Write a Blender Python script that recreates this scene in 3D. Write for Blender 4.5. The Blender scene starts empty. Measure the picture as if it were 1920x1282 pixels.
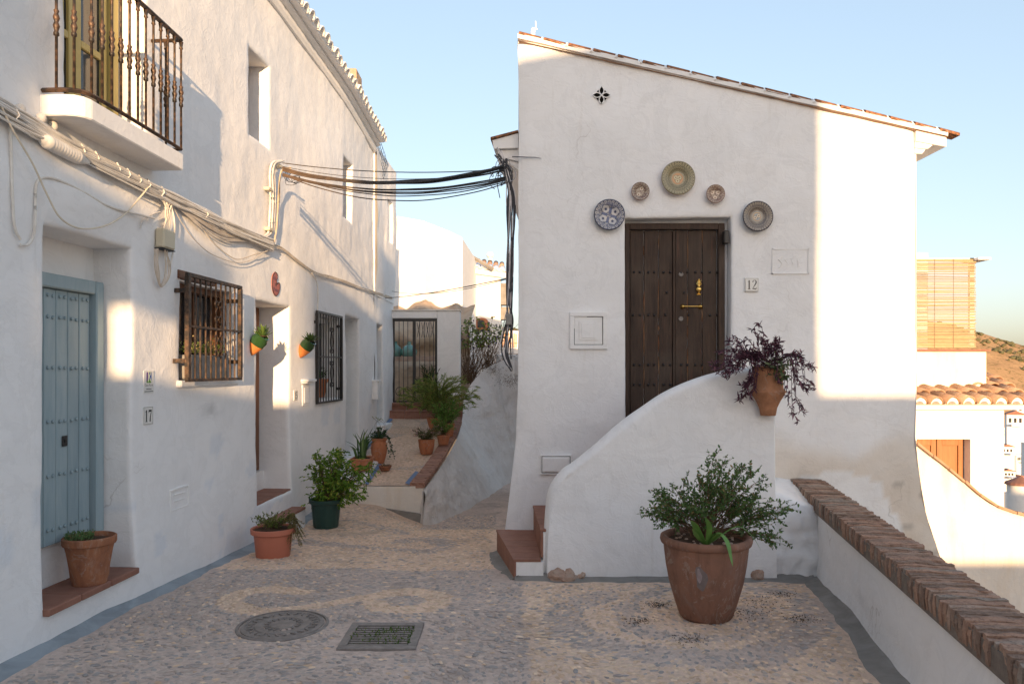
import bpy, bmesh, math, random
import numpy as np
from mathutils import Vector, Matrix
random.seed(7); RNG = np.random.default_rng(7)
SC = bpy.context.scene; C = SC.collection

# ------------------------------------------------------------------ camera, sky, sun, exposure
FPX, CX, HY, CH = 1400.0, 960.0, 690.0, 1.65      # focal length and horizon in photo pixels, eye height
cam_d = bpy.data.cameras.new('camera'); cam = bpy.data.objects.new('camera', cam_d); C.objects.link(cam)
cam.location = (0, 0, CH); cam.rotation_euler = (math.radians(90), 0, 0)
cam_d.sensor_width = 36; cam_d.lens = 36 * FPX / 1920; cam_d.shift_y = (HY - 641) / 1920
cam_d.clip_start = .05; cam_d.clip_end = 5000
SC.camera = cam
SUN_DIR = Vector((-.14, 1, -.115)).normalized()
SUN_ELEV = math.asin(-SUN_DIR.z); SUN_AZ = math.atan2(-SUN_DIR.x, -SUN_DIR.y)
world = bpy.data.worlds.new('World'); SC.world = world; world.use_nodes = True
wn = world.node_tree; bg = wn.nodes['Background']
sky = wn.nodes.new('ShaderNodeTexSky'); sky.sky_type = 'NISHITA'; sky.sun_disc = False
sky.sun_elevation = SUN_ELEV; sky.sun_rotation = SUN_AZ
sky.air_density = 1.0; sky.dust_density = 4.0; sky.ozone_density = 2.6; sky.altitude = 800
sg_ = wn.nodes.new('ShaderNodeGamma'); sg_.inputs[1].default_value = .54          # film response of the whole sky
st_ = wn.nodes.new('ShaderNodeMix'); st_.data_type = 'RGBA'; st_.blend_type = 'MULTIPLY'; st_.inputs[0].default_value = 1; st_.inputs[7].default_value = (1.40, 1.27, 1.20, 1)
wn.links.new(sky.outputs[0], sg_.inputs[0]); wn.links.new(sg_.outputs[0], st_.inputs[6]); wn.links.new(st_.outputs[2], bg.inputs[0]); bg.inputs[1].default_value = .15
sun_d = bpy.data.lights.new('sun', 'SUN'); sun = bpy.data.objects.new('sun', sun_d); C.objects.link(sun)
sun_d.energy = 2.7; sun_d.angle = math.radians(.5); sun_d.color = (1, .66, .36)
sun.rotation_euler = SUN_DIR.to_track_quat('-Z', 'Y').to_euler()
SC.view_settings.view_transform = 'Standard'; SC.view_settings.look = 'None'
SC.view_settings.exposure = 1.80; SC.view_settings.gamma = 1; SC.view_settings.use_curve_mapping = False
SC.render.engine = 'CYCLES'

# ------------------------------------------------------------------ numeric helpers
def _hash(ix, iy, iz):
    h = (ix * 374761393 + iy * 668265263 + iz * 2147483647 * 31 + 1013904223) & 0xffffffff
    h = ((h ^ (h >> 13)) * 1274126177) & 0xffffffff
    h = h ^ (h >> 16)
    return (h & 0xffff) / 65535.0
def vnoise(x, y, z=0.0):
    x, y, z = np.broadcast_arrays(np.asarray(x, float), np.asarray(y, float), np.asarray(z, float))
    xi, yi, zi = np.floor(x).astype(np.int64), np.floor(y).astype(np.int64), np.floor(z).astype(np.int64)
    fx, fy, fz = x - xi, y - yi, z - zi
    fx, fy, fz = [f * f * (3 - 2 * f) for f in (fx, fy, fz)]
    r = 0
    for dx in (0, 1):
        for dy in (0, 1):
            for dz in (0, 1):
                w = (fx if dx else 1 - fx) * (fy if dy else 1 - fy) * (fz if dz else 1 - fz)
                r = r + w * _hash(xi + dx, yi + dy, zi + dz)
    return r * 2 - 1
def fbm(x, y, z=0.0, o=3):
    r, a, f = 0, 1, 1
    for i in range(o):
        r = r + a * vnoise(np.asarray(x) * f + 17.3 * i, np.asarray(y) * f + 5.1 * i, np.asarray(z) * f); a *= .5; f *= 2.03
    return r
def sstep(a, b, x):
    t = np.clip((np.asarray(x, float) - a) / (b - a), 0, 1); return t * t * (3 - 2 * t)
def lin(h):
    c = [int(h[i:i + 2], 16) / 255 for i in (0, 2, 4)]
    return tuple([(v / 12.92 if v <= .04045 else ((v + .055) / 1.055) ** 2.4) for v in c] + [1])
def U(a, b): return random.uniform(a, b)

# photograph pixel -> point, on a plane of the place
def pt(px, py, Y): return Vector(((px - CX) / FPX * Y, Y, CH - (py - HY) / FPX * Y))
def zg(x, y):                                     # height of the street
    x = np.asarray(x, float); y = np.asarray(y, float)
    z = -.047 * np.clip(y - 5, 0, 3)
    z = z - .29 * sstep(-1.95, -1.0, x) * sstep(7.9, 10.0, y) - .035 * np.clip(y - 10.3, 0, 30)
    return z
def gpt(px, py):                                  # pixel on the street
    Y = 5.0
    for _ in range(12):
        z = float(zg((px - CX) / FPX * Y, Y)); Y = FPX * (CH - z) / (py - HY)
    return Vector(((px - CX) / FPX * Y, Y, float(zg((px - CX) / FPX * Y, Y))))
# left house front: u = distance along the street, v = height, off = proud of the wall
def LX(u): return np.where(np.asarray(u) <= 10.5, -3.063 + .0643 * np.asarray(u), -2.388 + .0145 * (np.asarray(u) - 10.5))
NA = Vector((.998, -.0642, 0))
def LP(u, v, off=0): return np.stack([LX(u) + off * .998, np.asarray(u) - off * .0642, np.asarray(v) + 0 * np.asarray(u)], -1)
def LV(u, v, off=0): return Vector([float(a) for a in LP(u, v, off)])
def wpt(px, py, off=0.0):                         # pixel on the left wall
    s = (px - CX) / FPX
    if px < 642: Y = (-3.063 + off) / (s - .0643)
    else: Y = (-2.540 + off) / (s - .0145)
    return Vector((s * Y, Y, CH - (py - HY) / FPX * Y))

# ------------------------------------------------------------------ objects
def wloc(p):
    v = Vector((0, 0, 0))
    while p is not None: v = v + p.location; p = p.parent
    return v
def tag(o, label=None, cat=None, group=None, kind=None):
    if label: o['label'] = label
    if cat: o['category'] = cat
    if group: o['group'] = group
    if kind: o['kind'] = kind
    return o
def thing(name, label, cat, loc=(0, 0, 0), group=None):
    o = bpy.data.objects.new(name, None); o.empty_display_size = .1; C.objects.link(o); o.location = loc
    return tag(o, label, cat, group)
def link(name, me, parent=None, loc=None, rot=None, scale=None):
    o = bpy.data.objects.new(name, me); C.objects.link(o)
    if parent is not None: o.parent = parent
    if loc is not None: o.location = Vector(loc) - (wloc(parent) if parent is not None else Vector((0, 0, 0)))
    if rot is not None: o.rotation_euler = rot
    if scale is not None: o.scale = scale
    return o
def mesh(name, v, f, mat=None, smooth=False, col=None):
    me = bpy.data.meshes.new(name); me.from_pydata([tuple(map(float, p)) for p in v] if not isinstance(v, np.ndarray) else v.tolist(), [], f)
    if mat is not None: me.materials.append(mat)
    if smooth: me.polygons.foreach_set('use_smooth', [True] * len(me.polygons))
    if col is not None:
        a = me.color_attributes.new('Col', 'FLOAT_COLOR', 'POINT')
        cc = np.ones((len(me.vertices), 4), dtype=np.float32); cc[:, :3] = np.asarray(col)[:, :3]
        a.data.foreach_set('color', cc.ravel())
    me.update(); return me
class MB:
    def __init__(s): s.v = []; s.f = []; s.c = []; s.n = 0
    def add(s, v, f, col=None):
        v = np.asarray(v, float).reshape(-1, 3); s.v.append(v); s.f += [tuple(int(i) + s.n for i in q) for q in f]; s.n += len(v)
        s.c.append(np.tile(np.array(col if col is not None else (1, 1, 1))[:3], (len(v), 1)) if (col is None or np.ndim(col) == 1) else np.asarray(col)[:, :3]); return s
    def box(s, x0, x1, y0, y1, z0, z1, T=None, col=None):
        v = np.array([(x, y, z) for x in (x0, x1) for y in (y0, y1) for z in (z0, z1)], float)
        if T is not None: v = np.array([T(p) for p in v])
        return s.add(v, [(0, 1, 3, 2), (4, 6, 7, 5), (0, 4, 5, 1), (2, 3, 7, 6), (0, 2, 6, 4), (1, 5, 7, 3)], col)
    def obox(s, c, ax, ay, az, hx, hy, hz, col=None):
        c, ax, ay, az = [np.array(q, float) for q in (c, ax, ay, az)]
        return s.box(-hx, hx, -hy, hy, -hz, hz, lambda p: c + ax * p[0] + ay * p[1] + az * p[2], col)
    def tube(s, P, r, n=6, cap=True, col=None):
        P = np.array([tuple(p) for p in P], float); k = len(P); r = np.broadcast_to(np.asarray(r, float), (k,))
        t = np.gradient(P, axis=0); t /= np.linalg.norm(t, axis=1)[:, None] + 1e-9
        up = np.array((0, 0, 1.)) if abs(t[:, 2]).mean() < .8 else np.array((1., 0, 0))
        a = np.cross(t, up); a /= np.linalg.norm(a, axis=1)[:, None] + 1e-9; b = np.cross(t, a)
        th = np.arange(n) * 2 * math.pi / n
        v = P[:, None] + r[:, None, None] * (a[:, None] * np.cos(th)[None, :, None] + b[:, None] * np.sin(th)[None, :, None])
        f = [(i * n + j, i * n + (j + 1) % n, (i + 1) * n + (j + 1) % n, (i + 1) * n + j) for i in range(k - 1) for j in range(n)]
        if cap: f += [tuple(range(n))[::-1], tuple((k - 1) * n + j for j in range(n))]
        return s.add(v.reshape(-1, 3), f, col)
    def lathe(s, prof, c=(0, 0, 0), n=32, col=None, axis='z', wob=0.0):
        prof = np.array(prof, float); th = np.arange(n) * 2 * math.pi / n; k = len(prof)
        R = prof[:, 0][:, None] * (1 + wob * np.sin(th * 2 + 1)[None]); Z = np.repeat(prof[:, 1][:, None], n, 1)
        X, Y = R * np.cos(th), R * np.sin(th)
        v = np.stack([X, Y, Z], -1) if axis == 'z' else np.stack([X, -Z, Y], -1)
        f = [(i * n + j, i * n + (j + 1) % n, (i + 1) * n + (j + 1) % n, (i + 1) * n + j) for i in range(k - 1) for j in range(n)]
        f += [tuple(range(n))[::-1], tuple((k - 1) * n + j for j in range(n))]
        return s.add(v.reshape(-1, 3) + np.array(c), f, col)
    def prism(s, poly, T, d0, d1, col=None):        # 2-D outline, T(a, b, d) -> point
        n = len(poly); v = [T(a, b, d0) for a, b in poly] + [T(a, b, d1) for a, b in poly]
        f = [tuple(range(n))[::-1], tuple(range(n, 2 * n))] + [(i, (i + 1) % n, n + (i + 1) % n, n + i) for i in range(n)]
        return s.add(v, f, col)
    def build(s, name, mat, parent=None, smooth=False, bevel=0, auto=True, col=False):
        v = np.concatenate(s.v) if s.v else np.zeros((0, 3))
        if parent is not None: v = v - np.array(wloc(parent))
        me = mesh(name, v, s.f, mat, smooth, np.concatenate(s.c) if col else None)
        bm = bmesh.new(); bm.from_mesh(me)
        if auto: bmesh.ops.recalc_face_normals(bm, faces=bm.faces)
        if bevel: bmesh.ops.bevel(bm, geom=bm.edges[:], offset=bevel, segments=1, affect='EDGES', profile=.5)
        bm.to_mesh(me); bm.free()
        if smooth: me.set_sharp_from_angle(angle=math.radians(50))
        return link(name, me, parent)
def grid_faces(nu, nv, mask=None):
    return [(i * nv + j, (i + 1) * nv + j, (i + 1) * nv + j + 1, i * nv + j + 1) for i in range(nu - 1) for j in range(nv - 1) if mask is None or mask[i, j]]
def lines(a, b, step, extra=()):
    n = max(1, int(round((b - a) / step))); l = list(np.linspace(a, b, n + 1))
    for e in extra:
        for d in (-.03, -.012, 0, .012, .03):
            q = e + d
            if a <= q <= b:
                l = [x for x in l if abs(x - q) > .011 or x in (a, b)]; l.append(q)
    return np.array(sorted(set(round(x, 5) for x in l)))
def plaster_wall(name, mat, parent, ul, vl, openings, T, disp, warp=.006, round_=.014, clip=None, tint=None, back=True, depthwarp=.004):
    """plastered wall sheet with recessed openings (u0,u1,v0,v1,depth); T(u,v,d)->xyz"""
    NU, NV = len(ul), len(vl); Ug, Vg = np.meshgrid(ul, vl, indexing='ij')
    D = disp(Ug, Vg)
    for (a, b, c, d, dep) in openings:
        dist = np.maximum(np.maximum(a - Ug, Ug - b), np.maximum(c - Vg, Vg - d))
        D = D - round_ * np.clip(1 - np.clip(dist, 0, None) / .03, 0, 1) ** 2
    wu = warp * fbm(Ug * .9, Vg * 1.7, 3.3, 2) + warp * .4 * vnoise(Ug * 9, Vg * 9, 7); wv = warp * fbm(Ug * 1.7, Vg * .9, 9.1, 2) + warp * .4 * vnoise(Ug * 9, Vg * 9, 1)
    V = T(Ug + wu, Vg + wv, D).reshape(-1, 3)
    mask = np.ones((NU - 1, NV - 1), bool)
    um, vm = (ul[1:] + ul[:-1]) / 2, (vl[1:] + vl[:-1]) / 2
    for (a, b, c, d, dep) in openings: mask &= ~((um[:, None] > a) & (um[:, None] < b) & (vm[None] > c) & (vm[None] < d))
    F = grid_faces(NU, NV, mask); Vs = [V]; n = len(V); cols = []
    if tint is not None: cols.append(tint(Ug, Vg).reshape(-1, 3))
    for (a, b, c, d, dep) in openings:
        iu = [i for i in range(NU) if a - 1e-4 <= ul[i] <= b + 1e-4]; iv = [j for j in range(NV) if c - 1e-4 <= vl[j] <= d + 1e-4]
        ring = [(i, iv[0]) for i in iu] + [(iu[-1], j) for j in iv[1:]] + [(i, iv[-1]) for i in iu[::-1][1:]] + [(iu[0], j) for j in iv[::-1][1:-1]]
        ring = np.array(ring); ru, rv = ul[ring[:, 0]], vl[ring[:, 1]]; K = 6; L = []
        for k in range(K + 1):
            t = (k / K) ** 1.3; du = depthwarp * vnoise(ru * 6, rv * 6, t * dep * 6) * (k > 0)
            dd = D[ring[:, 0], ring[:, 1]] * (1 - t) - dep * t
            inw = round_ * .35 * (1 - t) ** 3
            L.append(T(ru + wu[ring[:, 0], ring[:, 1]] + du, rv + wv[ring[:, 0], ring[:, 1]] + du, dd))
        m = len(ring); L = np.concatenate(L); Vs.append(L)
        F += [(n + k * m + q, n + k * m + (q + 1) % m, n + (k + 1) * m + (q + 1) % m, n + (k + 1) * m + q) for k in range(K) for q in range(m)]
        if back: F.append(tuple(n + K * m + q for q in range(m)))
        if tint is not None: cols.append(np.tile(tint(ru, rv), (K + 1, 1)))
        n += len(L)
    V = np.concatenate(Vs); V = V - np.array(wloc(parent))
    me = mesh(name, V, F, mat, True, np.concatenate(cols) if tint is not None else None)
    bm = bmesh.new(); bm.from_mesh(me)
    bmesh.ops.remove_doubles(bm, verts=bm.verts, dist=1e-5)
    if clip:
        for co, no in clip: bmesh.ops.bisect_plane(bm, geom=bm.verts[:] + bm.edges[:] + bm.faces[:], plane_co=Vector(co) - wloc(parent), plane_no=no, clear_outer=True)
    bmesh.ops.recalc_face_normals(bm, faces=bm.faces)
    bm.to_mesh(me); bm.free(); me.polygons.foreach_set('use_smooth', [True] * len(me.polygons)); me.set_sharp_from_angle(angle=math.radians(60))
    return link(name, me, parent)

# ------------------------------------------------------------------ materials
class NT:
    def __init__(s, name, rough=.8, spec=.3):
        s.m = bpy.data.materials.new(name); s.m.use_nodes = True; s.t = s.m.node_tree; s.b = s.t.nodes['Principled BSDF']
        s.b.inputs['Roughness'].default_value = rough; s.b.inputs['Specular IOR Level'].default_value = spec
        s.tc = s.t.nodes.new('ShaderNodeTexCoord').outputs['Object']
    def n(s, k, **kw):
        x = s.t.nodes.new(k)
        for a, b in kw.items(): setattr(x, a, b)
        return x
    def l(s, a, b): s.t.links.new(a, b)
    def noise(s, scale, detail=4, rough=.55, dist=0, vec=None, out='Fac'):
        x = s.n('ShaderNodeTexNoise'); x.inputs['Scale'].default_value = scale; x.inputs['Detail'].default_value = detail
        x.inputs['Roughness'].default_value = rough; x.inputs['Distortion'].default_value = dist; s.l(vec or s.tc, x.inputs['Vector']); return x.outputs[out]
    def voro(s, scale, feature='F1', vec=None, out='Distance'):
        x = s.n('ShaderNodeTexVoronoi', feature=feature); x.inputs['Scale'].default_value = scale; s.l(vec or s.tc, x.inputs['Vector']); return x.outputs[out]
    def stretch(s, sc, vec=None):
        x = s.n('ShaderNodeMapping'); x.inputs['Scale'].default_value = sc; s.l(vec or s.tc, x.inputs['Vector']); return x.outputs[0]
    def ramp(s, fac, stops):
        x = s.n('ShaderNodeValToRGB'); e = x.color_ramp.elements
        while len(e) < len(stops): e.new(.5)
        for q, (p, c) in zip(e, stops): q.position = p; q.color = c if len(c) == 4 else (*c, 1)
        s.l(fac, x.inputs[0]); return x.outputs[0]
    def mix(s, fac, a, b, mode='MIX'):
        x = s.n('ShaderNodeMix', data_type='RGBA', blend_type=mode)
        for sock, val in ((x.inputs[0], fac), (x.inputs[6], a), (x.inputs[7], b)):
            if hasattr(val, 'links') or hasattr(val, 'is_linked'): s.l(val, sock)
            else: sock.default_value = val
        return x.outputs[2]
    def math(s, op, a, b=0.0):
        x = s.n('ShaderNodeMath', operation=op)
        for sock, val in ((x.inputs[0], a), (x.inputs[1], b)):
            if hasattr(val, 'is_linked'): s.l(val, sock)
            else: sock.default_value = val
        return x.outputs[0]
    def col(s, c):
        if hasattr(c, 'is_linked'): s.l(c, s.b.inputs['Base Color'])
        else: s.b.inputs['Base Color'].default_value = c
    def bump(s, h, strength=.3, dist=.01, prev=None):
        x = s.n('ShaderNodeBump'); x.inputs['Strength'].default_value = strength; x.inputs['Distance'].default_value = dist; s.l(h, x.inputs['Height'])
        if prev is not None: s.l(prev, x.inputs['Normal'])
        return x.outputs[0]
    def nrm(s, b): s.l(b, s.b.inputs['Normal'])
    def attr(s, name='Col'): x = s.n('ShaderNodeAttribute', attribute_name=name); return x.outputs['Color']
    def rnd(s): return s.n('ShaderNodeObjectInfo').outputs['Random']
W1 = (1, 1, 1, 1); K1 = (0, 0, 0, 1)
def m_plaster(name, a, b, stain=None, vc=False, rough_b=.35, flakes=False):
    t = NT(name, .9, .15)
    c = t.mix(t.ramp(t.noise(.9, 5, .6, .4), [(.35, K1), (.7, W1)]), a, b)
    c = t.mix(t.ramp(t.noise(7, 6, .7), [(.55, K1), (.8, (.35, .35, .35, 1))]), c, tuple([x * .82 for x in a[:3]] + [1]))
    if stain is not None:
        vert = t.noise(2.2, 5, .65, .2, t.stretch((1.6, 1.6, .28)))
        c = t.mix(t.ramp(vert, [(.52, K1), (.72, (.55, .55, .55, 1))]), c, stain)
        c = t.mix(t.ramp(t.noise(11, 8, .8, 1.2), [(.66, K1), (.74, (.5, .5, .5, 1))]), c, tuple([x * .6 for x in stain[:3]] + [1]))
    pw_ = t.noise(2.3, 7, .62, 1.4); c = t.mix(t.ramp(pw_, [(.50, K1), (.515, (.38, .38, .38, 1)), (.60, (.10, .10, .10, 1))]), c, tuple([x * .86 for x in a[:3]] + [1]))
    br_ = t.noise(5, 4, .7, .3, t.stretch((1, 1, 5))); c = t.mix(t.ramp(br_, [(.45, K1), (.8, (.22, .22, .22, 1))]), c, tuple([x * y for x, y in zip(a[:3], (.86, .84, .80))] + [1]))
    dr_ = t.noise(4, 5, .7, .1, t.stretch((3.2, 3.2, .22))); c = t.mix(t.ramp(dr_, [(.60, K1), (.80, (.35, .35, .35, 1))]), c, tuple([x * y for x, y in zip(a[:3], (.72, .68, .62))] + [1]))
    wv_ = t.n('ShaderNodeVectorMath', operation='ADD'); nz_ = t.noise(2.0, 4, .6, 0, None, 'Color'); sc2 = t.n('ShaderNodeVectorMath', operation='SCALE'); sc2.inputs['Scale'].default_value = .6; t.l(nz_, sc2.inputs[0]); t.l(t.tc, wv_.inputs[0]); t.l(sc2.outputs[0], wv_.inputs[1])
    ck_ = t.ramp(t.voro(.8, 'DISTANCE_TO_EDGE', wv_.outputs[0]), [(.0, (.55, .55, .55, 1)), (.006, K1)]); ck_ = t.mix(1.0, ck_, t.ramp(t.noise(1.1, 3), [(.60, K1), (.68, W1)]), 'MULTIPLY'); c = t.mix(ck_, c, (.45, .42, .39, 1))
    if vc: c = t.mix(1.0, c, t.attr(), 'MULTIPLY')
    t.col(c)
    h = t.math('ADD', t.noise(9, 5, .55, .6), t.math('MULTIPLY', t.noise(55, 3, .6), .18))
    h = t.math('ADD', h, t.math('MULTIPLY', t.ramp(t.noise(3.2, 3, .5, 2.5), [(.47, K1), (.5, W1), (.53, K1)]), .22))
    t.nrm(t.bump(h, rough_b, .03)); return t.m
def m_simple(name, a, b=None, rough=.7, spec=.3, scale=8, bump=.15, metal=0, vc=False, stretch=None, dist=0, bd=.004, objrnd=0):
    t = NT(name, rough, spec); vec = t.stretch(stretch) if stretch else t.tc; f = t.noise(scale, 6, .65, dist, vec)
    c = t.mix(t.ramp(f, [(.3, K1), (.7, W1)]), a, b if b else tuple([x * .8 for x in a[:3]] + [1]))
    if objrnd: c = t.mix(1.0, c, t.ramp(t.rnd(), [(0, (1 - objrnd,) * 3), (1, (1 + objrnd * .5, 1 + objrnd * .4, 1 + objrnd * .3))]), 'MULTIPLY')
    if vc: c = t.mix(1.0, c, t.attr(), 'MULTIPLY')
    t.col(c); t.b.inputs['Metallic'].default_value = metal
    if bump: t.nrm(t.bump(t.math('ADD', f, t.math('MULTIPLY', t.noise(scale * 6, 3, .6, 0, vec), .3)), bump, bd))
    return t.m
def m_terra(name, a, b, pale, pw=.6, scale=5, rough=.85, rings=False):
    t = NT(name, rough, .25)
    c = t.mix(t.ramp(t.noise(scale, 6, .7, .5), [(.35, K1), (.68, W1)]), a, b)
    c = t.mix(t.ramp(t.noise(scale * .6, 8, .75, 1.1), [(.50, K1), (.70, (pw, pw, pw, 1))]), c, pale)
    c = t.mix(t.ramp(t.noise(4, 6, .7, .3, t.stretch((5, 5, .7))), [(.48, K1), (.72, (.55, .55, .55, 1))]), c, tuple([x * .55 for x in b[:3]] + [1]))
    c = t.mix(t.ramp(t.noise(7, 8, .8, 2.0), [(.56, K1), (.60, (.5, .5, .5, 1)), (.66, K1)]), c, (.40, .33, .28, 1))
    c = t.mix(t.ramp(t.noise(scale * 9, 4, .8), [(.6, K1), (.75, (.4, .4, .4, 1))]), c, tuple([x * .5 for x in a[:3]] + [1]))
    t.col(c); h = t.noise(30, 4, .7)
    if rings:
        w = t.n('ShaderNodeTexWave', wave_type='BANDS', bands_direction='Z'); w.inputs['Scale'].default_value = 9; w.inputs['Distortion'].default_value = 1.5; t.l(t.tc, w.inputs['Vector'])
        h = t.math('ADD', h, t.math('MULTIPLY', w.outputs['Fac'], .35))
    t.nrm(t.bump(h, .3, .004)); return t.m
def m_leaf(name, rough=.5, trans=.25):
    t = NT(name, rough, .35); c = t.mix(t.ramp(t.noise(14, 3), [(.3, (.75, .75, .75, 1)), (.7, (1.1, 1.1, 1.1, 1))]), K1, W1)
    base = t.mix(1.0, t.attr(), t.ramp(t.noise(14, 3), [(.3, (.75, .75, .75, 1)), (.7, W1)]), 'MULTIPLY'); t.col(base)
    tr = t.n('ShaderNodeBsdfTranslucent'); t.l(base, tr.inputs[0]); mx = t.n('ShaderNodeMixShader'); mx.inputs[0].default_value = trans
    t.l(t.b.outputs[0], mx.inputs[1]); t.l(tr.outputs[0], mx.inputs[2]); out = t.t.nodes['Material Output']; t.l(mx.outputs[0], out.inputs[0]); return t.m
M = {}
M['plaster'] = m_plaster('white_limewash', (.87, .865, .86, 1), (.82, .815, .81, 1), None, True, .17)
M['plaster_smooth'] = m_plaster('smooth_white_limewash', (.87, .865, .86, 1), (.83, .825, .82, 1), None, True, .22)
M['plaster_dirty'] = m_plaster('weathered_limewash', (.76, .73, .70, 1), (.68, .65, .625, 1), (.48, .43, .39, 1), False, .7)
M['plaster_cream'] = m_plaster('cream_stained_limewash', (.80, .76, .70, 1), (.76, .68, .58, 1), (.66, .52, .36, 1), False, .22)
M['plaster_far'] = m_plaster('distant_limewash', (.86, .85, .84, 1), (.82, .81, .79, 1), None, False, .1)
M['cement'] = m_simple('grey_cement', (.31, .295, .275, 1), (.20, .187, .17, 1), .9, .15, 4, .5, dist=.8)
M['bluegrey'] = m_simple('blue_grey_painted_fillet', (.33, .37, .40, 1), (.21, .235, .25, 1), .85, .2, 3.5, .4, dist=.8)
M['blueline'] = m_simple('blue_painted_line', (.13, .20, .36, 1), (.20, .26, .36, 1), .8, .2, 9, .2)
M['bluedoor'] = m_simple('weathered_blue_paint', (.255, .345, .385, 1), (.345, .425, .455, 1), .65, .3, 3, .25, stretch=(4, 4, .6), dist=.5, objrnd=.08)
t = NT('dark_weathered_wood', .62, .3)
g = t.noise(4, 7, .7, .6, t.stretch((9, 9, .7)))
c = t.mix(t.ramp(g, [(.3, K1), (.7, W1)]), (.022, .013, .009, 1), (.075, .045, .03, 1))
c = t.mix(t.ramp(t.noise(3, 6, .75, .3, t.stretch((14, 14, .5))), [(.60, K1), (.72, (.8, .8, .8, 1))]), c, (.17, .055, .03, 1))
c = t.mix(t.ramp(t.noise(1.3, 4, .6), [(.45, K1), (.75, (.35, .35, .35, 1))]), c, (.14, .11, .085, 1))
t.col(c); t.nrm(t.bump(g, .6, .006)); M['darkwood'] = t.m
M['splinter'] = m_simple('bare_split_wood_edge', (.19, .075, .04, 1), (.32, .2, .11, 1), .8, .2, 5, .5, stretch=(3, 3, .8))
M['brownwood'] = m_simple('brown_varnished_wood', (.12, .045, .02, 1), (.19, .08, .035, 1), .45, .4, 4, .2, stretch=(6, 6, .6))
M['orangewood'] = m_simple('orange_varnished_wood', (.27, .11, .04, 1), (.36, .16, .06, 1), .4, .4, 4, .2, stretch=(6, 6, .6))
M['yellowwood'] = m_simple('yellow_painted_wood', (.52, .40, .13, 1), (.58, .47, .20, 1), .5, .3, 4, .12, stretch=(5, 5, .5))
t = NT('worn_wrought_iron', .5, .5); f = t.noise(22, 5, .7)
t.col(t.mix(t.ramp(f, [(.42, K1), (.62, W1)]), (.028, .022, .018, 1), (.13, .075, .045, 1))); t.b.inputs['Metallic'].default_value = .3; t.nrm(t.bump(f, .4, .003)); M['iron'] = t.m
M['blackiron'] = m_simple('black_painted_iron', (.012, .012, .014, 1), (.03, .026, .024, 1), .45, .5, 20, .2)
M['castiron'] = m_simple('worn_cast_iron', (.18, .16, .148, 1), (.31, .275, .25, 1), .6, .4, 18, .4, metal=.25)
M['glass'] = m_simple('dark_window_glass', (.02, .022, .025, 1), (.03, .035, .04, 1), .06, .6, 3, 0)
M['brass'] = m_simple('polished_brass', (.75, .5, .16, 1), (.6, .38, .1, 1), .22, .5, 20, .1, metal=1)
M['cable_white'] = m_simple('whitewashed_cable', (.76, .74, .70, 1), (.60, .56, .51, 1), .7, .25, 12, .2, vc=True)
M['cable_black'] = m_simple('black_cable', (.02, .022, .026, 1), (.05, .05, .052, 1), .5, .4, 10, .1, vc=True)
M['cream_plastic'] = m_simple('cream_plastic', (.62, .56, .42, 1), (.56, .50, .37, 1), .5, .4, 5, .05)
M['terra_big'] = m_terra('aged_terracotta', (.29, .145, .095, 1), (.20, .11, .08, 1), (.27, .205, .175, 1), .85, 3)
M['terra_sill'] = m_terra('banded_terracotta', (.40, .17, .085, 1), (.24, .105, .065, 1), (.45, .33, .26, 1), .7, 6, rings=True)
M['terra_wall'] = m_terra('ochre_terracotta', (.46, .22, .12, 1), (.36, .17, .09, 1), (.22, .12, .08, 1), .5, 7)
M['terra_pink'] = m_simple('pink_terracotta_plastic', (.50, .175, .11, 1), (.46, .155, .095, 1), .6, .35, 4, .06)
M['terra_orange'] = m_terra('orange_terracotta', (.50, .20, .10, 1), (.42, .155, .075, 1), (.52, .32, .22, 1), .3, 8)
M['green_plastic'] = m_simple('dark_green_plastic', (.012, .045, .040, 1), (.02, .06, .05, 1), .45, .45, 6, .08)
M['green_glaze'] = m_simple('green_glaze', (.012, .045, .012, 1), (.03, .075, .02, 1), .15, .6, 6, .05)
M['orange_glaze'] = m_simple('orange_clay', (.62, .22, .06, 1), (.56, .19, .05, 1), .6, .3, 8, .1)
M['soil'] = m_simple('potting_soil', (.055, .032, .02, 1), (.11, .07, .05, 1), .95, .1, 30, .8, bd=.01)
t = NT('old_coping_brick', .9, .12); f = t.noise(16, 7, .75)
c = t.mix(t.ramp(f, [(.3, K1), (.7, W1)]), (.29, .20, .155, 1), (.42, .32, .255, 1)); c = t.mix(t.ramp(t.noise(45, 5, .8), [(.5, K1), (.68, (.85, .85, .85, 1))]), c, (.125, .095, .08, 1))
c = t.mix(1.0, c, t.ramp(t.rnd(), [(0, (.62, .58, .56, 1)), (.3, (.85, .8, .78, 1)), (.55, (1.15, .95, .85, 1)), (.8, (1.05, 1.1, 1.12, 1)), (1, (.8, .9, .95, 1))]), 'MULTIPLY')
t.col(c); t.nrm(t.bump(t.math('ADD', f, t.math('MULTIPLY', t.noise(70, 3), .5)), .8, .008)); M['brick'] = t.m
M['pathbrick'] = m_simple('worn_red_path_brick', (.40, .225, .165, 1), (.30, .17, .13, 1), .85, .2, 9, .4, objrnd=.2)
M['mortar'] = m_simple('grey_brown_mortar', (.26, .22, .185, 1), (.17, .14, .12, 1), .95, .1, 25, .6, bd=.01)
M['tile'] = m_simple('terracotta_floor_tile', (.33, .165, .115, 1), (.245, .115, .08, 1), .7, .3, 9, .2, objrnd=.14)
M['pinktile'] = m_simple('rough_pink_stone_tile', (.42, .22, .16, 1), (.32, .16, .115, 1), .8, .2, 14, .5, objrnd=.12)
t = NT('barrel_roof_tile', .88, .15); f = t.noise(9, 6, .75)
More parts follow.
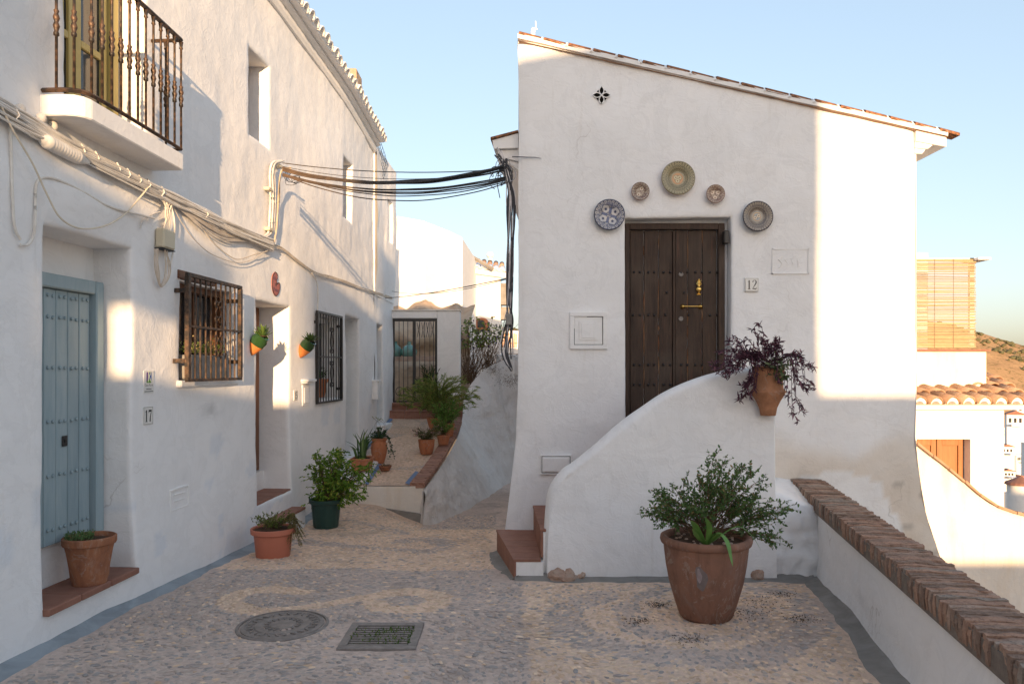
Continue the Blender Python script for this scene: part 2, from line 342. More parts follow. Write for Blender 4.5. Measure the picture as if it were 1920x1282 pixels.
c = t.mix(t.ramp(f, [(.3, K1), (.7, W1)]), (.42, .25, .165, 1), (.56, .39, .26, 1)); c = t.mix(t.ramp(t.noise(14, 7, .8, .6), [(.5, K1), (.66, (.8, .8, .8, 1))]), c, (.13, .09, .055, 1))
c = t.mix(1.0, c, t.ramp(t.rnd(), [(0, (.75, .7, .7, 1)), (1, (1.1, 1.1, 1.1, 1))]), 'MULTIPLY'); t.col(c); t.nrm(t.bump(f, .4, .006)); M['rooftile'] = t.m
t = NT('verge_roof_tile', .9, .12); f = t.noise(22, 6, .8)
c = t.mix(t.ramp(f, [(.4, K1), (.6, W1)]), (.06, .045, .04, 1), (.34, .15, .07, 1)); t.col(c); t.nrm(t.bump(f, .7, .008)); M['vergetile'] = t.m
M['rock'] = m_simple('sandy_rock', (.52, .41, .30, 1), (.40, .28, .20, 1), .95, .1, 2.2, .9, dist=.8, bd=.08)
M['rock_pink'] = m_simple('pinkish_stone', (.38, .24, .18, 1), (.46, .36, .29, 1), .9, .15, 12, .8, bd=.012)
M['white_tile'] = m_simple('white_glazed_tile', (.76, .75, .72, 1), (.72, .71, .68, 1), .3, .5, 6, .03)
M['ink'] = m_simple('dark_ink', (.03, .032, .035, 1), None, .6, .3)
M['greyink'] = m_simple('grey_brown_ink', (.13, .115, .105, 1), None, .6, .3)
M['leaf'] = m_leaf('green_leaf'); M['leafwax'] = m_leaf('waxy_leaf', .35, .12)
M['bark'] = m_simple('brown_stem', (.10, .06, .035, 1), (.16, .10, .06, 1), .85, .2, 20, .3)
M['bamboo'] = m_simple('split_bamboo', (.46, .34, .19, 1), (.58, .46, .29, 1), .7, .3, 10, .1, stretch=(1, 1, 12), vc=True)
M['glassgreen'] = m_simple('green_bottle_glass', (.10, .22, .19, 1), (.14, .28, .24, 1), .15, .6, 4, 0)
M['plate'] = (lambda t: (t.col(t.attr()), t.m)[1])(NT('glazed_painted_ceramic', .22, .5))
M['edgetile'] = m_simple('sun_bleached_tile', (.44, .29, .20, 1), (.34, .21, .14, 1), .85, .2, 9, .3, objrnd=.12)
M['black'] = m_simple('black_void', (.008, .007, .006, 1), None, .9, .1, 5, 0)
t = NT('street_mortar', .92, .15)
c = t.mix(1.0, t.attr(), t.ramp(t.noise(22, 7, .75), [(.3, (.72, .72, .72, 1)), (.7, (1.15, 1.15, 1.15, 1))]), 'MULTIPLY')
c = t.mix(t.ramp(t.noise(1.7, 7, .7, .8), [(.54, K1), (.70, (.5, .5, .5, 1))]), c, (.19, .17, .15, 1))
t.col(c); t.nrm(t.bump(t.math('ADD', t.noise(28, 5, .7), t.math('MULTIPLY', t.voro(26), .5)), .7, .012)); M['street'] = t.m
t = NT('street_pebble', .75, .25)
c = t.mix(1.0, t.attr(), t.ramp(t.noise(30, 4, .7), [(.3, (.8, .8, .8, 1)), (.7, (1.15, 1.15, 1.15, 1))]), 'MULTIPLY')
c = t.mix(t.ramp(t.noise(1.7, 7, .7, .8, t.n('ShaderNodeNewGeometry').outputs['Position']), [(.56, K1), (.72, (.4, .4, .4, 1))]), c, (.19, .17, .15, 1))
t.col(c); t.nrm(t.bump(t.noise(40, 3), .3, .004)); M['pebble'] = t.m
# ------------------------------------------------------------------ street with its pebble mosaic
def polyd(x, y, P):                               # distance to a polyline
    d = np.full(np.shape(x), 9.0)
    for (ax, ay), (bx, by) in zip(P[:-1], P[1:]):
        L = (bx - ax) ** 2 + (by - ay) ** 2 + 1e-9; t = np.clip(((x - ax) * (bx - ax) + (y - ay) * (by - ay)) / L, 0, 1)
        d = np.minimum(d, np.hypot(x - ax - t * (bx - ax), y - ay - t * (by - ay)))
    return d
def curve2(pts, k=6):                             # smooth polyline through points
    P = np.array(pts, float); P = np.vstack([2 * P[0] - P[1], P, 2 * P[-1] - P[-2]]); o = []
    for i in range(1, len(P) - 2):
        for q in range(k):
            t = q / k; o.append(.5 * ((2 * P[i]) + (-P[i - 1] + P[i + 1]) * t + (2 * P[i - 1] - 5 * P[i] + 4 * P[i + 1] - P[i + 2]) * t * t + (-P[i - 1] + 3 * P[i] - 3 * P[i + 1] + P[i + 2]) * t ** 3))
    o.append(P[-2]); return np.array(o)
def gpl(pts): return [tuple(gpt(*p))[:2] for p in curve2(pts)]
SCROLL_A = gpl([(570, 1108), (500, 1103), (437, 1117), (440, 1137), (500, 1146), (590, 1136), (680, 1120), (760, 1108), (812, 1114), (822, 1128), (780, 1143), (715, 1141), (700, 1130)])
SCROLL_B = gpl([(500, 1027), (560, 1015), (640, 1022), (720, 1027), (800, 1033), (838, 1022), (800, 1009), (750, 1014)])
SCROLL_B2 = gpl([(560, 985), (640, 975), (700, 985), (760, 1000)])
SCROLL_C = gpl([(1130, 1118), (1060, 1150), (1090, 1195), (1200, 1225), (1340, 1235), (1470, 1212), (1530, 1165), (1490, 1118), (1420, 1105)])
SCROLL_D = gpl([(1250, 1105), (1180, 1130), (1170, 1165), (1250, 1190), (1370, 1195), (1430, 1170), (1400, 1140)])
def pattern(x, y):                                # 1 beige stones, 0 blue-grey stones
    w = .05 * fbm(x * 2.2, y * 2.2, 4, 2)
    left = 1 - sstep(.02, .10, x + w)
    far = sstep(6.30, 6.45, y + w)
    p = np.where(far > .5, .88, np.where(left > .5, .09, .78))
    p = np.where(polyd(x, y, SCROLL_A) + w * .5 < .085, 1.0, p)
    p = np.where((polyd(x, y, SCROLL_B) + w < .10), .22, p)
    p = np.where((polyd(x, y, SCROLL_B2) + w < .09), .35, p)
    p = np.where((polyd(x, y, SCROLL_C) + w < .12) & (x > .1), .18, p)
    p = np.where((polyd(x, y, SCROLL_D) + w < .06) & (x > .1), .2, p)
    p = np.where((y > 9.2) & (x > -1.15), .22, p)
    return p
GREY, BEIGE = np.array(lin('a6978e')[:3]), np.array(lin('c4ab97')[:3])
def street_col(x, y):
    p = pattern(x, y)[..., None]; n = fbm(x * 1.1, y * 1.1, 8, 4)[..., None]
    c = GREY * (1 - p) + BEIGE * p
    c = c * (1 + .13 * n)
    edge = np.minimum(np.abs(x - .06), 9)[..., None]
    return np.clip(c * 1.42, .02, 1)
def axis(segs):
    o = [segs[0][0]]
    for a, b, s in segs: o += list(np.linspace(a, b, max(1, int(round((b - a) / s))) + 1)[1:])
    return np.array(o)
ax = axis([(-5, -3.2, .6), (-3.2, 3.0, .04)]); ay = axis([(-14, 2.4, .8), (2.4, 11, .04), (11, 18, .25)])
X, Y = np.meshgrid(ax, ay, indexing='ij')
Z = zg(X, Y) + .007 * fbm(X * 2.1, Y * 2.1, 1, 3) + .003 * vnoise(X * 14, Y * 14)
gx, gy = (ax[1:] + ax[:-1]) / 2, (ay[1:] + ay[:-1]) / 2
hole = (gx[:, None] > -1.0) & (gx[:, None] < -.6) & (gy[None] > 4.39) & (gy[None] < 4.80)
outside = (gx[:, None] > 2.62)
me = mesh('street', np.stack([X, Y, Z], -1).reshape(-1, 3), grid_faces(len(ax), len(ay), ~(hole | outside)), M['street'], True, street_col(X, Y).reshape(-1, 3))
street = link('street', me); tag(street, kind='structure')
# side skirt so that the street has an edge towards the lower lane
b = MB(); b.box(2.58, 2.66, -14, 7.0, -2.6, -.02); o = b.build('street_edge', M['plaster_dirty'], street)

# pebbles set flush into the mortar
def pebble_template(n=7):
    th = np.arange(n) * 2 * math.pi / n + .2
    o = np.stack([np.cos(th), np.sin(th), np.full(n, -.4)], -1); i = np.stack([np.cos(th) * .74, np.sin(th) * .74, np.full(n, .75)], -1)
    v = np.vstack([o, i, [[0, 0, 1]]]); f = [(a, (a + 1) % n, n + (a + 1) % n, n + a) for a in range(n)] + [(n + a, n + (a + 1) % n, 2 * n) for a in range(n)]
    return v, f
pv, pf = pebble_template()
gxs, gys = np.meshgrid(np.arange(-2.9, 2.6, .043), np.arange(3.0, 10.6, .036), indexing='ij')
px_ = gxs.ravel() + RNG.uniform(-.022, .022, gxs.size); py_ = gys.ravel() + RNG.uniform(-.018, .018, gxs.size)
def on_street(x, y):
    k = x > LX(y) + .17
    k &= (y < 5.93) | (x < -.10 - .02 * (y - 6))
    k &= x < 1.32 + .19 * y - .17
    k &= np.hypot(x + 1.47, y - 4.79) > .295
    k &= ~((x > -1.07) & (x < -.53) & (y > 4.33) & (y < 4.86))
    k &= ~((y > 9.75) & (x < -1.0)); k &= ~((y > 5.85) & (x > -.2) & (y < 7.3) & (x > -.16))
    k &= ~((y > 6.9) & (x > -.22))
    k &= (x / np.maximum(y, .1) > -.72) & (x / y < .72)
    return k
k = on_street(px_, py_); px_, py_ = px_[k], py_[k]
pat = pattern(px_, py_); NP_ = len(px_)
dist = np.hypot(px_, py_); size = RNG.uniform(.7, 1.25, NP_)
A_ = .0195 * size * RNG.uniform(.9, 1.4, NP_); B_ = A_ * RNG.uniform(.42, .75, NP_)
ANG = (fbm(px_ * .8, py_ * .8, 5, 2) * 2.2 + RNG.uniform(-.6, .6, NP_))
ZP = zg(px_, py_) + .007 * fbm(px_ * 2.1, py_ * 2.1, 1, 3) + .0015
HP = RNG.uniform(.0012, .0034, NP_)
dark = np.array([lin('958b85')[:3], lin('a09389')[:3], lin('a8998f')[:3], lin('8b8682')[:3]]); light = np.array([lin('b9a18a')[:3], lin('c0a890')[:3], lin('b09780')[:3], lin('c4ae98')[:3]])
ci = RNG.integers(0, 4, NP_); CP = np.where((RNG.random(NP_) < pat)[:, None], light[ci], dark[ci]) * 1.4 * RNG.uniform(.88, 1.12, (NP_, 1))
order = np.argsort(-(A_ * B_ / dist ** 3)); near = order[:290]; rest = order[290:]
def pebble_verts(idx):
    c, s = np.cos(ANG[idx])[:, None], np.sin(ANG[idx])[:, None]; jit = 1 + .14 * RNG.standard_normal((len(idx), len(pv)))
    lx, ly = pv[:, 0][None] * A_[idx][:, None] * jit, pv[:, 1][None] * B_[idx][:, None] * jit
    return np.stack([px_[idx][:, None] + lx * c - ly * s, py_[idx][:, None] + lx * s + ly * c, ZP[idx][:, None] + pv[:, 2][None] * HP[idx][:, None]], -1)
V = pebble_verts(rest); m = len(pv)
F = (np.array([list(q) for q in pf[:7]])[None] + (np.arange(len(rest)) * m)[:, None, None]).reshape(-1, 4).tolist() + (np.array([list(q) for q in pf[7:]])[None] + (np.arange(len(rest)) * m)[:, None, None]).reshape(-1, 3).tolist()
me = mesh('pebble_mosaic', V.reshape(-1, 3), F, M['pebble'], True, np.repeat(CP[rest], m, 0))
tag(link('pebble_mosaic', me, street), kind='stuff')
cob = {}
for i in near:                                    # the nearest stones one by one
    key = (pat[i] > .5, int(ci[i]))
    if key not in cob:
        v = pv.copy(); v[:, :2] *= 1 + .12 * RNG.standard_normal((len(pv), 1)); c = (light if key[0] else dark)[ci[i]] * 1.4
        cob[key] = mesh('cobble', v, pf, M['pebble'], True, np.tile(c, (len(pv), 1)))
    link('cobble', cob[key], street, (px_[i], py_[i], ZP[i]), (0, 0, ANG[i]), (A_[i], B_[i], HP[i]))

# painted / cement fillets where the walls meet the street
def fillet(name, P, w, h, mat, parent=None):
    P = np.array(P, float); n = len(P); t = np.gradient(P, axis=0); t /= np.linalg.norm(t, axis=1)[:, None]
    nn = np.stack([t[:, 1], -t[:, 0]], -1); rows = []
    for s, hh in ((-.03, h + .02), (0, h), (.35, h * .42), (.75, h * .16), (1, -.012)):
        ww = w * s if s > 0 else s
        wob = 1 + (.12 * fbm(P[:, 0] * 3, P[:, 1] * 3, s * 3, 3) if s > .3 else 0)
        q = P + nn * (ww * wob)[:, None] if np.ndim(wob) else P + nn * ww
        rows.append(np.stack([q[:, 0], q[:, 1], zg(q[:, 0], q[:, 1]) + hh + (.006 * vnoise(q[:, 0] * 5, q[:, 1] * 5) if s > 0 else 0)], -1))
    V = np.stack(rows, 1).reshape(-1, 3); me = mesh(name, V, grid_faces(n, 5), mat, True)
    o = link(name, me, parent); return o
us = np.linspace(-6, 9.75, 250); P = np.stack([LX(us), us], -1)
tag(fillet('kerb_fillet', P, .155, .045, M['bluegrey']), kind='structure')
xs = np.linspace(.02, 2.42, 60); tag(fillet('kerb_fillet', np.stack([xs, 5.985 + 0 * xs], -1), .13, .03, M['cement']), kind='structure')
ys = np.linspace(5.98, -1, 120); tag(fillet('kerb_fillet', np.stack([1.30 + .19 * ys, ys], -1), .135, .03, M['cement']), kind='structure')
ys = np.linspace(7.1, 5.97, 30); tag(fillet('kerb_fillet', np.stack([.02 - (ys - 6) * .145, ys], -1), .12, .02, M['cement']), kind='structure')

# ------------------------------------------------------------------ terrain: lower lane, valley and hill
def terr(x, y):
    s = sstep(7, 60, x) * 34 + sstep(30, 90, y) * (10 + 10 * sstep(-60, -10, x))
    z = -2.3 - s * .9 + .8 * fbm(x * .02, y * .02, 2, 3) * sstep(20, 80, np.hypot(x, y))
    ridge = np.interp(x, [-900, -300, -60, 0, 180, 300, 372, 392, 411, 470, 600, 1200], [10, 60, 48, 34, 46, 40, 25, 20, 13, 3, -10, -30]) + 4 * fbm(x * .012, y * .012, 6, 4) + .8 * fbm(x * .09, y * .09, 6, 3)
    hh = sstep(330, 600, y) * (1 - .5 * sstep(640, 1100, y))
    z = z * (1 - hh) + (ridge) * hh
    return z
tx = np.concatenate([-np.geomspace(1500, 6, 40), np.linspace(-5, 10, 16), np.geomspace(12, 300, 50), np.linspace(304, 480, 60), np.geomspace(490, 1500, 16)])
ty = np.concatenate([-np.geomspace(600, 5, 16), np.linspace(0, 30, 16), np.geomspace(33, 360, 40), np.linspace(366, 660, 70), np.geomspace(680, 3000, 14)])
X, Y = np.meshgrid(tx, ty, indexing='ij'); Z = terr(X, Y)
tm = NT('hazed_dry_hillside', .95, .1)
c = tm.mix(tm.ramp(tm.noise(.06, 8, .7, .5), [(.35, K1), (.65, W1)]), lin('b0906c'), lin('94785a')); c = tm.mix(tm.ramp(tm.noise(.35, 6, .8), [(.52, K1), (.62, (.8, .8, .8, 1))]), c, lin('5e5a38')); tm.col(c)  # dry browns lightened in the colour to stand in for haze
terrain = link('terrain', mesh('terrain', np.stack([X, Y, Z], -1).reshape(-1, 3), grid_faces(len(tx), len(ty)), tm.m, True)); tag(terrain, kind='structure')

# ------------------------------------------------------------------ the long white house on the left
house = thing('white_row_house', 'long white two storey row house on the left with balcony and blue door', 'house', (float(LX(4)), 4, 0))
def vtop(u): return 5.84 - .0395 * u
OPEN_L = [(4.42, 5.35, .205, 2.50, .29), (4.61, 5.53, 3.27, 5.30, .30), (6.04, 7.02, 1.55, 2.37, .24), (7.36, 7.87, 3.96, 4.82, .25),
          (7.52, 8.46, .27, 2.34, .40), (9.45, 10.36, 1.25, 2.33, .25), (10.56, 11.1, 3.80, 4.66, .25), (10.74, 11.62, .36, 2.41, .35)]
ue = sorted({e for o in OPEN_L for e in o[:2]}); ve = sorted({e for o in OPEN_L for e in o[2:4]})
ul = np.concatenate([np.linspace(-8, 1.6, 13), lines(2, 12.72, .055, ue)]); vl = lines(-.5, 5.75, .055, ve)
def dispL(u, v):
    d = .016 * fbm(u * .7, v * .7, 2, 2) + .005 * fbm(u * 2.6, v * 2.3, 7, 3) + .0018 * fbm(u * 11, v * 8, 3, 2)
    rough = sstep(2.3, 3.1, v) * (1 - sstep(3.5, 4.2, v)) * .9 + sstep(9, 12, u) * .8 + (1 - sstep(4, 5.3, u)) * .5
    d = d + rough * (.003 * fbm(u * 6, v * 3.4, 12, 3)) + .004 * rough * np.abs(fbm(u * 3, v * 5, 1, 2))
    d = d + .028 * sstep(.9, -.1, v) * (1 + .4 * vnoise(u * 2, 5.0))
    d = d + .03 * np.exp(-((u - 4.9) / .55) ** 2 - ((v - 2.72) / .10) ** 2)
    return d * sstep(-.2, .3, np.minimum(v + .3, 1))
def tintL(u, v):
    n = fbm(np.asarray(u) * .8, np.asarray(v) * .8, 3, 3); t = np.ones(np.shape(u) + (3,))
    t = t * (1 - .04 * np.abs(n))[..., None]
    g = (fbm(np.asarray(u) * 3.0, np.asarray(v) * 3.0, 21, 3) > .62) & (np.asarray(v) < 1.2); t = np.where(g[..., None], t * np.array((.9, .93, .97)), t)
    # a scuffed grey patch under the grille
    a = np.exp(-((np.asarray(u) - 6.55) / .16) ** 2 - ((np.asarray(v) - 1.28) / .05) ** 2) + np.exp(-((np.asarray(u) - 6.1) / .05) ** 2 - ((np.asarray(v) - .78) / .04) ** 2)
    return t * (1 - .28 * np.clip(a * (1 + fbm(np.asarray(u) * 14, np.asarray(v) * 14, 2, 2)), 0, 1))[..., None]
EL = 12.72
plaster_wall('wall', M['plaster'], house, ul, vl, OPEN_L, LP, dispL, clip=[(LP(0, vtop(0)), (0, .0395, 1))], tint=tintL)
# volume behind the front: end wall, back wall, rear roof
b = MB(); b.add([LP(EL, -.5, .0), LP(EL, 5.35, .0), LP(EL, 7.1, -4.5), LP(EL, -.5, -8)], [(0, 1, 2, 3)]); b.build('end_wall', M['plaster_far'], house, auto=False); b = MB(); b.add([LP(-8, -.5, 0), LP(-8, 6.1, 0), LP(-8, 7.6, -4.5), LP(-8, -.5, -8)], [(0, 1, 2, 3)])
b.build('end_wall', M['plaster_far'], house, auto=False)
b = MB(); b.add([LP(-8, vtop(-8) + .16, .12), LP(EL, vtop(EL) + .16, .12), LP(EL, vtop(EL) + 1.9, -4.5), LP(-8, vtop(-8) + 1.9, -4.5)], [(0, 1, 2, 3)]); b.build('roof', M['rooftile'], house, auto=False)
# cornice under the eaves, in two steps
b = MB()
for (o0, o1, z0, z1) in ((-.05, .055, -.02, .075), (-.05, .115, .077, .125)):
    s = np.linspace(-8, EL, 60); prof = [(o0, z0), (o1 * .6, z0), (o1, z0 + (z1 - z0) * .45), (o1, z1), (o0, z1)]
    V = np.stack([LP(s, vtop(s) + q[1], q[0]) for q in prof], 1).reshape(-1, 3)
    b.add(V, [(i * 5 + j, (i + 1) * 5 + j, (i + 1) * 5 + (j + 1) % 5, i * 5 + (j + 1) % 5) for i in range(59) for j in range(5)] + [tuple(range(5)), tuple(59 * 5 + j for j in range(5))])
b.build('cornice', M['plaster_far'], house)
def barrel(L=.44, r=.085, r2=.07, th=.014, n=8, fill=True):
    b = MB(); a = np.linspace(0, math.pi, n + 1); rings = []
    for y, rr in ((0, r), (L, r2)):
        for q in (rr, rr - th): rings.append(np.stack([np.cos(a) * q, np.full(n + 1, y), np.sin(a) * q], -1))
    V = np.concatenate(rings); k = n + 1; F = []
    for i in range(n): F += [(i, i + 1, 2 * k + i + 1, 2 * k + i), (k + i, 3 * k + i, 3 * k + i + 1, k + i + 1), (i, k + i, k + i + 1, i + 1), (2 * k + i, 2 * k + i + 1, 3 * k + i + 1, 3 * k + i)]
    F += [(0, 2 * k, 3 * k, k), (n, k + n, 3 * k + n, 2 * k + n)]; return V, F
bv, bf = barrel(); m_tile = mesh('roof_tile', bv, bf, M['rooftile'], True)
# whitewashed tile fronts: shell plus white mortar plug set back inside it
def white_tile_mesh():
    v, f = barrel(.34, .088, .078, .018); a = np.linspace(0, math.pi, 9); k = len(v)
    pv_ = np.vstack([np.stack([np.cos(a) * .068, np.full(9, .045), np.sin(a) * .068], -1)]); v = np.vstack([v, pv_]); f = f + [tuple(range(k, k + 9))]
    return v, f
wv, wf = white_tile_mesh(); m_white = mesh('eave_tile', wv, wf, M['plaster_far'], True)
pitch = .185; u = 5.0; ang = math.atan(.0643)
while u < 12.6:
    jz = U(-.012, .012); link('eave_tile', m_white, house, LV(u, vtop(u) + .128 + jz, .235 + U(-.012, .012)), (math.radians(17), U(-.03, .03), math.radians(90) - ang))
    w = MB(); c0 = LV(u + pitch / 2, vtop(u) + .127 + jz, .20); u += pitch
b = MB(); s = np.linspace(4.8, 12.66, 80)
V = []
for q in s: V += [LP(q, vtop(q) + .127, -.05), LP(q, vtop(q) + .127, .195), LP(q, vtop(q) + .15, .205), LP(q, vtop(q) + .20, -.05)]
b.add(V, [(i * 4 + j, (i + 1) * 4 + j, (i + 1) * 4 + (j + 1) % 4, i * 4 + (j + 1) % 4) for i in range(79) for j in range(4)] + [(0, 1, 2, 3), (316, 317, 318, 319)]); b.build('eave_mortar', M['plaster_far'], house)
b = MB(); T3 = lambda p: LP(p[0], p[1], p[2])

# blue door and its sill
def LBox(b, u0, u1, v0, v1, o0, o1, col=None): return b.box(u0, u1, v0, v1, o0, o1, lambda p: LP(p[0], p[1], p[2]), col)
b = MB()
for q in ((4.44, 4.52, .49, 2.26), (5.25, 5.335, .49, 2.26)): LBox(b, *q, -.288, -.20)
LBox(b, 4.522, 5.248, 2.17, 2.26, -.288, -.205); door = b.build('blue_door', M['bluedoor'], house, bevel=.008)
e = 4.535
for i in range(6):
    w = .1185; b = MB(); LBox(b, e, e + w - .007, .50, 2.165, -.286, -.245 + U(-.003, .003)); b.build('plank', M['bluedoor'], door, bevel=.004); e += w
sd = MB(); sd.lathe([(.0, .010), (.006, .0095), (.011, .006), (.0135, 0)], n=8); v = np.concatenate(sd.v); stud_blue = mesh('stud', v, sd.f, M['bluedoor'], True)
rotL = (0, math.radians(90), -ang)
for v in (.60, .95, 1.30, 1.65, 1.98, 2.12):
    for i in range(6):
        for d in (.032, .080): link('stud', stud_blue, door, LV(4.535 + i * .1185 + d, v + U(-.004, .004), -.243), rotL)
b = MB(); LBox(b, 4.94, 4.99, 1.13, 1.20, -.243, -.236); LBox(b, 4.955, 4.972, 1.155, 1.175, -.236, -.228); b.build('lock', M['blackiron'], door, bevel=.002)
e = 4.40
for w in (.31, .31, .335):
    b = MB(); LBox(b, e, e + w - .008, .185, .228, -.275, .055); b.build('sill_tile', M['tile'], house, bevel=.006); e += w

# window behind the first grille
b = MB()
LBox(b, 6.05, 7.01, 2.30, 2.365, -.235, -.10); LBox(b, 6.05, 6.11, 1.56, 2.298, -.235, -.10); LBox(b, 6.95, 7.01, 1.56, 2.298, -.235, -.10); LBox(b, 6.112, 6.948, 1.56, 1.62, -.235, -.12)
LBox(b, 6.50, 6.56, 1.622, 2.298, -.225, -.13)
wf_ = b.build('window', M['brownwood'], house, bevel=.004)
for a, c in ((6.112, 6.498), (6.562, 6.948)):
    b = MB(); LBox(b, a, c, 1.622, 2.298, -.20, -.185); b.build('pane', M['glass'], wf_)
b = MB(); LBox(b, 5.985, 7.06, 1.495, 1.55, -.10, .03); b.build('window_sill', M['plaster_far'], house, bevel=.01)
b = MB(); LBox(b, 5.98, 6.62, 2.372, 2.44, -.05, .012); b.build('lintel_board', M['brownwood'], house, bevel=.004)
b = MB()
LBox(b, 9.46, 10.35, 2.26, 2.325, -.245, -.17); LBox(b, 9.46, 9.52, 1.26, 2.258, -.245, -.17); LBox(b, 10.29, 10.35, 1.26, 2.258, -.245, -.17); LBox(b, 9.88, 9.93, 1.30, 2.258, -.245, -.18)
w2 = b.build('window', M['plaster_far'], house, bevel=.004)
b = MB(); LBox(b, 9.522, 10.288, 1.262, 2.258, -.24, -.225); b.build('pane', M['glass'], w2)

def scroll(b, c, T, sgn, s, r=.006, flip=1):        # C-scroll in (u, v)
    P = []
    for k in range(22):
        a = k / 21 * 3.6 * math.pi / 2; rr = s * (1 - .62 * k / 21); P.append(T(c[0] + sgn * (s - rr * math.cos(a)) , c[1] + flip * rr * math.sin(a)))
    b.tube(P, r, 5)
def grille(u0, u1, v0, v1, off, nb, mat, orn):
    g = MB(); w = .012
    LBox(g, u0, u1, v1 - .03, v1, off - .015, off + .015); LBox(g, u0, u1, v0, v0 + .024, off - .015, off + .015)
    LBox(g, u0, u0 + .045, v0 + .025, v1 - .031, off - .018, off + .018); LBox(g, u1 - .04, u1, v0 + .025, v1 - .031, off - .018, off + .018)
    for vv in (v0 + .15, v1 - .16):
        LBox(g, u0 - .0, u0 + .03, vv, vv + .035, -.03, off - .02); LBox(g, u1 - .05, u1 - .02, vv, vv + .035, -.03, off - .02)
    gr = g.build('window_grille', mat, house, bevel=.002)
    for i in range(nb):
        x = u0 + .045 + (u1 - u0 - .085) * (i + 1) / (nb + 1); q = MB(); LBox(q, x - w / 2, x + w / 2, v0 + .025, v1 - .031, off - w / 2, off + w / 2); q.build('bar', mat, gr)
    q = MB(); vm = (v0 + v1) / 2 + .01; LBox(q, u0, u1, vm - .009, vm + .009, off + .009, off + .018); q.build('cross_bar', mat, gr)
    uc = (u0 + u1) / 2; T = lambda a, c: tuple(LP(a, c, off + .022)); s = .038
    for sg in (-1, 1):
        q = MB()
        for vc, fl in ((v1 - .22, 1), (vm + .075, 1), (vm - .075, -1), (v0 + .24, -1)):
            scroll(q, (uc, vc), T, sg, s, .007, fl)
        for va, vb in ((v1 - .24, vm + .10), (v0 + .26, vm - .10)):
            L = [T(uc + sg * (.016 + .05 * math.sin(math.pi * t) ** 1 * (.4 + .6 * t)), va + (vb - va) * t) for t in np.linspace(0, 1, 12)]; q.tube(L, .006, 5)
        o = q.build('scroll_ornament', mat, gr); o['kind'] = 'stuff'
    return gr
grille(5.93, 6.94, 1.54, 2.41, .10, 9, M['iron'], 1)
grille(9.31, 10.38, 1.20, 2.37, .03, 8, M['blackiron'], 1)

# second doorway: brown door, threshold and steps
b = MB(); LBox(b, 7.54, 8.44, .50, 2.33, -.395, -.345); d2 = b.build('brown_door', M['brownwood'], house, bevel=.004)
for i in range(5):
    b = MB(); LBox(b, 7.60 + i * .16, 7.75 + i * .16, .55, 2.28, -.344, -.325); b.build('plank', M['brownwood'], d2, bevel=.003)
b = MB(); LBox(b, 7.5, 8.48, .285, .49, -.42, -.30); b.build('door_riser', M['plaster_far'], house)
e = 7.50
for w in (.24, .24, .24, .245):
    b = MB(); LBox(b, e, e + w - .005, .262, .287, -.298, .012); b.build('step_tile', M['tile'], house, bevel=.003)
    b = MB(); LBox(b, e, e + w - .005, .060, .085, .0, .185); b.build('step_tile', M['tile'], house, bevel=.003); e += w
b = MB(); LBox(b, 7.49, 8.475, -.3, .058, -.02, .178); b.build('step_block', M['plaster_far'], house, bevel=.008)
b = MB(); LBox(b, 10.76, 11.6, .37, 2.35, -.345, -.31); b.build('pale_door', M['bluedoor'], house, bevel=.004)
b = MB(); LBox(b, 10.70, 11.66, .30, .37, -.33, .10); b.build('door_step', M['plaster_far'], house, bevel=.01)
# upper windows: shutters at the back of the reveals
for (a, c, v0, v1) in ((7.36, 7.87, 3.96, 4.82), (10.56, 11.1, 3.80, 4.66)):
    b = MB(); LBox(b, a + .02, c - .02, v0 + .01, v1 - .01, -.248, -.215); s_ = b.build('shutter', M['brownwood'], house, bevel=.004)
    b = MB(); LBox(b, a + .09, c - .09, v0 + .1, v1 - .1, -.214, -.206); b.build('pane', M['glass'], s_)

# balcony
O0, O1 = .0, .265
slab = [(4.38, -.05), (4.38, .16), (4.395, .215), (4.43, .25), (4.48, .265), (5.62, .235), (5.62, -.05)]
b = MB(); b.prism(slab, lambda a, c, d: LP(a, d, c), 3.13, 3.255); bal = b.build('balcony', M['plaster_far'], house, bevel=.008)
edge = curve2([(4.40, .0), (4.40, .14), (4.415, .20), (4.46, .245), (4.56, .257), (4.9, .25), (5.3, .238), (5.6, .228)], 6)
q = MB(); q.tube([tuple(LP(a, 3.285, c)) for a, c in edge], .015, 4); q.tube([tuple(LP(5.6, 3.285, c)) for c in (.228, .1, 0)], .012, 4); q.build('bottom_rail', M['iron'], bal)
q = MB(); q.tube([tuple(LP(a, 4.10, c)) for a, c in edge], .017, 6); q.tube([tuple(LP(5.6, 4.10, c)) for c in (.228, .1, 0)], .014, 6); q.build('handrail', M['iron'], bal)
prof = [(.0085, 3.29), (.0085, 3.60), (.016, 3.605), (.016, 3.62), (.011, 3.63), (.015, 3.645), (.0195, 3.66), (.015, 3.675), (.011, 3.685), (.015, 3.695), (.0195, 3.71), (.015, 3.725), (.011, 3.735), (.016, 3.75), (.0085, 3.76), (.0085, 4.03), (.015, 4.035), (.011, 4.05), (.017, 4.085)]
q = MB(); q.lathe(prof, n=8); bm_ = mesh('baluster', np.concatenate(q.v), q.f, M['iron'], True)
cum = np.concatenate([[0], np.cumsum(np.hypot(*np.diff(edge, axis=0).T))]); nb = 14
for i in range(nb):
    s = .10 + (cum[-1] - .10) * i / (nb - 1); a, c = np.interp(s, cum, edge[:, 0]), np.interp(s, cum, edge[:, 1]); link('baluster', bm_, bal, LV(a, 0, c))
link('baluster', bm_, bal, LV(5.6, 0, .11))
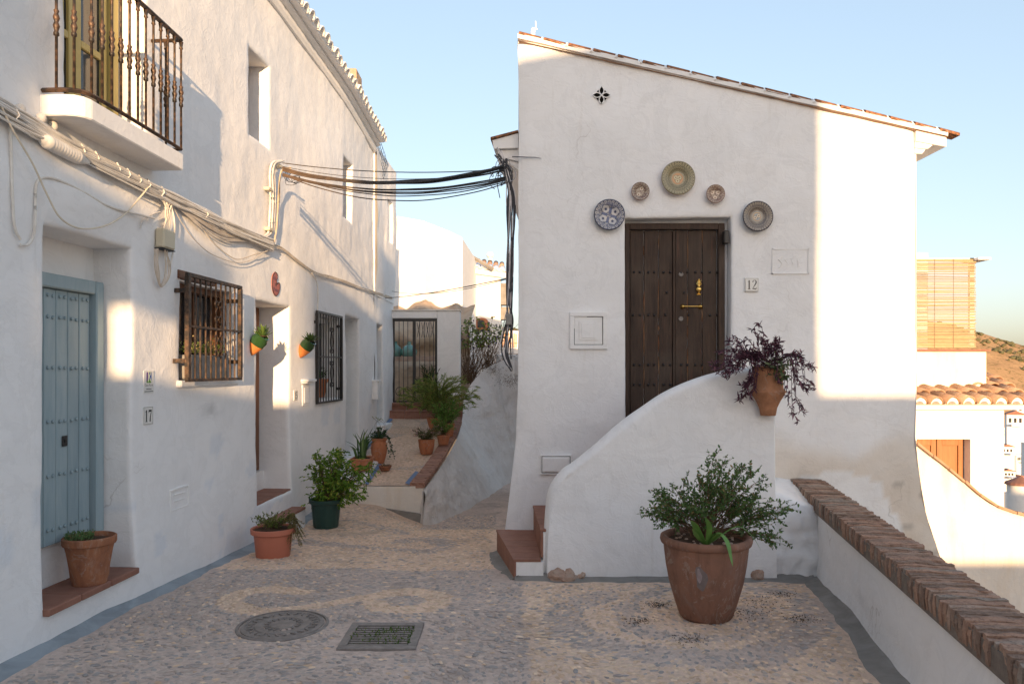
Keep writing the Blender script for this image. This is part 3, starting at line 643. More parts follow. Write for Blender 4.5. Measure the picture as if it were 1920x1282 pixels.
# balcony door: yellow frames with panes
b = MB(); F_ = -.285
for q in ((4.63, 4.70, 3.28, 5.29), (5.44, 5.51, 3.28, 5.29), (4.702, 5.438, 5.22, 5.29)): LBox(b, *q, -.298, -.20)
bd = b.build('balcony_door', M['yellowwood'], house, bevel=.005)
for a, c in ((4.72, 5.06), (5.07, 5.42)):
    b = MB(); LBox(b, a, a + .06, 3.29, 5.2, -.27, -.235); LBox(b, c - .06, c, 3.29, 5.2, -.27, -.235)
    for v0, v1 in ((3.29, 3.45), (3.86, 3.91), (4.4, 4.45), (5.12, 5.2)): LBox(b, a + .061, c - .061, v0, v1, -.27, -.237)
    b.build('door_leaf', M['yellowwood'], bd, bevel=.004)
    b = MB(); LBox(b, a + .061, c - .061, 3.29, 5.2, -.262, -.255); b.build('pane', M['glass'], bd)
# an open shutter leaf folded against the near reveal
b = MB(); LBox(b, 4.625, 4.655, 3.30, 5.24, -.20, -.03); b.build('shutter', M['yellowwood'], house, bevel=.004)
# flush meter doors and small relief marks in the plaster
for (x0, y0, x1, y1) in ((317, 912, 352, 960),):
    p0, p1 = wpt(x0, y1), wpt(x1, y0); uu0, uu1 = p0.y, p1.y; v0 = wpt(x0, 960).z; v1 = wpt(x1, 908).z
    b = MB()
    for q in ((uu0, uu1, v0, v0 + .012), (uu0, uu1, v1 - .012, v1), (uu0, uu0 + .012, v0 + .013, v1 - .013), (uu1 - .012, uu1, v0 + .013, v1 - .013)): LBox(b, *q, .0, .013)
    for k in range(3): LBox(b, uu0 + .06, uu1 - .06, v0 + .07 + .05 * k, v0 + .076 + .05 * k, .0, .012)
    b.build('meter_door', M['plaster_far'], house, bevel=.002)
b = MB(); p = wpt(571, 740); LBox(b, p.y - .11, p.y + .11, p.z - .13, p.z + .12, -.0, .02); LBox(b, p.y - .08, p.y + .08, p.z - .10, p.z + .09, .02, .03); b.build('meter_door', M['plaster_far'], house, bevel=.004)

# neighbouring house further along the same row
nh = thing('white_row_house', 'narrow white house at the far end of the left row, beside the iron gate', 'house', (float(LX(13)), 13, 0))
LPn = lambda u, v, d=0: LP(u, v, np.asarray(d) + .06)
vn = lines(-.3, 5.45, .1, (.66, 2.42, 4.0, 4.76)); un = lines(12.72, 14.62, .08, (13.0, 13.55, 13.75, 14.15))
plaster_wall('wall', M['plaster'], nh, un, vn, [(13.0, 13.55, .66, 2.42, .3), (13.75, 14.15, 4.0, 4.76, .22)], LPn, lambda u, v: .02 * fbm(u * 1.2, v * 1.2, 3, 3) + .008 * fbm(u * 6, v * 4, 3, 2) - .05 * sstep(3.4, 2.8, v), tint=lambda u, v: np.ones(np.shape(u) + (3,)))
b = MB(); LBox(b, 12.722, 14.60, 2.9, 5.44, -3.0, .02); LBox(b, 12.722, 14.6, -.3, 2.9, -3.0, -.36); b.build('house_body', M['plaster_far'], nh)
b = MB(); LBox(b, 13.77, 14.13, 4.01, 4.75, -.16, -.14); b.build('shutter', M['orangewood'], nh)
b = MB(); LBox(b, 13.02, 13.53, .67, 2.41, -.225, -.2); b.build('door', M['bluedoor'], nh)
b = MB(); LBox(b, 12.95, 13.62, .42, .66, -.2, .16); b.build('door_step', M['plaster_far'], nh, bevel=.01)

# ------------------------------------------------------------------ corner house number 12
FY = 7.1
h12 = thing('corner_house', 'tall white corner house with dark studded door and plates above it', 'house', (2, FY, 0))
def XLf(z): return np.interp(z, [-2.6, -.3, .1, .5, 1.0, 1.6, 6], [-.16, -.11, -.066, -.015, .04, .061, .061])
def XRf(z): return np.interp(z, [-2.6, -.8, -.15, .3, .94, 1.4, 3, 6], [4.75, 4.30, 4.08, 3.93, 3.84, 3.86, 3.85, 3.86])
def FT(u, v, d=0):                                # nominal X, height, proud
    u = np.asarray(u, float); v = np.asarray(v, float)
    l = (XLf(v) - .061) * (1 - sstep(.061, .9, u)); r = (XRf(v) - 3.86) * sstep(2.75, 3.86, u)
    return np.stack([u + l + r, FY - np.asarray(d) + 0 * u, v + 0 * u], -1)
OPEN_F = [(1.075, 2.085, 1.15, 3.08, .15)]
ul = lines(.061, 3.86, .05, (1.075, 2.085)); vl = lines(-2.5, 4.9, .05, (1.15, 3.08))
def dispF(u, v):
    d = .014 * fbm(u * .8, v * .8, 31, 2) + .007 * fbm(u * 3, v * 3, 5, 3) + .003 * fbm(u * 13, v * 11, 6, 2)
    d = d + (.03 * sstep(1.0, -.2, v)) + sstep(2.3, 2.7, u) * sstep(.9, .5, v) * .012 * fbm(u * 7, v * 7, 4, 3)
    corner = np.exp(-((u - .061) / .05) ** 2) + np.exp(-((u - 3.86) / .05) ** 2)
    return d - .03 * corner
def tintF(u, v):
    u = np.asarray(u, float); v = np.asarray(v, float); t = np.ones(u.shape + (3,)); n = fbm(u * 1.6, v * 1.6, 12, 4)
    t = t * (1 - .05 * np.abs(n))[..., None]
    buff = sstep(2.05, 2.4, u) * sstep(1.0, .75, v + .15 * n) * sstep(2.6, -.1, v - 0 * u); white = (u > 2.72) & (u < 3.55 + .15 * n) & (v < .62 + .1 * n) & (v > -.6)
    t = t * (1 - .30 * buff * np.where(white, .15, 1))[..., None] ** np.array((.45, .8, 1.25))
    sp = (fbm(u * 8, v * 11, 2, 3) > .55) & (u > 3.2) & (v < .6) & (v > -.3) & (u < 3.9); t = np.where(sp[..., None], t * .72, t)
    runs = (vnoise(u * 16, v * 1.2, 1) > .6) & (u > 2.12) & (u < 2.5) & (v < 1.25) & (v > .55); t = np.where(runs[..., None], t * np.array((.86, .80, .72)), t)
    return t
def vz(X): return 4.82 - .2275 * (X - .076)
plaster_wall('wall', M['plaster_smooth'], h12, ul, vl, OPEN_F, FT, dispF, clip=[((.076, FY, 4.775), (.2275, 0, 1))], tint=tintF)
# side walls, back and roof
def side(name, xf, sgn, y1=13.0, dirx=0.0):
    zz = np.linspace(-2.5, 1, 15).tolist(); top = vz(.061 if sgn < 0 else 3.86) - .05
    zz = np.array(zz + [1.6, 2.4, 3.2, top]); yy = np.linspace(FY + .012, y1, 12)
    YY, ZZ = np.meshgrid(yy, zz, indexing='ij'); XX = xf(ZZ) + dirx * (YY - FY)
    me = mesh(name, np.stack([XX, YY, ZZ], -1).reshape(-1, 3) - np.array(h12.location), grid_faces(len(yy), len(zz)), M['plaster_far'], True); link(name, me, h12)
side('side_wall', XLf, -1, 13.5, .077); side('side_wall', XRf, 1, 13.5, 0.0)
b = MB(); b.add([(.061, 7.06, 4.745), (4.13, 7.06, 3.835), (4.13, 13.5, 3.835), (.55, 13.5, 4.745)], [(0, 1, 2, 3)]); b.add([(.5, 13.5, -2.5), (.5, 13.5, 4.74), (3.86, 13.5, 3.85), (4.4, 13.5, -2.5)], [(0, 1, 2, 3)]); b.build('roof', M['rooftile'], h12, auto=False)
# verge: white mortar bed, brown tile lengths and mortar lumps between them
sl = math.atan(.2275); cs, sn = math.cos(sl), math.sin(sl); Ls = .235 / cs
b = MB(); n_ = 60; xs = np.linspace(.055, 4.125, n_); V = []
for i, x in enumerate(xs):
    z = vz(x) - .042; j = .004 * float(vnoise(x * 9, 1.0)); V += [(x, FY - .035 + j, z - .012), (x, FY - .038 + j, z + .03), (x, FY + .25, z + .035), (x, FY + .25, z - .012)]
b.add(V, [(i * 4 + j, (i + 1) * 4 + j, (i + 1) * 4 + (j + 1) % 4, i * 4 + (j + 1) % 4) for i in range(n_ - 1) for j in range(4)] + [(0, 1, 2, 3), tuple(4 * n_ - 4 + k for k in range(4))]); b.build('verge_bed', M['plaster_far'], h12)
q = MB(); a = np.linspace(0, math.pi, 7); V = []
for xx, rr in ((0, .052), (.20, .046)):
    for t_ in a: V.append((xx, -math.cos(t_) * rr * 1.5, math.sin(t_) * rr))
q.add(V, [(i, i + 1, 7 + i + 1, 7 + i) for i in range(6)] + [tuple(range(7)), tuple(range(7, 14)), (0, 6, 13, 7)]); vt = [mesh('verge_tile', np.concatenate(q.v) + .0025 * RNG.standard_normal((14, 3)), q.f, M['vergetile'], False) for _ in range(4)]
x = .062; k = 0
while x < 4.05:
    w = U(.95, 1.06); link('verge_tile', vt[k % 4], h12, (x, FY + .035, vz(x) - .018 + U(-.004, .003)), (0, sl, U(-.01, .01)), (w * 1.02, 1, 1))
    if k: 
        b = MB(); b.tube([(x - .016, FY - .04, vz(x) - .028), (x - .010, FY + .01, vz(x) + .018), (x - .012, FY + .09, vz(x) + .012)], .014, 6); b.build('mortar_joint', M['plaster_far'], h12, smooth=True)
    for r in range(1, 4): link('roof_tile', m_tile, h12, (x + .1, FY + .05 + .19 * r, vz(x + .1) - .03), (0, 0, 0), None) if False else None
    x += .2345; k += 1
# eave on the right: overhanging slab with stepped corbel
b = MB(); b.prism([(3.83, 3.80), (4.118, 3.745), (4.118, 3.835), (3.83, 3.90)], lambda a, c, d: (a, d, c), 7.075, 13.4); b.prism([(3.83, 3.74), (3.95, 3.73), (4.0, 3.768), (3.83, 3.80)], lambda a, c, d: (a, d, c), 7.09, 13.4)
b.prism([(3.83, 3.69), (3.90, 3.685), (3.935, 3.728), (3.83, 3.738)], lambda a, c, d: (a, d, c), 7.10, 13.4); b.build('eave', M['plaster_far'], h12, bevel=.004)
# eave on the left, running back along the alley
def EL_(a, c, d): return (a + .077 * (d - FY), d, c)
b = MB(); b.prism([(-.20, 3.85), (.05, 3.92), (.05, 3.78), (-.185, 3.77)], EL_, FY + .12, 13.4); b.prism([(-.155, 3.765), (.05, 3.775), (.05, 3.66), (-.13, 3.70)], EL_, FY + .16, 13.4); b.prism([(-.10, 3.69), (.05, 3.655), (.05, 3.58)], EL_, FY + .19, 13.4); b.build('eave', M['plaster_far'], h12)
b = MB(); b.prism([(-.215, 3.853), (.05, 3.925), (.05, 3.945), (-.215, 3.876)], EL_, FY + .10, 13.4); b.build('eave_edge_tile', M['vergetile'], h12)
b = MB(); b.tube([(.21, 7.35, 4.7), (.205, 7.35, 4.95), (.215, 7.35, 4.99)], .022, 8); b.tube([(.215, 7.35, 4.97), (.235, 7.35, 4.99), (.232, 7.35, 5.06)], .006, 5); b.tube([(.19, 7.35, 4.985), (.25, 7.35, 4.982)], .006, 5)
tag(b.build('antenna_pipe', M['plaster_far']), 'short white antenna pipe standing on the peak of the corner house roof', 'pipe')

# the door of number 12
DY = FY + .15
def fb(b, x0, x1, z0, z1, y0, y1): return b.box(x0, x1, y0, y1, z0, z1)
b = MB(); fb(b, 1.09, 1.135, 1.17, 3.045, DY - .06, DY + .03); fb(b, 1.99, 2.05, 1.17, 3.045, DY - .06, DY + .03); fb(b, 1.136, 1.989, 2.985, 3.045, DY - .06, DY + .03)
dd = b.build('studded_door', M['darkwood'], h12, bevel=.004)
edges = [1.14, 1.277, 1.419, 1.556, 1.578, 1.700, 1.842, 1.985]; k = 0
for a, c in zip(edges[:-1], edges[1:]):
    if abs(c - a) < .03:
        b = MB(); fb(b, a, c, 1.175, 2.98, DY - .032, DY + .02); b.build('meeting_strip', M['darkwood'], dd, bevel=.002); continue
    b = MB(); fb(b, a + .003, c - .003, 1.175, 2.98, DY - .02 + U(-.003, .003), DY + .02); b.build('plank', M['darkwood'], dd, bevel=.004)
for x in edges[1:3] + edges[5:7]:
    b = MB(); P = []
    z = 1.2
    while z < 2.9:
        L = U(.05, .4); 
        if random.random() < .75: b.tube([(x + U(-.003, .003), DY - .018, z), (x + U(-.003, .003), DY - .0185, z + L * .5), (x + U(-.003, .003), DY - .018, z + L)], [.001, U(.003, .0075), .001], 4)
        z += L + U(.0, .08)
    b.build('worn_edge', M['splinter'], dd)
sd = MB(); sd.lathe([(0, .014), (.006, .012), (.012, .006), (.0135, 0)], n=8, axis='y'); v = np.concatenate(sd.v); v[:, 1] *= -1; v[:, 1] = -np.abs(v[:, 1]); stud_d = mesh('stud', v, sd.f, M['blackiron'], True)
def zf(py): return CH - (py - HY) / FPX * DY
for py, xs_ in ((511, 'all'), (549, [1249, 1282]), (591, [1186, 1199, 1215, 1226, 1247, 1290, 1330, 1343]), (684, 'all'), (721, 'all')):
    if xs_ == 'all': xs_ = [1188, 1199, 1215, 1226, 1243, 1256, 1276, 1288, 1303, 1315, 1330, 1343]
    for x in xs_: link('stud', stud_d, dd, ((x - CX) / FPX * DY, DY - .021, zf(py)))
for py in (515, 598):
    b = MB(); b.lathe([(.022, 0), (.022, .006), (.016, .008), (.012, .003), (.0, .003)], (1.635, 0, 0), n=20, axis='y'); b.v[-1][:, 1] = DY - .022 - np.abs(b.v[-1][:, 1]); b.v[-1][:, 2] += zf(py); b.build('lock', M['castiron'], dd, smooth=True)
# knocker and bar handle
b = MB(); kx, kz = (1309 - CX) / FPX * DY, zf(543)
b.lathe([(.006, .03), (.016, .028), (.026, .022), (.030, .012), (.028, .002)], (0, 0, 0), n=16, axis='y'); b.v[-1][:, 1] = -np.abs(b.v[-1][:, 1]) + DY - .018; b.v[-1][:, 0] += kx; b.v[-1][:, 2] += kz
for s in (-1, 1): b.tube([(kx + s * .004, DY - .03, kz + .03), (kx + s * .022, DY - .035, kz + .05), (kx + s * .010, DY - .03, kz + .075), (kx + s * .024, DY - .03, kz + .085)], .007, 6)
b.tube([(kx, DY - .026, kz - .028), (kx, DY - .032, kz - .045)], [.010, .014], 8); b.tube([(kx, DY - .026, kz + .03), (kx, DY - .03, kz + .10)], [.012, .006], 8); b.tube([(kx - .02, DY - .026, kz - .05), (kx + .02, DY - .026, kz - .05)], .006, 6)
b.build('knocker', M['brass'], dd, smooth=True)
b = MB(); hz = zf(575)
for px in (1279, 1312):
    x = (px - CX) / FPX * DY; b.lathe([(.004, .034), (.012, .03), (.018, .018), (.024, .010), (.026, 0)], (0, 0, 0), n=16, axis='y'); b.v[-1][:, 1] = -np.abs(b.v[-1][:, 1]) + DY - .02; b.v[-1][:, 0] += x; b.v[-1][:, 2] += hz
b.tube([((1279 - CX) / FPX * DY, DY - .045, hz), ((1312 - CX) / FPX * DY, DY - .045, hz)], .0055, 8); b.build('bar_handle', M['brass'], dd, smooth=True)
b = MB(); fb(b, 1.075, 2.085, 1.12, 1.172, FY - .02, DY + .05); b.build('threshold', M['tile'], h12, bevel=.005)
b = MB(); x = (1361 - CX) / FPX * FY; b.box(x - .024, x + .026, FY - .03, FY + .055, zf(462) , zf(438)); b.build('door_closer', M['blackiron'], h12, bevel=.008)

# cabinets, relief panel and flower vent on the facade
def frame_panel(x0, x1, z0, z1, y, name, mat, fw=.04, th=.018):
    b = MB(); fb(b, x0, x1, z1 - fw, z1, y - th, y + .03); fb(b, x0, x1, z0, z0 + fw, y - th, y + .03); fb(b, x0, x0 + fw, z0 + fw + .001, z1 - fw - .001, y - th, y + .03); fb(b, x1 - fw, x1, z0 + fw + .001, z1 - fw - .001, y - th, y + .03)
    o = b.build(name, mat, h12, bevel=.003)
    g = .006; b = MB(); fb(b, x0 + fw + g, x1 - fw - g, z0 + fw + g, z1 - fw - g, y - .003, y + .03); fb(b, x0 + fw * 2.2, x1 - fw * 2.4, z0 + fw * 2.1, z1 - fw * 2.1, y - .012, y - .003); fb(b, x0 + fw * 2.7, x1 - fw * 2.9, z0 + fw * 2.6, z1 - fw * 2.6, y - .017, y - .012); b.build('panel', mat, o, bevel=.002)
    b = MB(); fb(b, x0 + fw, x1 - fw, z0 + fw, z1 - fw, y + .004, y + .01) ; b.build('gap', M['black'], o); return o
frame_panel(.548, .903, 1.83, 2.18, FY - .015, 'meter_cabinet', M['plaster_far'])
frame_panel(.268, .565, .645, .83, FY - .035, 'meter_cabinet', M['plaster_far'], .012, .006)
b = MB(); x0, x1, z0, z1 = 2.475, 2.825, 2.545, 2.785
for q in ((x0, x1, z1 - .008, z1), (x0, x1, z0, z0 + .008), (x0, x0 + .008, z0, z1), (x1 - .008, x1, z0, z1)): fb(b, *q, FY - .0005, FY + .02)
for k in range(4): b.tube([(x0 + .07 + .06 * k, FY + .009, z0 + .06 + .02 * math.sin(k)), (x0 + .10 + .05 * k, FY + .007, z0 + .10), (x0 + .06 + .06 * k, FY + .007, z0 + .14), (x0 + .10 + .06 * k, FY + .009, z0 + .17)], .006, 6)
b.build('relief_panel', M['plaster_far'], h12, smooth=True)
vx, vzz = (1127.5 - CX) / FPX * FY, CH + (HY - 180) / FPX * FY; R_ = .082
def petal(L, w, a, n=9, o=0.0):
    P = [(o + L * t, w * math.sin(math.pi * t) ** .8) for t in np.linspace(0, 1, n)] + [(o + L * t, -w * math.sin(math.pi * t) ** .8) for t in np.linspace(1, 0, n)[1:-1]]
    return [(x * math.cos(a) - y * math.sin(a), x * math.sin(a) + y * math.cos(a)) for x, y in P]
FTv = lambda a, c, d: (vx + a, FY - d, vzz + c)
b = MB()
for k in range(4): b.prism(petal(.074, .0165, k * math.pi / 2, o=.008), FTv, -.02, .018)
for k in range(4):
    a = math.pi / 4 + k * math.pi / 2; c_, s_ = math.cos(a), math.sin(a); tri = [(.024, 0), (.050, -.030), (.056, 0), (.050, .030)]; b.prism([(x * c_ - y * s_, x * s_ + y * c_) for x, y in tri], FTv, -.02, .0176)
vent = b.build('flower_vent', M['black'], h12)
b = MB()
for k in range(4):
    P = petal(.080, .0225, k * math.pi / 2, 12, .003); b.tube([FTv(a, c, .02) for a, c in P + [P[0]]], .0048, 5)
b.tube([FTv(.004, 0, .022), FTv(-.004, 0, .022)], .004, 5); b.build('vent_tracery', M['plaster_far'], vent)

# ------------------------------------------------------------------ stair with its curved parapet
st = thing('entrance_stair', 'white masonry stair with curved parapet and terracotta treads below door number 12', 'stair', (1, 6, 0))
OUT = np.array([(.280, -.12), (.280, .20), (.287, .36), (.309, .61), (.356, .724), (.437, .819), (.489, .849), (.656, .981), (.896, 1.19), (1.093, 1.329), (1.22, 1.415), (1.371, 1.491), (1.543, 1.556), (1.70, 1.60), (1.82, 1.629), (2.0, 1.640), (2.10, 1.645)])
OUT = curve2(OUT, 5); cum = np.concatenate([[0], np.cumsum(np.hypot(*np.diff(OUT, axis=0).T))]); ss = np.linspace(0, cum[-1], 90); ox, oz = np.interp(ss, cum, OUT[:, 0]), np.interp(ss, cum, OUT[:, 1])
bx = np.linspace(.285, 2.12, 90); bz = np.full(90, -.2); bx = .35 * bx + .65 * np.maximum(ox, bx * .999) if False else bx
K = 34; rows = []
for k in range(K + 1):
    t = k / K; x = bx * (1 - t) + ox * t; z = bz * (1 - t) + oz * t
    y = 6.0 - (.014 * fbm(x * 1.5, z * 1.5, 3, 3) + .005 * fbm(x * 6, z * 6, 3, 3) + .03 * sstep(.5, -.1, z))
    rows.append(np.stack([x, y, z], -1))
tx_, tz_ = np.gradient(ox), np.gradient(oz); l_ = np.hypot(tx_, tz_); nx_, nz_ = -tz_ / l_, tx_ / l_
for a in np.linspace(0, math.pi, 9)[1:]:
    r = .10; rows.append(np.stack([ox + nx_ * r * .55 * math.sin(a) - nx_ * 0, 6.0 + r - r * math.cos(a) - .0 * ox, oz + nz_ * r * .55 * math.sin(a)], -1))
rows[-1 - 7:] = rows[-8:]
rows.append(np.stack([ox * 0 + bx, 6.2 + 0 * ox, bz], -1))
for r_ in rows[K + 1 - 1:K + 9]: r_[:, 0] -= nx_ * .03; r_[:, 2] -= nz_ * .03
V = np.stack(rows, 1).reshape(-1, 3); nr = len(rows)
me = mesh('parapet', V - np.array(st.location), grid_faces(90, nr) + [tuple(range(nr)), tuple(89 * nr + j for j in range(nr))[::-1]], M['plaster_smooth'], True, np.ones((len(V), 3)))
bm = bmesh.new(); bm.from_mesh(me); bmesh.ops.recalc_face_normals(bm, faces=bm.faces); bm.to_mesh(me); bm.free(); me.polygons.foreach_set('use_smooth', [True] * len(me.polygons)); me.set_sharp_from_angle(angle=math.radians(60)); link('parapet', me, st)
b = MB(); b.box(1.95, 2.13, 6.012, FY - .003, -.2, 1.62); b.build('end_parapet', M['plaster_far'], st, bevel=.03)
hs = [.12, .35, .56, .77, .98, 1.17]; xs0 = [-.0, .222, .44, .65, .86, 1.07, 1.96]
for i, h in enumerate(hs):
    y0 = 5.99 if i < 1 else (6.04 if i == 1 else 6.19); x0 = xs0[i] + .012; x1 = xs0[i + 1] if i < 5 else 1.96
    sk = lambda y: -(y - 6.0) * (.145 if i == 0 else (.03 if i == 1 else 0))
    b = MB(); V = [(x0 + .02 + sk(y), y, z) for y in (y0 + .0, FY - .004) for z in (-.25, h - .024)] + [(x1 + .03, y, z) for y in (y0 + .0, FY - .004) for z in (-.25, h - .024)]
    b.add(V, [(0, 1, 3, 2), (4, 6, 7, 5), (0, 4, 5, 1), (2, 3, 7, 6), (0, 2, 6, 4), (1, 5, 7, 3)]); b.build('step_block', M['plaster_far'], st)
    ny = 5 if i < 2 else 3; yy = np.linspace(y0 - .006, FY - .006, ny + 1)
    for j in range(ny):                           # tread tiles
        b = MB(); ya, yb = yy[j], yy[j + 1] - .004; zt = h - .022
        V = [(x0 - .004 + sk(ya), ya, zt), (x0 - .004 + sk(yb), yb, zt), (x1 + .01, yb, zt), (x1 + .01, ya, zt)]; V = V + [(a, c, zt + .022) for a, c, d in V]
        b.add(V, [(0, 1, 2, 3), (4, 5, 6, 7), (0, 1, 5, 4), (1, 2, 6, 5), (2, 3, 7, 6), (3, 0, 4, 7)]); b.build('tread_tile', M['tile'], st, bevel=.002)
    nr_ = 7 if i < 2 else 4; yy = np.linspace(y0 - .004, FY - .008, nr_ + 1); zb = -.14 if i == 0 else hs[i - 1] + .001
    for j in range(nr_):                          # riser tiles
        b = MB(); ya, yb = yy[j], yy[j + 1] - .004; zb_ = zb
        V = [(x0 + .002 + sk(ya), ya, zb_), (x0 + .002 + sk(yb), yb, zb_), (x0 + .019 + sk(yb), yb, zb_), (x0 + .019 + sk(ya), ya, zb_)]; V = V + [(a, c, h - .0235) for a, c, d in V]
        b.add(V, [(0, 1, 2, 3), (4, 5, 6, 7), (0, 1, 5, 4), (1, 2, 6, 5), (2, 3, 7, 6), (3, 0, 4, 7)]); b.build('riser_tile', M['tile'], st, bevel=.002)

# rough low block between the stair and the garden parapet
nu, nv = 40, 34; uu, vv = np.meshgrid(np.linspace(2.11, 2.66, nu), np.linspace(0, 1, nv), indexing='ij')
top = np.interp(uu, [2.11, 2.2, 2.35, 2.47, 2.66], [.615, .61, .55, .51, .50])
t1 = np.clip(vv / .72, 0, 1); t2 = np.clip((vv - .72) / .28, 0, 1)
zz = -.15 + (top + .15) * t1 + .10 * t2 + .012 * fbm(uu * 6, vv * 6, 3, 2) * (t1 > .3); yy = 6.0 + (FY - 6.0) * t2 * .98 - .028 * np.abs(fbm(uu * 5, zz * 7, 2, 3)) - .012 * fbm(uu * 16, zz * 22, 2, 2) + .04 * t1
me = mesh('low_block', np.stack([uu, yy, zz], -1).reshape(-1, 3) - np.array(st.location), grid_faces(nu, nv), M['plaster_dirty'] if False else M['plaster'], True, np.ones((nu * nv, 3))); link('low_block', me, st)

# ------------------------------------------------------------------ garden parapet with brick coping
pw = thing('brick_topped_parapet', 'low white parapet wall with a coping of upright bricks at the lower right', 'wall', (2, 5, 0))
def PP(s, off, z):                                # s = depth, off = towards the lane
    s = np.asarray(s, float); return np.stack([1.32 + .19 * s + off * .982, s - off * .187, z + 0 * s], -1)
S_ = np.concatenate([np.linspace(-3, 1.6, 10), np.linspace(1.7, 7.08, 130)]); Vz = np.concatenate([np.linspace(-.2, .52, 24)])
SS, ZZ = np.meshgrid(S_, Vz, indexing='ij'); d = .010 * fbm(SS * 1.6, ZZ * 1.6, 3, 3) + .004 * fbm(SS * 7, ZZ * 9, 4, 3) + .05 * sstep(.15, -.1, ZZ) * .5
Vf = PP(SS, -d, ZZ).reshape(-1, 3)
b = MB(); b.add(Vf, grid_faces(len(S_), len(Vz))); b.add([PP(-3, .24, -2.5), PP(7.08, .24, -2.5), PP(7.08, .24, .52), PP(-3, .24, .52)], [(0, 1, 2, 3)]); b.add([PP(-3, 0, .52), PP(7.08, 0, .52), PP(7.08, .24, .52), PP(-3, .24, .52)], [(0, 1, 2, 3)]); b.add([PP(-3, 0, -.2), PP(-3, .24, -.2), PP(-3, .24, .52), PP(-3, 0, .52)], [(0, 1, 2, 3)])
b.build('wall', M['plaster'], pw, smooth=True, auto=False, col=True)
b = MB(); Sm = np.linspace(-3, 7.09, 60); V = []
for s in Sm:
    for o_, z in ((-.022, .485), (-.022, .585), (.255, .590), (.255, .485)): V.append(PP(s, o_, z))
b.add(V, [(i * 4 + j, (i + 1) * 4 + j, (i + 1) * 4 + (j + 1) % 4, i * 4 + (j + 1) % 4) for i in range(59) for j in range(4)] + [(0, 1, 2, 3), tuple(236 + k for k in range(4))]); b.build('mortar_bed', M['mortar'], pw)
variants = []
for k in range(8):
    bm = bmesh.new(); bmesh.ops.create_cube(bm, size=1); bmesh.ops.subdivide_edges(bm, edges=[e for e in bm.edges if abs(e.verts[0].co.x - e.verts[1].co.x) > .5], cuts=5)
    bmesh.ops.subdivide_edges(bm, edges=[e for e in bm.edges if abs(e.verts[0].co.z - e.verts[1].co.z) > .5], cuts=1)
    for v in bm.verts:
        v.co = Vector((v.co.x * .285, v.co.y * .036, v.co.z * .112)); e_ = abs(v.co.x) > .14
        v.co.x += random.gauss(0, .003); v.co.y += random.gauss(0, .0030) * (1.3 if e_ else 1); v.co.z += random.gauss(0, .0028); 
        if e_ and abs(v.co.z) > .05: v.co.x *= .975; v.co.z *= .95; v.co.y *= .85
    me = bpy.data.meshes.new('brick'); bm.to_mesh(me); bm.free(); me.materials.append(M['brick']); variants.append(me)
s = 7.06
while s > 1.3:
    p = PP(s, .1165 + U(-.007, .007), .553 + U(-.004, .005)); link('brick', variants[random.randrange(8)], pw, p, (U(-.03, .03), U(-.015, .015), -.19 + U(-.035, .035)), (U(.97, 1.03), U(.9, 1.08), 1)); s -= .0435

# ------------------------------------------------------------------ raised path, retaining wall, gate
def Zr(y): return .09 + .139 * (np.asarray(y, float) - 9.9)
OE = np.array([(-1.17, 9.88), (-1.09, 10.6), (-1.02, 11.43), (-.96, 12.6), (-.934, 13.76), (-.97, 14.5)])
ysr = np.linspace(9.9, 14.25, 70); xo = np.interp(ysr, OE[:, 1], OE[:, 0]) - .19; ts = np.linspace(0, 1, 26)
XX = LX(ysr)[:, None] * (1 - ts) + xo[:, None] * ts; YY = np.repeat(ysr[:, None], 26, 1); ZZ = Zr(YY) + .008 * fbm(XX * 3, YY * 3, 3, 3)
me = mesh('raised_path', np.stack([XX, YY, ZZ], -1).reshape(-1, 3), grid_faces(70, 26), M['street'], True, (np.where((np.abs(fbm(XX * .9, YY * .8, 5, 2)) < .12)[..., None], GREY, BEIGE) * 1.3 * (1 + .12 * fbm(XX * 2, YY * 2, 4, 3))[..., None]).reshape(-1, 3))
path = link('raised_path', me); tag(path, kind='structure')
b = MB(); b.prism([(-2.42, -.4), (-1.17, -.5), (-1.17, .085), (-2.42, .085)], lambda a, c, d: (a, d, c), 9.9, 10.05); stp = b.build('path_step', M['plaster_cream'], path)
b = MB(); b.box(-2.0, -1.18, 9.84, 9.9, -.45, -.155, lambda p: (p[0], p[1], p[2] + (-.12 * max(0, (p[0] + 2.0) / .8) if p[2] > -.3 else -.15))); b.build('step_fillet', M['cement'], path)
# small stones of the path
gx_, gy_ = np.meshgrid(np.arange(-2.2, -1.2, .055), np.arange(10.0, 14.1, .055), indexing='ij'); x_ = gx_.ravel() + RNG.uniform(-.02, .02, gx_.size); y_ = gy_.ravel() + RNG.uniform(-.02, .02, gx_.size)
kk = (x_ < np.interp(y_, OE[:, 1], OE[:, 0]) - .22) & (x_ > LX(y_) + .05); x_, y_ = x_[kk], y_[kk]; n_ = len(x_)
an = RNG.uniform(0, 3.1, n_)[:, None]; sc = RNG.uniform(.016, .03, n_)[:, None]; lx, ly = pv[:, 0][None] * sc * 1.2, pv[:, 1][None] * sc * .7
V = np.stack([x_[:, None] + lx * np.cos(an) - ly * np.sin(an), y_[:, None] + lx * np.sin(an) + ly * np.cos(an), (Zr(y_) + .008 * fbm(x_ * 3, y_ * 3, 3, 3))[:, None] + pv[:, 2][None] * .005], -1)
F = [tuple(int(a) + i * m for a in q) for i in range(n_) for q in pf]
tag(link('path_pebbles', mesh('path_pebbles', V.reshape(-1, 3), F, M['pebble'], True, np.repeat(light[RNG.integers(0, 4, n_)] * 1.25, m, 0)), path), kind='stuff')
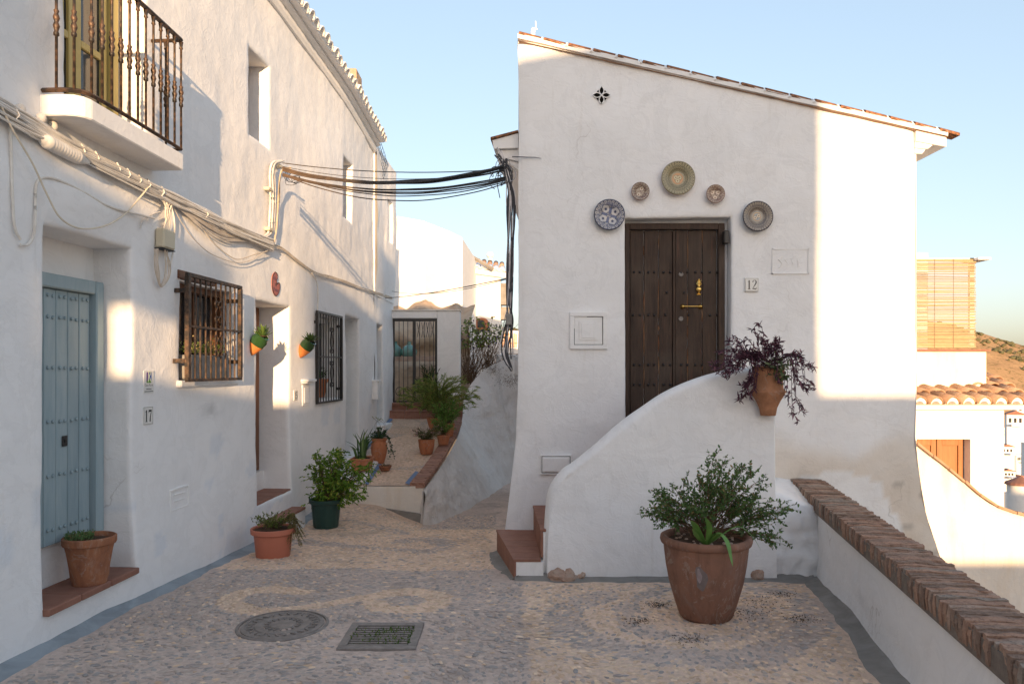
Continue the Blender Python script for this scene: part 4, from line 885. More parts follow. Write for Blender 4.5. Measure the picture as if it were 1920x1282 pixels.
# blue line along the path edges and the white ledge for the pots
b = MB()
for side_ in (0, 1):
    P = []
    for y in np.linspace(9.92, 14.1, 30):
        if side_ == 0:
            if y < 10.95: x = -1.965
            else: x = float(LX(y)) + .03
            w = .055
        else: x = float(np.interp(y, OE[:, 1], OE[:, 0])) - .255; w = .06
        if side_ and y > 10.6: break
        P.append((x, y, w))
    V = []; 
    for x, y, w in P: V += [(x, y, float(Zr(y)) + .035), (x + w, y, float(Zr(y)) + .011)]
    b.add(V, [(2 * i, 2 * i + 1, 2 * i + 3, 2 * i + 2) for i in range(len(P) - 1)])
b.build('blue_line', M['blueline'], path, auto=False)
b = MB(); b.box(-2.5, -1.955, 9.94, 10.95, -.3, .30, lambda p: (p[0], p[1], p[2] - (.10 * (10.95 - p[1]) if p[2] > 0 else 0))); b.build('pot_ledge', M['plaster_far'], path, bevel=.015)
for k, (y0, z0, z1) in enumerate(((14.2, .60, .84), (14.44, .80, .977))):
    e = -2.34
    for w in (.30, .31, .28, .30, .22):
        b = MB(); b.box(e, e + w - .006, y0, y0 + .03, z0, z1 - .024); b.build('riser_tile', M['pinktile'], path, bevel=.004)
        b = MB(); b.box(e, e + w - .006, y0 - .01, y0 + .30, z1 - .022, z1); b.build('tread_tile', M['pinktile'], path, bevel=.004); e += w
    b = MB(); b.box(-2.35, -.95, y0 + .035, 15.2, .3, z1 - .026); b.build('step_block', M['plaster_far'], path)

rw = thing('retaining_wall', 'rough grey-white retaining wall with brick edge beside the downhill alley', 'wall', (-.8, 11, 0))
TOP = curve2([(-1.175, 9.88, .03), (-1.02, 11.43, .25), (-.94, 13.0, .47), (-.93, 14.0, .72), (-.90, 14.4, 1.15), (-.62, 14.8, 1.55), (-.2, 15.3, 1.80), (.4, 15.7, 1.86)], 8)
BOT = curve2([(-1.16, 9.70, -.48), (-.74, 10.55, -.55), (-.50, 11.8, -.6), (-.25, 13.0, -.66), (-.08, 14.0, -.72), (.25, 15.2, -.75), (.6, 15.9, -.75)], 8)
def resamp(P, n):
    c = np.concatenate([[0], np.cumsum(np.linalg.norm(np.diff(P, axis=0), axis=1))]); s = np.linspace(0, c[-1], n); return np.stack([np.interp(s, c, P[:, i]) for i in range(3)], -1)
N1, N2 = 110, 40; A, B = resamp(TOP, N1), resamp(BOT, N1); ts = np.linspace(0, 1, N2)[None, :, None]
G = B[:, None] * (1 - ts) + A[:, None] * ts; dn = .045 * fbm(G[..., 0] * 2 + G[..., 1] * 1.5, G[..., 2] * 2, 3, 3) + .018 * fbm(G[..., 1] * 6, G[..., 2] * 6, 7, 3); fade = np.sin(np.pi * np.clip(ts[..., 0], 0, 1)) ** .5
dn = .7 * dn + .010 * fbm(G[..., 1] * 15, G[..., 2] * 15, 7, 2) + .03 * np.abs(fbm(G[..., 1] * 2.4, G[..., 2] * 2.4, 9, 3)); G[..., 0] += dn * fade; G[..., 1] -= dn * fade * .6
b = MB(); b.add(G.reshape(-1, 3), grid_faces(N1, N2)); b.add([tuple(A[0]), tuple(B[0]), (-1.3, 10.0, -.5), (-1.3, 10.0, .03)], [(0, 1, 2, 3)]); b.build('wall', M['plaster_dirty'], rw, smooth=True, auto=False)
b = MB(); b.box(-.70, -.655, 10.95, 11.2, -.1, .14, lambda p: (p[0] + .0, p[1], p[2] + .0)); 
s = 9.93; k = 0
pvars = []
for q_ in range(4):
    me = variants[q_].copy(); me.materials.clear(); me.materials.append(M['pathbrick']); pvars.append(me)
while s < 14.15:
    x = float(np.interp(s, OE[:, 1], OE[:, 0])); sl_ = -math.atan(float(np.gradient(np.interp([s - .05, s, s + .05], OE[:, 1], OE[:, 0]))[1]) / .05)
    link('brick', pvars[k % 4], rw, (x - .09, s, float(Zr(s)) + .012 + U(-.003, .003)), (.138, U(-.015, .015), sl_ * .8), (.70, 1.85, .62)); s += .0735; k += 1

gw = thing('gate_wall', 'white garden wall at the end of the raised path holding a black iron gate', 'wall', (-1.5, 14.5, 1))
b = MB(); b.box(-1.455, -1.01, 14.5, 14.78, .5, 2.755); b.box(-2.45, -1.456, 14.5, 14.78, 2.615, 2.755); b.build('wall', M['plaster_far'], gw, bevel=.012)
b = MB(); b.box(-2.46, -1.0, 14.48, 14.8, 2.757, 2.785); b.build('coping', M['plaster_cream'], gw, bevel=.006)
b = MB(); G0, G1, H0, H1 = -2.335, -1.458, .985, 2.61; fbg = lambda x0, x1, z0, z1: b.box(x0, x1, 14.53, 14.57, z0, z1)
fbg(G0, G0 + .05, H0, H1); fbg(G1 - .04, G1, H0, H1); fbg(G0 + .051, G1 - .041, H1 - .05, H1); fbg(G0 + .051, G1 - .041, H0, H0 + .03)
gate = thing('iron_gate', 'black iron garden gate with thin bars above two pink steps', 'gate', (-1.9, 14.55, .98)); b.build('frame', M['blackiron'], gate, bevel=.003)
b = MB(); fbg(-1.935, -1.875, H0 + .031, H1 - .051); b.build('centre_post', M['blackiron'], gate, bevel=.003)
for x in (-2.20, -2.115, -2.03, -1.80, -1.70, -1.60, -1.53):
    b = MB(); b.tube([(x, 14.55, H0 + .03), (x, 14.55, H1 - .05)], .007, 5); b.build('bar', M['blackiron'], gate)
b = MB()
for k in range(4):
    b.tube([(-1.85 + .09 * k, 14.55, 2.54), (-1.80 + .09 * k, 14.55, 2.25)], .005, 4); b.tube([(-1.85 + .09 * k, 14.55, 2.25), (-1.80 + .09 * k, 14.55, 2.54)], .005, 4)
for cx_ in (-2.2, -2.05): b.tube([(cx_ + .10 * math.cos(a) * (1 - a / 9), 14.55, 1.18 + .12 * math.sin(a) * (1 - a / 9)) for a in np.linspace(0, 7, 24)], .006, 4)
o = b.build('scrollwork', M['blackiron'], gate); o['kind'] = 'stuff'
# ------------------------------------------------------------------ unseen houses and walls added behind the viewer to cast shadows on this street
hb = thing('white_house', 'unseen tall white house with sloping roofline, added behind the viewpoint to cast shadow', 'house', (3, -12, 0))
b = MB(); b.prism([(.90, -.3), (.90, 6.40), (2.45, 6.56), (3.34, 6.70), (4.6, 6.98), (5.33, 6.75), (5.33, -.3)], lambda a, c, d: (a + .14 * (-10 - d), d, c), -13, -10); b.build('wall', M['plaster_far'], hb)
b = MB(); b.box(.30, .899, -10.9, -10, -.3, 5.12); b.build('shadow_wing', M['plaster_far'], hb)  # extra unseen block added to keep the sun off the far left wall
b = MB(); b.box(2.6, 5.3, -12.9, -10.05, 6.3, 6.38); b.build('roof', M['rooftile'], hb)
ht = thing('shadow_terrace_wall', 'unseen low white terrace wall added behind the viewpoint to cast shadow', 'wall', (2, -10, 0))
b = MB(); b.box(-.72, .899, -10.2, -10, -.3, 3.37); b.build('wall', M['plaster_far'], ht)
b = MB(); b.box(5.331, 6.9, -10.2, -10, -2.5, 3.37); b.box(6.9, 30, -10.2, -10, -3, 1.5); b.build('lower_wall', M['plaster_far'], ht)
hc = thing('white_house', 'unseen white house with a projecting beam, added behind the viewpoint on the left to cast shadow', 'house', (-3, -11, 0))
b = MB(); b.box(-6, -.72, -14, -10, -.3, 5.8); b.build('wall', M['plaster_far'], hc)
b = MB(); b.box(-.719, -.22, -10.7, -10, 3.93, 4.56); b.build('balcony', M['plaster_far'], hc)  # beam-like block added to cast the shadow band on the left wall

# ------------------------------------------------------------------ manhole and drain
mh = thing('manhole_cover', 'round cast iron manhole cover with raised rings set in the pebbles', 'manhole cover', (-1.47, 4.79, 0))
b = MB(); b.lathe([(.289, -.02), (.289, .004), (.279, .009), (.270, .009), (.266, -.012)], (-1.47, 4.79, .002), 56); b.build('ring_frame', M['castiron'], mh, smooth=True)
b = MB(); b.lathe([(.258, -.012), (.258, .006), (.232, .009), (.228, .003), (.176, .003), (.171, .009), (.130, .009), (.126, .004), (.082, .004), (.078, .010), (.048, .012), (.0, .012)], (-1.47, 4.79, .002), 56); cv = b.build('cover', M['castiron'], mh, smooth=True)
b = MB()
for k in range(26):
    a = k / 26 * 6.283; b.obox((-1.47 + .202 * math.cos(a), 4.79 + .202 * math.sin(a), .009), (math.cos(a + (.5 if k % 3 else -.3)), math.sin(a + (.5 if k % 3 else -.3)), 0), (-math.sin(a), math.cos(a), 0), (0, 0, 1), .019, .005, .005)
for k in range(18):
    a = k / 18 * 6.283; b.obox((-1.47 + .104 * math.cos(a), 4.79 + .104 * math.sin(a), .010), (math.cos(a), math.sin(a), 0), (-math.sin(a), math.cos(a), 0), (0, 0, 1), .013, .004, .004)
o = b.build('raised_marks', M['castiron'], mh); o['kind'] = 'stuff'
dr = thing('drain_grate', 'rectangular metal drain grate with small weeds growing between its bars', 'drain', (-.8, 4.59, 0))
x0, x1, y0, y1 = -1.03, -.565, 4.37, 4.82
b = MB(); b.box(x0, x1, y0, y0 + .05, -.03, .012); b.box(x0, x1, y1 - .05, y1, -.03, .012); b.box(x0, x0 + .05, y0 + .051, y1 - .051, -.03, .012); b.box(x1 - .055, x1, y0 + .051, y1 - .051, -.03, .012)
b.build('frame', M['castiron'], dr, bevel=.003)
for k in range(9):
    b = MB(); yy = y0 + .075 + k * .0375; b.box(x0 + .052, x1 - .057, yy - .0085, yy + .0085, -.022, .007); b.build('bar', M['castiron'], dr, bevel=.002)
b = MB(); b.box(x0 + .02, x1 - .02, y0 + .02, y1 - .02, -.14, -.12); b.build('silt', M['soil'], dr)

# ------------------------------------------------------------------ pots
def pot(name, label, c, prof, mat, group=None, soil=None, n=40, wob=.006, cat='flower pot'):
    t = thing(name, label, cat, c, group); b = MB(); b.lathe(prof, c, n, wob=wob); b.build('pot', mat, t, smooth=True)
    if soil: b = MB(); b.lathe([(soil[0], soil[1] - .02), (soil[0], soil[1]), (soil[0] * .6, soil[1] + .012), (.0, soil[1] + .016)], c, 24); b.build('soil', M['soil'], t, smooth=True)
    return t
big = gpt(1325, 1166); BX, BY = big.x + .02, big.y + .10
bz_ = float(zg(BX, BY)) + .004
prof = [(0, 0), (.165, 0), (.182, .02), (.215, .12), (.252, .25), (.272, .36), (.284, .46), (.288, .50), (.305, .51), (.312, .53), (.308, .552), (.294, .560), (.272, .556), (.262, .54), (.258, .45), (.255, .30)]
prof = [(r * .955, z * .965) for r, z in prof]
bigpot = pot('terracotta_pot', 'huge weathered terracotta pot with a leafy shrub standing free on the paving', (BX, BY, bz_), prof, M['terra_big'], soil=(.26, .50), n=64)
b = MB(); m_ = 16
for k in range(46):
    a, r = U(0, 6.28), .25 * math.sqrt(U(0, 1)); s_ = U(.006, .02); b.lathe([(0, -s_ * .4), (s_, 0), (s_ * .7, s_ * .6), (0, s_ * .7)], (BX + r * math.cos(a), BY + r * math.sin(a), bz_ + .51), 6)
o = b.build('pebbles', M['rock_pink'], bigpot); o['kind'] = 'stuff'
# small repair scar on its flank
def front_blob(c, R, H, w, h, az, mat, parent, name, seed):
    P = [(w * math.cos(a) * (1 + .3 * math.sin(3 * a + seed)), h * math.sin(a) * (1 + .2 * math.cos(2 * a + seed))) for a in np.linspace(0, 6.283, 15)[:-1]]
    b = MB(); V = [];
    for q in [(0, 0)] + P:
        z = H + q[1]; r = np.interp(z, [p[1] for p in prof[1:8]], [p[0] for p in prof[1:8]]) + .0015; a = az + q[0] / r; V.append((c[0] + r * math.sin(a), c[1] - r * math.cos(a), c[2] + z))
    b.add(V, [(0, i, i % 14 + 1) for i in range(1, 15)]); return b.build(name, mat, parent, auto=False)
front_blob((BX, BY, bz_), 0, .315, .036, .085, -.37, m_simple('grey_clay_scar', (.17, .14, .135, 1), (.24, .19, .175, 1), .9, .1, 20, .3), bigpot, 'grey_scar', 1)
front_blob((BX, BY, bz_), 0, .335, .015, .045, -.41, m_simple('pale_lime_scar', (.36, .30, .30, 1), (.28, .22, .22, 1), .9, .1, 20, .3), bigpot, 'pale_scar', 2)
sx = wpt(185, 1080, .02); sc_ = LV(sx.y + .02, .223, -.055)
prof_s = [(0, 0), (.098, 0), (.104, .006), (.104, .03), (.112, .05), (.122, .13), (.137, .22), (.147, .262), (.158, .266), (.162, .275), (.162, .312), (.152, .318), (.145, .31), (.142, .24)]
sillpot = pot('terracotta_pot', 'banded clay pot with low green shoots on the tiled sill of the blue door', tuple(sc_), prof_s, M['terra_sill'], soil=(.145, .285))
pk = gpt(507, 1046); PKC = (pk.x, pk.y + .08, float(zg(pk.x, pk.y + .1)) + .004)
pinkpot = pot('plastic_pot', 'pinkish plastic pot with trailing herbs beside the doorstep', PKC, [(0, 0), (.148, 0), (.152, .01), (.172, .21), (.188, .213), (.199, .22), (.201, .262), (.194, .267), (.182, .26), (.178, .21)], M['terra_pink'], soil=(.18, .245))
gp = gpt(607, 991); GPC = (gp.x, gp.y + .10, float(zg(gp.x, gp.y)) + .003)
greenpot = thing('plastic_pot', 'dark green ribbed plastic pot holding a bright green bush', 'flower pot', GPC)
th = np.arange(64) * 2 * math.pi / 64; b = MB(); PR = [(0, 0), (.135, 0), (.139, .01), (.165, .27), (.182, .272), (.188, .28), (.188, .315), (.176, .318), (.168, .30)]
V = []
for i, (r, z) in enumerate(PR):
    rr = r * (1 - (.022 * (np.arange(64) % 4 < 2) if 0 < i < 4 else 0)); V.append(np.stack([rr * np.cos(th), rr * np.sin(th), np.full(64, z)], -1))
b.add(np.concatenate(V) + np.array(GPC), [(i * 64 + j, i * 64 + (j + 1) % 64, (i + 1) * 64 + (j + 1) % 64, (i + 1) * 64 + j) for i in range(8) for j in range(64)]); b.build('pot', M['green_plastic'], greenpot, smooth=True)
b = MB(); b.lathe([(.165, .27), (.165, .29), (0, .30)], GPC, 24); b.build('soil', M['soil'], greenpot, smooth=True)
def rectpot(name, label, c, w, d, h, mat, rot=0, taper=.8):
    t = thing(name, label, 'planter', c); b = MB(); cs_, sn_ = math.cos(rot), math.sin(rot)
    def ring(s, z): return [(c[0] + x * cs_ - y * sn_, c[1] + x * sn_ + y * cs_, c[2] + z) for x, y in ((-w / 2 * s, -d / 2 * s), (w / 2 * s, -d / 2 * s), (w / 2 * s, d / 2 * s), (-w / 2 * s, d / 2 * s))]
    R = [ring(taper, 0), ring(.97, h * .82), ring(1.05, h * .84), ring(1.05, h), ring(.93, h), ring(.9, h * .86)]
    b.add([p for r in R for p in r], [(i * 4 + j, i * 4 + (j + 1) % 4, (i + 1) * 4 + (j + 1) % 4, (i + 1) * 4 + j) for i in range(5) for j in range(4)] + [(3, 2, 1, 0)]); b.build('pot', mat, t, bevel=.003)
    b = MB(); b.add(ring(.92, h * .88), [(0, 1, 2, 3)]); b.build('soil', M['soil'], t, auto=False); return t
P1 = wpt(674, 870, .34); aloepot = rectpot('rectangular_planter', 'rectangular orange planter of tall spiky leaves on the white ledge', (P1.x - .02, 10.35, .245), .26, .36, .17, M['terra_orange'])
UR = (-1.955, 10.98, float(Zr(10.98)) + .012)
urn = pot('clay_urn', 'tall rounded clay urn with trailing vine beside the white ledge', UR, [(0, 0), (.07, 0), (.078, .02), (.11, .14), (.122, .22), (.112, .29), (.098, .32), (.115, .345), (.118, .365), (.1, .37), (.092, .34)], M['terra_orange'], soil=(.095, .35))
SP = (-1.80, 10.6, float(Zr(10.6)) + .012); small = pot('small_clay_bowl', 'small brown clay bowl at the foot of the tall urn', SP, [(0, 0), (.06, 0), (.088, .055), (.092, .07), (.083, .07), (.07, .05)], M['terra_sill'], soil=(.08, .055), n=24, cat='bowl')
def zp(px, py): 
    k = (py - HY) / FPX; D = (CH - .09 + .139 * 9.9) / (k + .139)
    return ((px - CX) / FPX * D, D, float(Zr(D)) + .012)
F1 = zp(799, 853); fp1 = pot('face_pot', 'sculpted orange clay pot with small pink flowers at the edge of the raised path', (F1[0], F1[1] + .05, F1[2]), [(0, 0), (.085, 0), (.095, .02), (.118, .12), (.125, .20), (.13, .225), (.118, .228), (.11, .19)], M['terra_orange'], soil=(.115, .205))
b = MB(); c_ = (F1[0], F1[1] + .05, F1[2])
for sx_ in (-1, 1): b.lathe([(0, -.012), (.012, 0), (0, .012)], (c_[0] + sx_ * .035, c_[1] - .108, c_[2] + .13), 8)
b.tube([(c_[0], c_[1] - .108, c_[2] + .14), (c_[0], c_[1] - .118, c_[2] + .09)], [.006, .012], 6); b.tube([(c_[0] - .03, c_[1] - .098, c_[2] + .05), (c_[0], c_[1] - .104, c_[2] + .045), (c_[0] + .03, c_[1] - .098, c_[2] + .05)], .006, 5); b.build('face_relief', M['terra_orange'], fp1, smooth=True)
F2 = (-1.10, 11.95, float(Zr(11.95)) + .05); fp2 = rectpot('square_pot', 'small square orange pot with white pebbles on the brick edge', F2, .19, .19, .16, M['terra_orange'], .2, .72)
F3 = (-1.08, 12.55, float(Zr(12.55)) + .05); fp3 = rectpot('square_pot', 'square orange pot behind the pebble filled one, half hidden by ferns', F3, .22, .22, .22, M['terra_orange'], .1, .75)
F4 = (-1.32, 13.1, float(Zr(13.1)) + .01); fp4 = pot('terracotta_pot', 'hidden clay pot carrying the big fern near the iron gate', F4, [(0, 0), (.12, 0), (.17, .2), (.18, .24), (.165, .24), (.15, .2)], M['terra_orange'], soil=(.16, .21))
# planter in the first window and pot in the second
wp = thing('window_planter', 'grey planter with yellow flowers behind the first window grille', 'planter', LV(6.4, 1.62, -.1))
b = MB(); LBox(b, 6.12, 6.80, 1.56, 1.76, -.115, .05); b.build('box', M['cement'], wp, bevel=.01)
wq = pot('terracotta_pot', 'orange pot with small green plant behind the second window grille', tuple(LV(9.75, 1.27, -.1)), [(0, 0), (.085, 0), (.115, .19), (.13, .2), (.13, .24), (.115, .24), (.105, .2)], M['terra_orange'], soil=(.11, .21), n=24)

# wall pots of the left house, half dipped in green glaze
def wallpot(px, py, label):
    c = wpt(px, py, .02); t = thing('wall_pot', label, 'wall pot', tuple(c), 'glazed wall pots by the second doorway'); s = 1.0
    ax_ = Vector((.62, -.15, .77)).normalized()      # the pot leans out from the wall
    e1 = ax_.cross(Vector((0, 1, 0))).normalized(); e2 = ax_.cross(e1)
    PRF = [(.002, -.175), (.03, -.165), (.055, -.11), (.078, -.03), (.082, .02), (.07, .055), (.075, .075), (.062, .078), (.055, .05)]
    bo, bg_ = MB(), MB(); n = 28; V = []
    for r, z in PRF:
        for k in range(n): a = k / n * 6.283; V.append(Vector(c) + Vector((.06, 0, 0)) + ax_ * z + e1 * (r * math.cos(a)) + e2 * (r * math.sin(a)))
    V = np.array([tuple(v) for v in V]); F = [(i * n + j, i * n + (j + 1) % n, (i + 1) * n + (j + 1) % n, (i + 1) * n + j) for i in range(8) for j in range(n)]
    sidep = lambda f: np.mean(V[list(f)] - np.array(c), 0) @ np.array((.50, -.42, .62)) > .022
    bo.add(V, [f for f in F if not sidep(f)]); bg_.add(V * 1.0, [f for f in F if sidep(f)])
    bo.build('clay_body', M['orange_glaze'], t, smooth=True, auto=False); bg_.build('glazed_body', M['green_glaze'], t, smooth=True, auto=False)
    b = MB(); b.lathe([(.055, 0), (.04, .01), (0, .012)], tuple(Vector(c) + Vector((.06, 0, 0)) + ax_ * .06), 14); b.build('soil', M['soil'], t)
    return t, Vector(c) + Vector((.06, 0, 0)) + ax_ * .075
wp1, wt1 = wallpot(473, 640, 'green and orange wall pot with a succulent, left of the second doorway')
wp2, wt2 = wallpot(566, 648, 'green and orange wall pot with a succulent, between the doorway and the second grille')

# big clay wall pot on the stair parapet
AC = Vector(((1441 - CX) / FPX * 5.93, 5.93, 0)); zq = lambda py: CH - (py - HY) / FPX * 5.87
amp = thing('clay_wall_pot', 'ochre clay wall pot spilling purple trailing plant at the top of the stair parapet', 'wall pot', (AC.x, 5.95, zq(730)))
PRF = [(780, 13), (779, 14.5), (765, 17), (752, 23), (741, 30), (736, 32.5), (733, 32.5), (728, 28.5), (715, 27), (700, 29), (690, 31), (687, 31), (686, 28), (692, 24), (705, 20)]
b = MB(); n = 32; V = []
for py, r in PRF:
    R_ = r / FPX * 5.87
    for k in range(n): a = k / n * 6.283; V.append((AC.x + R_ * math.cos(a), 5.965 - .02 + (-max(0, math.sin(a)) * R_ * .95 + (-min(0, math.sin(a)) * .02)), zq(py)))
b.add(V, [(i * n + j, i * n + (j + 1) % n, (i + 1) * n + (j + 1) % n, (i + 1) * n + j) for i in range(len(PRF) - 1) for j in range(n)] + [tuple(range(n))]); b.build('pot', M['terra_wall'], amp, smooth=True)
b = MB()
b.tube([(AC.x + math.cos(a) * .138, 5.945 - math.sin(a) * .128, zq(735)) for a in np.linspace(0, math.pi, 20)], .006, 5); b.build('ridge_band', M['terra_wall'], amp, smooth=True)
b = MB(); b.lathe([(.10, 0), (.05, .02), (0, .025)], (AC.x, 5.88, zq(690)), 14); b.build('soil', M['soil'], amp)

# ------------------------------------------------------------------ painted plates
def plate(px, py, dpx, kind, label):
    R = dpx / 2 / FPX * FY; x, z = (px - CX) / FPX * FY, CH - (py - HY) / FPX * FY
    nr, na = 44, 168; r = np.linspace(0, 1, nr); a = np.arange(na) * 2 * math.pi / na; RR, AA = np.meshgrid(r, a, indexing='ij')
    h = np.interp(RR, [0, .45, .62, .95, 1], [.010, .012, .030, .044, .040]) * (R / .16) ** .5
    V = np.stack([RR * R * np.cos(AA), -h, RR * R * np.sin(AA)], -1)
    S = lambda c: np.array(lin(c)[:3])
    if kind == 'olive': base, ink, c1, c2, n = S('8f876c'), S('4f4a38'), S('b9ad8c'), S('c79468'), 34
    elif kind == 'rust': base, ink, c1, c2, n = S('8b7265'), S('4a3833'), S('c3b4a2'), S('a85c38'), 20
    elif kind == 'rust2': base, ink, c1, c2, n = S('94796a'), S('5a4038'), S('c6b3a0'), S('c0885c'), 22
    elif kind == 'navy': base, ink, c1, c2, n = S('7f8296'), S('2b2e42'), S('b9b5b4'), S('5a6890'), 22
    else: base, ink, c1, c2, n = S('6d625c'), S('2b2b38'), S('b9ad9c'), S('b58c5c'), 34
    C_ = np.tile(base, (nr, na, 1)); put = lambda m, c: C_.__setitem__(m, c)
    per = (AA * n / (2 * math.pi)) % 1
    scal = (RR > .80) & (RR < .93); put(scal, ink); put(scal & (np.hypot((per - .5) * 1.2, (RR - .85) / .13) < .5), c1); put(scal & (np.hypot((per - .5) * 1.2, (RR - .85) / .13) < .2), ink)
    if kind in ('olive', 'dark'):
        for q in range(5):
            r0 = .36 + q * .085; pe = (AA * (n - 3 * (4 - q)) / (2 * math.pi) + .5 * (q % 2)) % 1; bd = (RR > r0) & (RR < r0 + .085); put(bd, ink * .5 + base * .5)
            d_ = np.hypot((pe - .5), (RR - r0 - .04) / .09); put(bd & (d_ < .42), c1 * .92); put(bd & (d_ < .24), ink)
    else:
        inn = RR < .78; put(inn, ink * .35 + base * .65); put(inn & (vnoise(RR * 18 * np.cos(AA), RR * 18 * np.sin(AA), 3) > .15), c1 * .8)
    nfl = {'olive': 3, 'rust': 2, 'rust2': 3, 'navy': 4, 'dark': 2}[kind]; rc, rf = (.44, .26) if kind == 'navy' else ((.36, .24) if 'rust' in kind else (.13, .13))
    X_, Z_ = RR * np.cos(AA), RR * np.sin(AA)
    if kind in ('olive', 'dark'): put(RR < .34, c2 * .8 if kind == 'olive' else S('8d9799')); put((RR < .30) & (RR > .24), c2)
    for k in range(nfl):
        a0 = {'navy': .5, 'rust': 1.1}.get(kind, .5) + k * 2 * math.pi / nfl; cx_, cz_ = rc * math.cos(a0), rc * math.sin(a0); d_ = np.hypot(X_ - cx_, Z_ - cz_); aa = np.arctan2(Z_ - cz_, X_ - cx_); lob = rf * (.82 + .18 * np.abs(np.cos(2.5 * aa + k)))
        put(d_ < lob * 1.15, ink); put(d_ < lob, c1 * 1.12); put(d_ < lob * .35, ink * .7 + c2 * .3)
    if kind == 'navy':
        for k in range(4):
            a0 = .5 + math.pi / 4 + k * math.pi / 2; cx_, cz_ = .3 * math.cos(a0), .3 * math.sin(a0); u_ = (X_ - cx_) * math.cos(a0) + (Z_ - cz_) * math.sin(a0); w_ = -(X_ - cx_) * math.sin(a0) + (Z_ - cz_) * math.cos(a0); put(np.hypot(u_ / .22, w_ / .09) < 1, c2 * .8)
    put(RR > .94, ink if kind in ('navy', 'dark') else base * .8)
    t = thing('wall_plate', label, 'plate', (x, FY - .03, z), 'painted plates around the studded door')
    V = V.reshape(-1, 3) + np.array((x, FY - .026, z)); b = MB(); b.add(V, [(i * na + j, i * na + (j + 1) % na, (i + 1) * na + (j + 1) % na, (i + 1) * na + j) for i in range(nr - 1) for j in range(na)], C_.reshape(-1, 3)); b.build('dish', M['plate'], t, smooth=True, auto=False, col=True)
    b = MB(); b.lathe([(R * .5, -.02), (R * .55, .004), (R * 1.0, .038 * (R / .16) ** .5)], (0, 0, 0), 40, axis='y'); b.f = b.f[:-1]; b.v[-1] = b.v[-1] + np.array((x, FY - .024, z)); b.build('foot_rim', M['ink'] if kind in ('navy', 'dark') else M['terra_wall'], t, smooth=True)
plate(1269, 337, 63, 'olive', 'largest plate, olive and cream lace pattern, above the middle of the door')
plate(1199, 361, 34, 'rust', 'small brown plate with two pale roses, upper left of the door')
plate(1339, 366, 35, 'rust2', 'small beige plate with three pale flowers, upper right of the door')
plate(1141, 405, 58, 'navy', 'navy rimmed plate with four pale leaf shapes at the left door corner')
plate(1417, 408, 57, 'dark', 'dark blue rimmed plate with rings of beige scales at the right door corner')

# ------------------------------------------------------------------ numbers and signs
def stroke(P, W, T, d0, d1, b):                    # flat stroke with varying width
    P = np.array(P, float); W = np.broadcast_to(np.asarray(W, float), (len(P),)); t = np.gradient(P, axis=0); t /= np.linalg.norm(t, axis=1)[:, None]; n = np.stack([-t[:, 1], t[:, 0]], -1)
    L = P + n * W[:, None] / 2; R = P - n * W[:, None] / 2; b.prism([tuple(q) for q in L] + [tuple(q) for q in R[::-1]], T, d0, d1)
def digit(b, ch, T, ox, oy, h, d0, d1):            # old-fashioned serif figures, unit height 1, width .5
    G = lambda p: [(ox + x * h, oy + y * h) for x, y in p]
    if ch == '1': stroke(G([(.26, .03), (.26, .97)]), .13 * h, T, d0, d1, b); stroke(G([(.12, .02), (.40, .02)]), .05 * h, T, d0, d1, b); stroke(G([(.10, .80), (.20, .86), (.26, .97)]), [.02 * h, .05 * h, .03 * h], T, d0, d1, b)
    if ch == '7': stroke(G([(.04, .90), (.46, .90)]), .16 * h, T, d0, d1, b); stroke(G([(.055, .72), (.055, .98)]), .04 * h, T, d0, d1, b); stroke(G([(.45, .90), (.34, .62), (.27, .35), (.24, .0)]), [.03 * h, .07 * h, .11 * h, .14 * h], T, d0, d1, b)
    if ch == '2':
        P = [(.10, .76), (.10, .88), (.18, .96), (.28, .98), (.40, .93), (.45, .78), (.40, .62), (.28, .42), (.14, .22), (.07, .07)]; stroke(G(curve2(P, 4)), np.interp(np.linspace(0, 9, 37), range(10), [.10, .06, .045, .05, .09, .135, .13, .09, .05, .04]) * h, T, d0, d1, b)
        stroke(G([(.06, .05), (.2, .09), (.36, .04), (.46, .08), (.48, .20)]), np.array([.07, .11, .12, .07, .03]) * h, T, d0, d1, b)
    if ch == '5':
        stroke(G([(.12, .92), (.44, .94)]), .12 * h, T, d0, d1, b); stroke(G([(.13, .94), (.12, .56)]), .04 * h, T, d0, d1, b); stroke(G(curve2([(.12, .55), (.28, .60), (.43, .48), (.44, .26), (.33, .06), (.18, .03), (.09, .12)], 4)), .09 * h, T, d0, d1, b)
def woff(p): return float(dispL(np.array(p.y), np.array(p.z))) - .001
def number_tile(name, label, chars, T, w, h, dh, mat, par=None):
    t = thing(name, label, 'number tile', tuple(T(0, 0, 0)))
    b = MB(); b.prism([(-w / 2, -h / 2), (w / 2, -h / 2), (w / 2, h / 2), (-w / 2, h / 2)], T, -.02, .008); b.build('tile', M['white_tile'], t, bevel=.001)
    b = MB(); e = .004; q = .002
    for (x0, x1, y0, y1) in ((-w / 2 + e, w / 2 - e, h / 2 - e - q, h / 2 - e), (-w / 2 + e, w / 2 - e, -h / 2 + e, -h / 2 + e + q), (-w / 2 + e, -w / 2 + e + q, -h / 2 + e, h / 2 - e), (w / 2 - e - q, w / 2 - e, -h / 2 + e, h / 2 - e)): b.prism([(x0, y0), (x1, y0), (x1, y1), (x0, y1)], T, .0082, .0092)
    o = b.build('border', M['greyink'], t); o['kind'] = 'stuff'
    for i, c in enumerate(chars):
        b = MB(); digit(b, c, T, (i - len(chars) / 2) * dh * .56 + .01 * dh, -dh / 2, dh, .0082, .0098); b.build('figure', mat, t)
x, z = (1409 - CX) / FPX * FY, CH - (534 - HY) / FPX * FY
number_tile('house_number', 'square white tile with the grey number 12 right of the studded door', '12', lambda a, c, d: (x + a, FY - .004 - d, z + c), .128, .128, .088, M['greyink'])
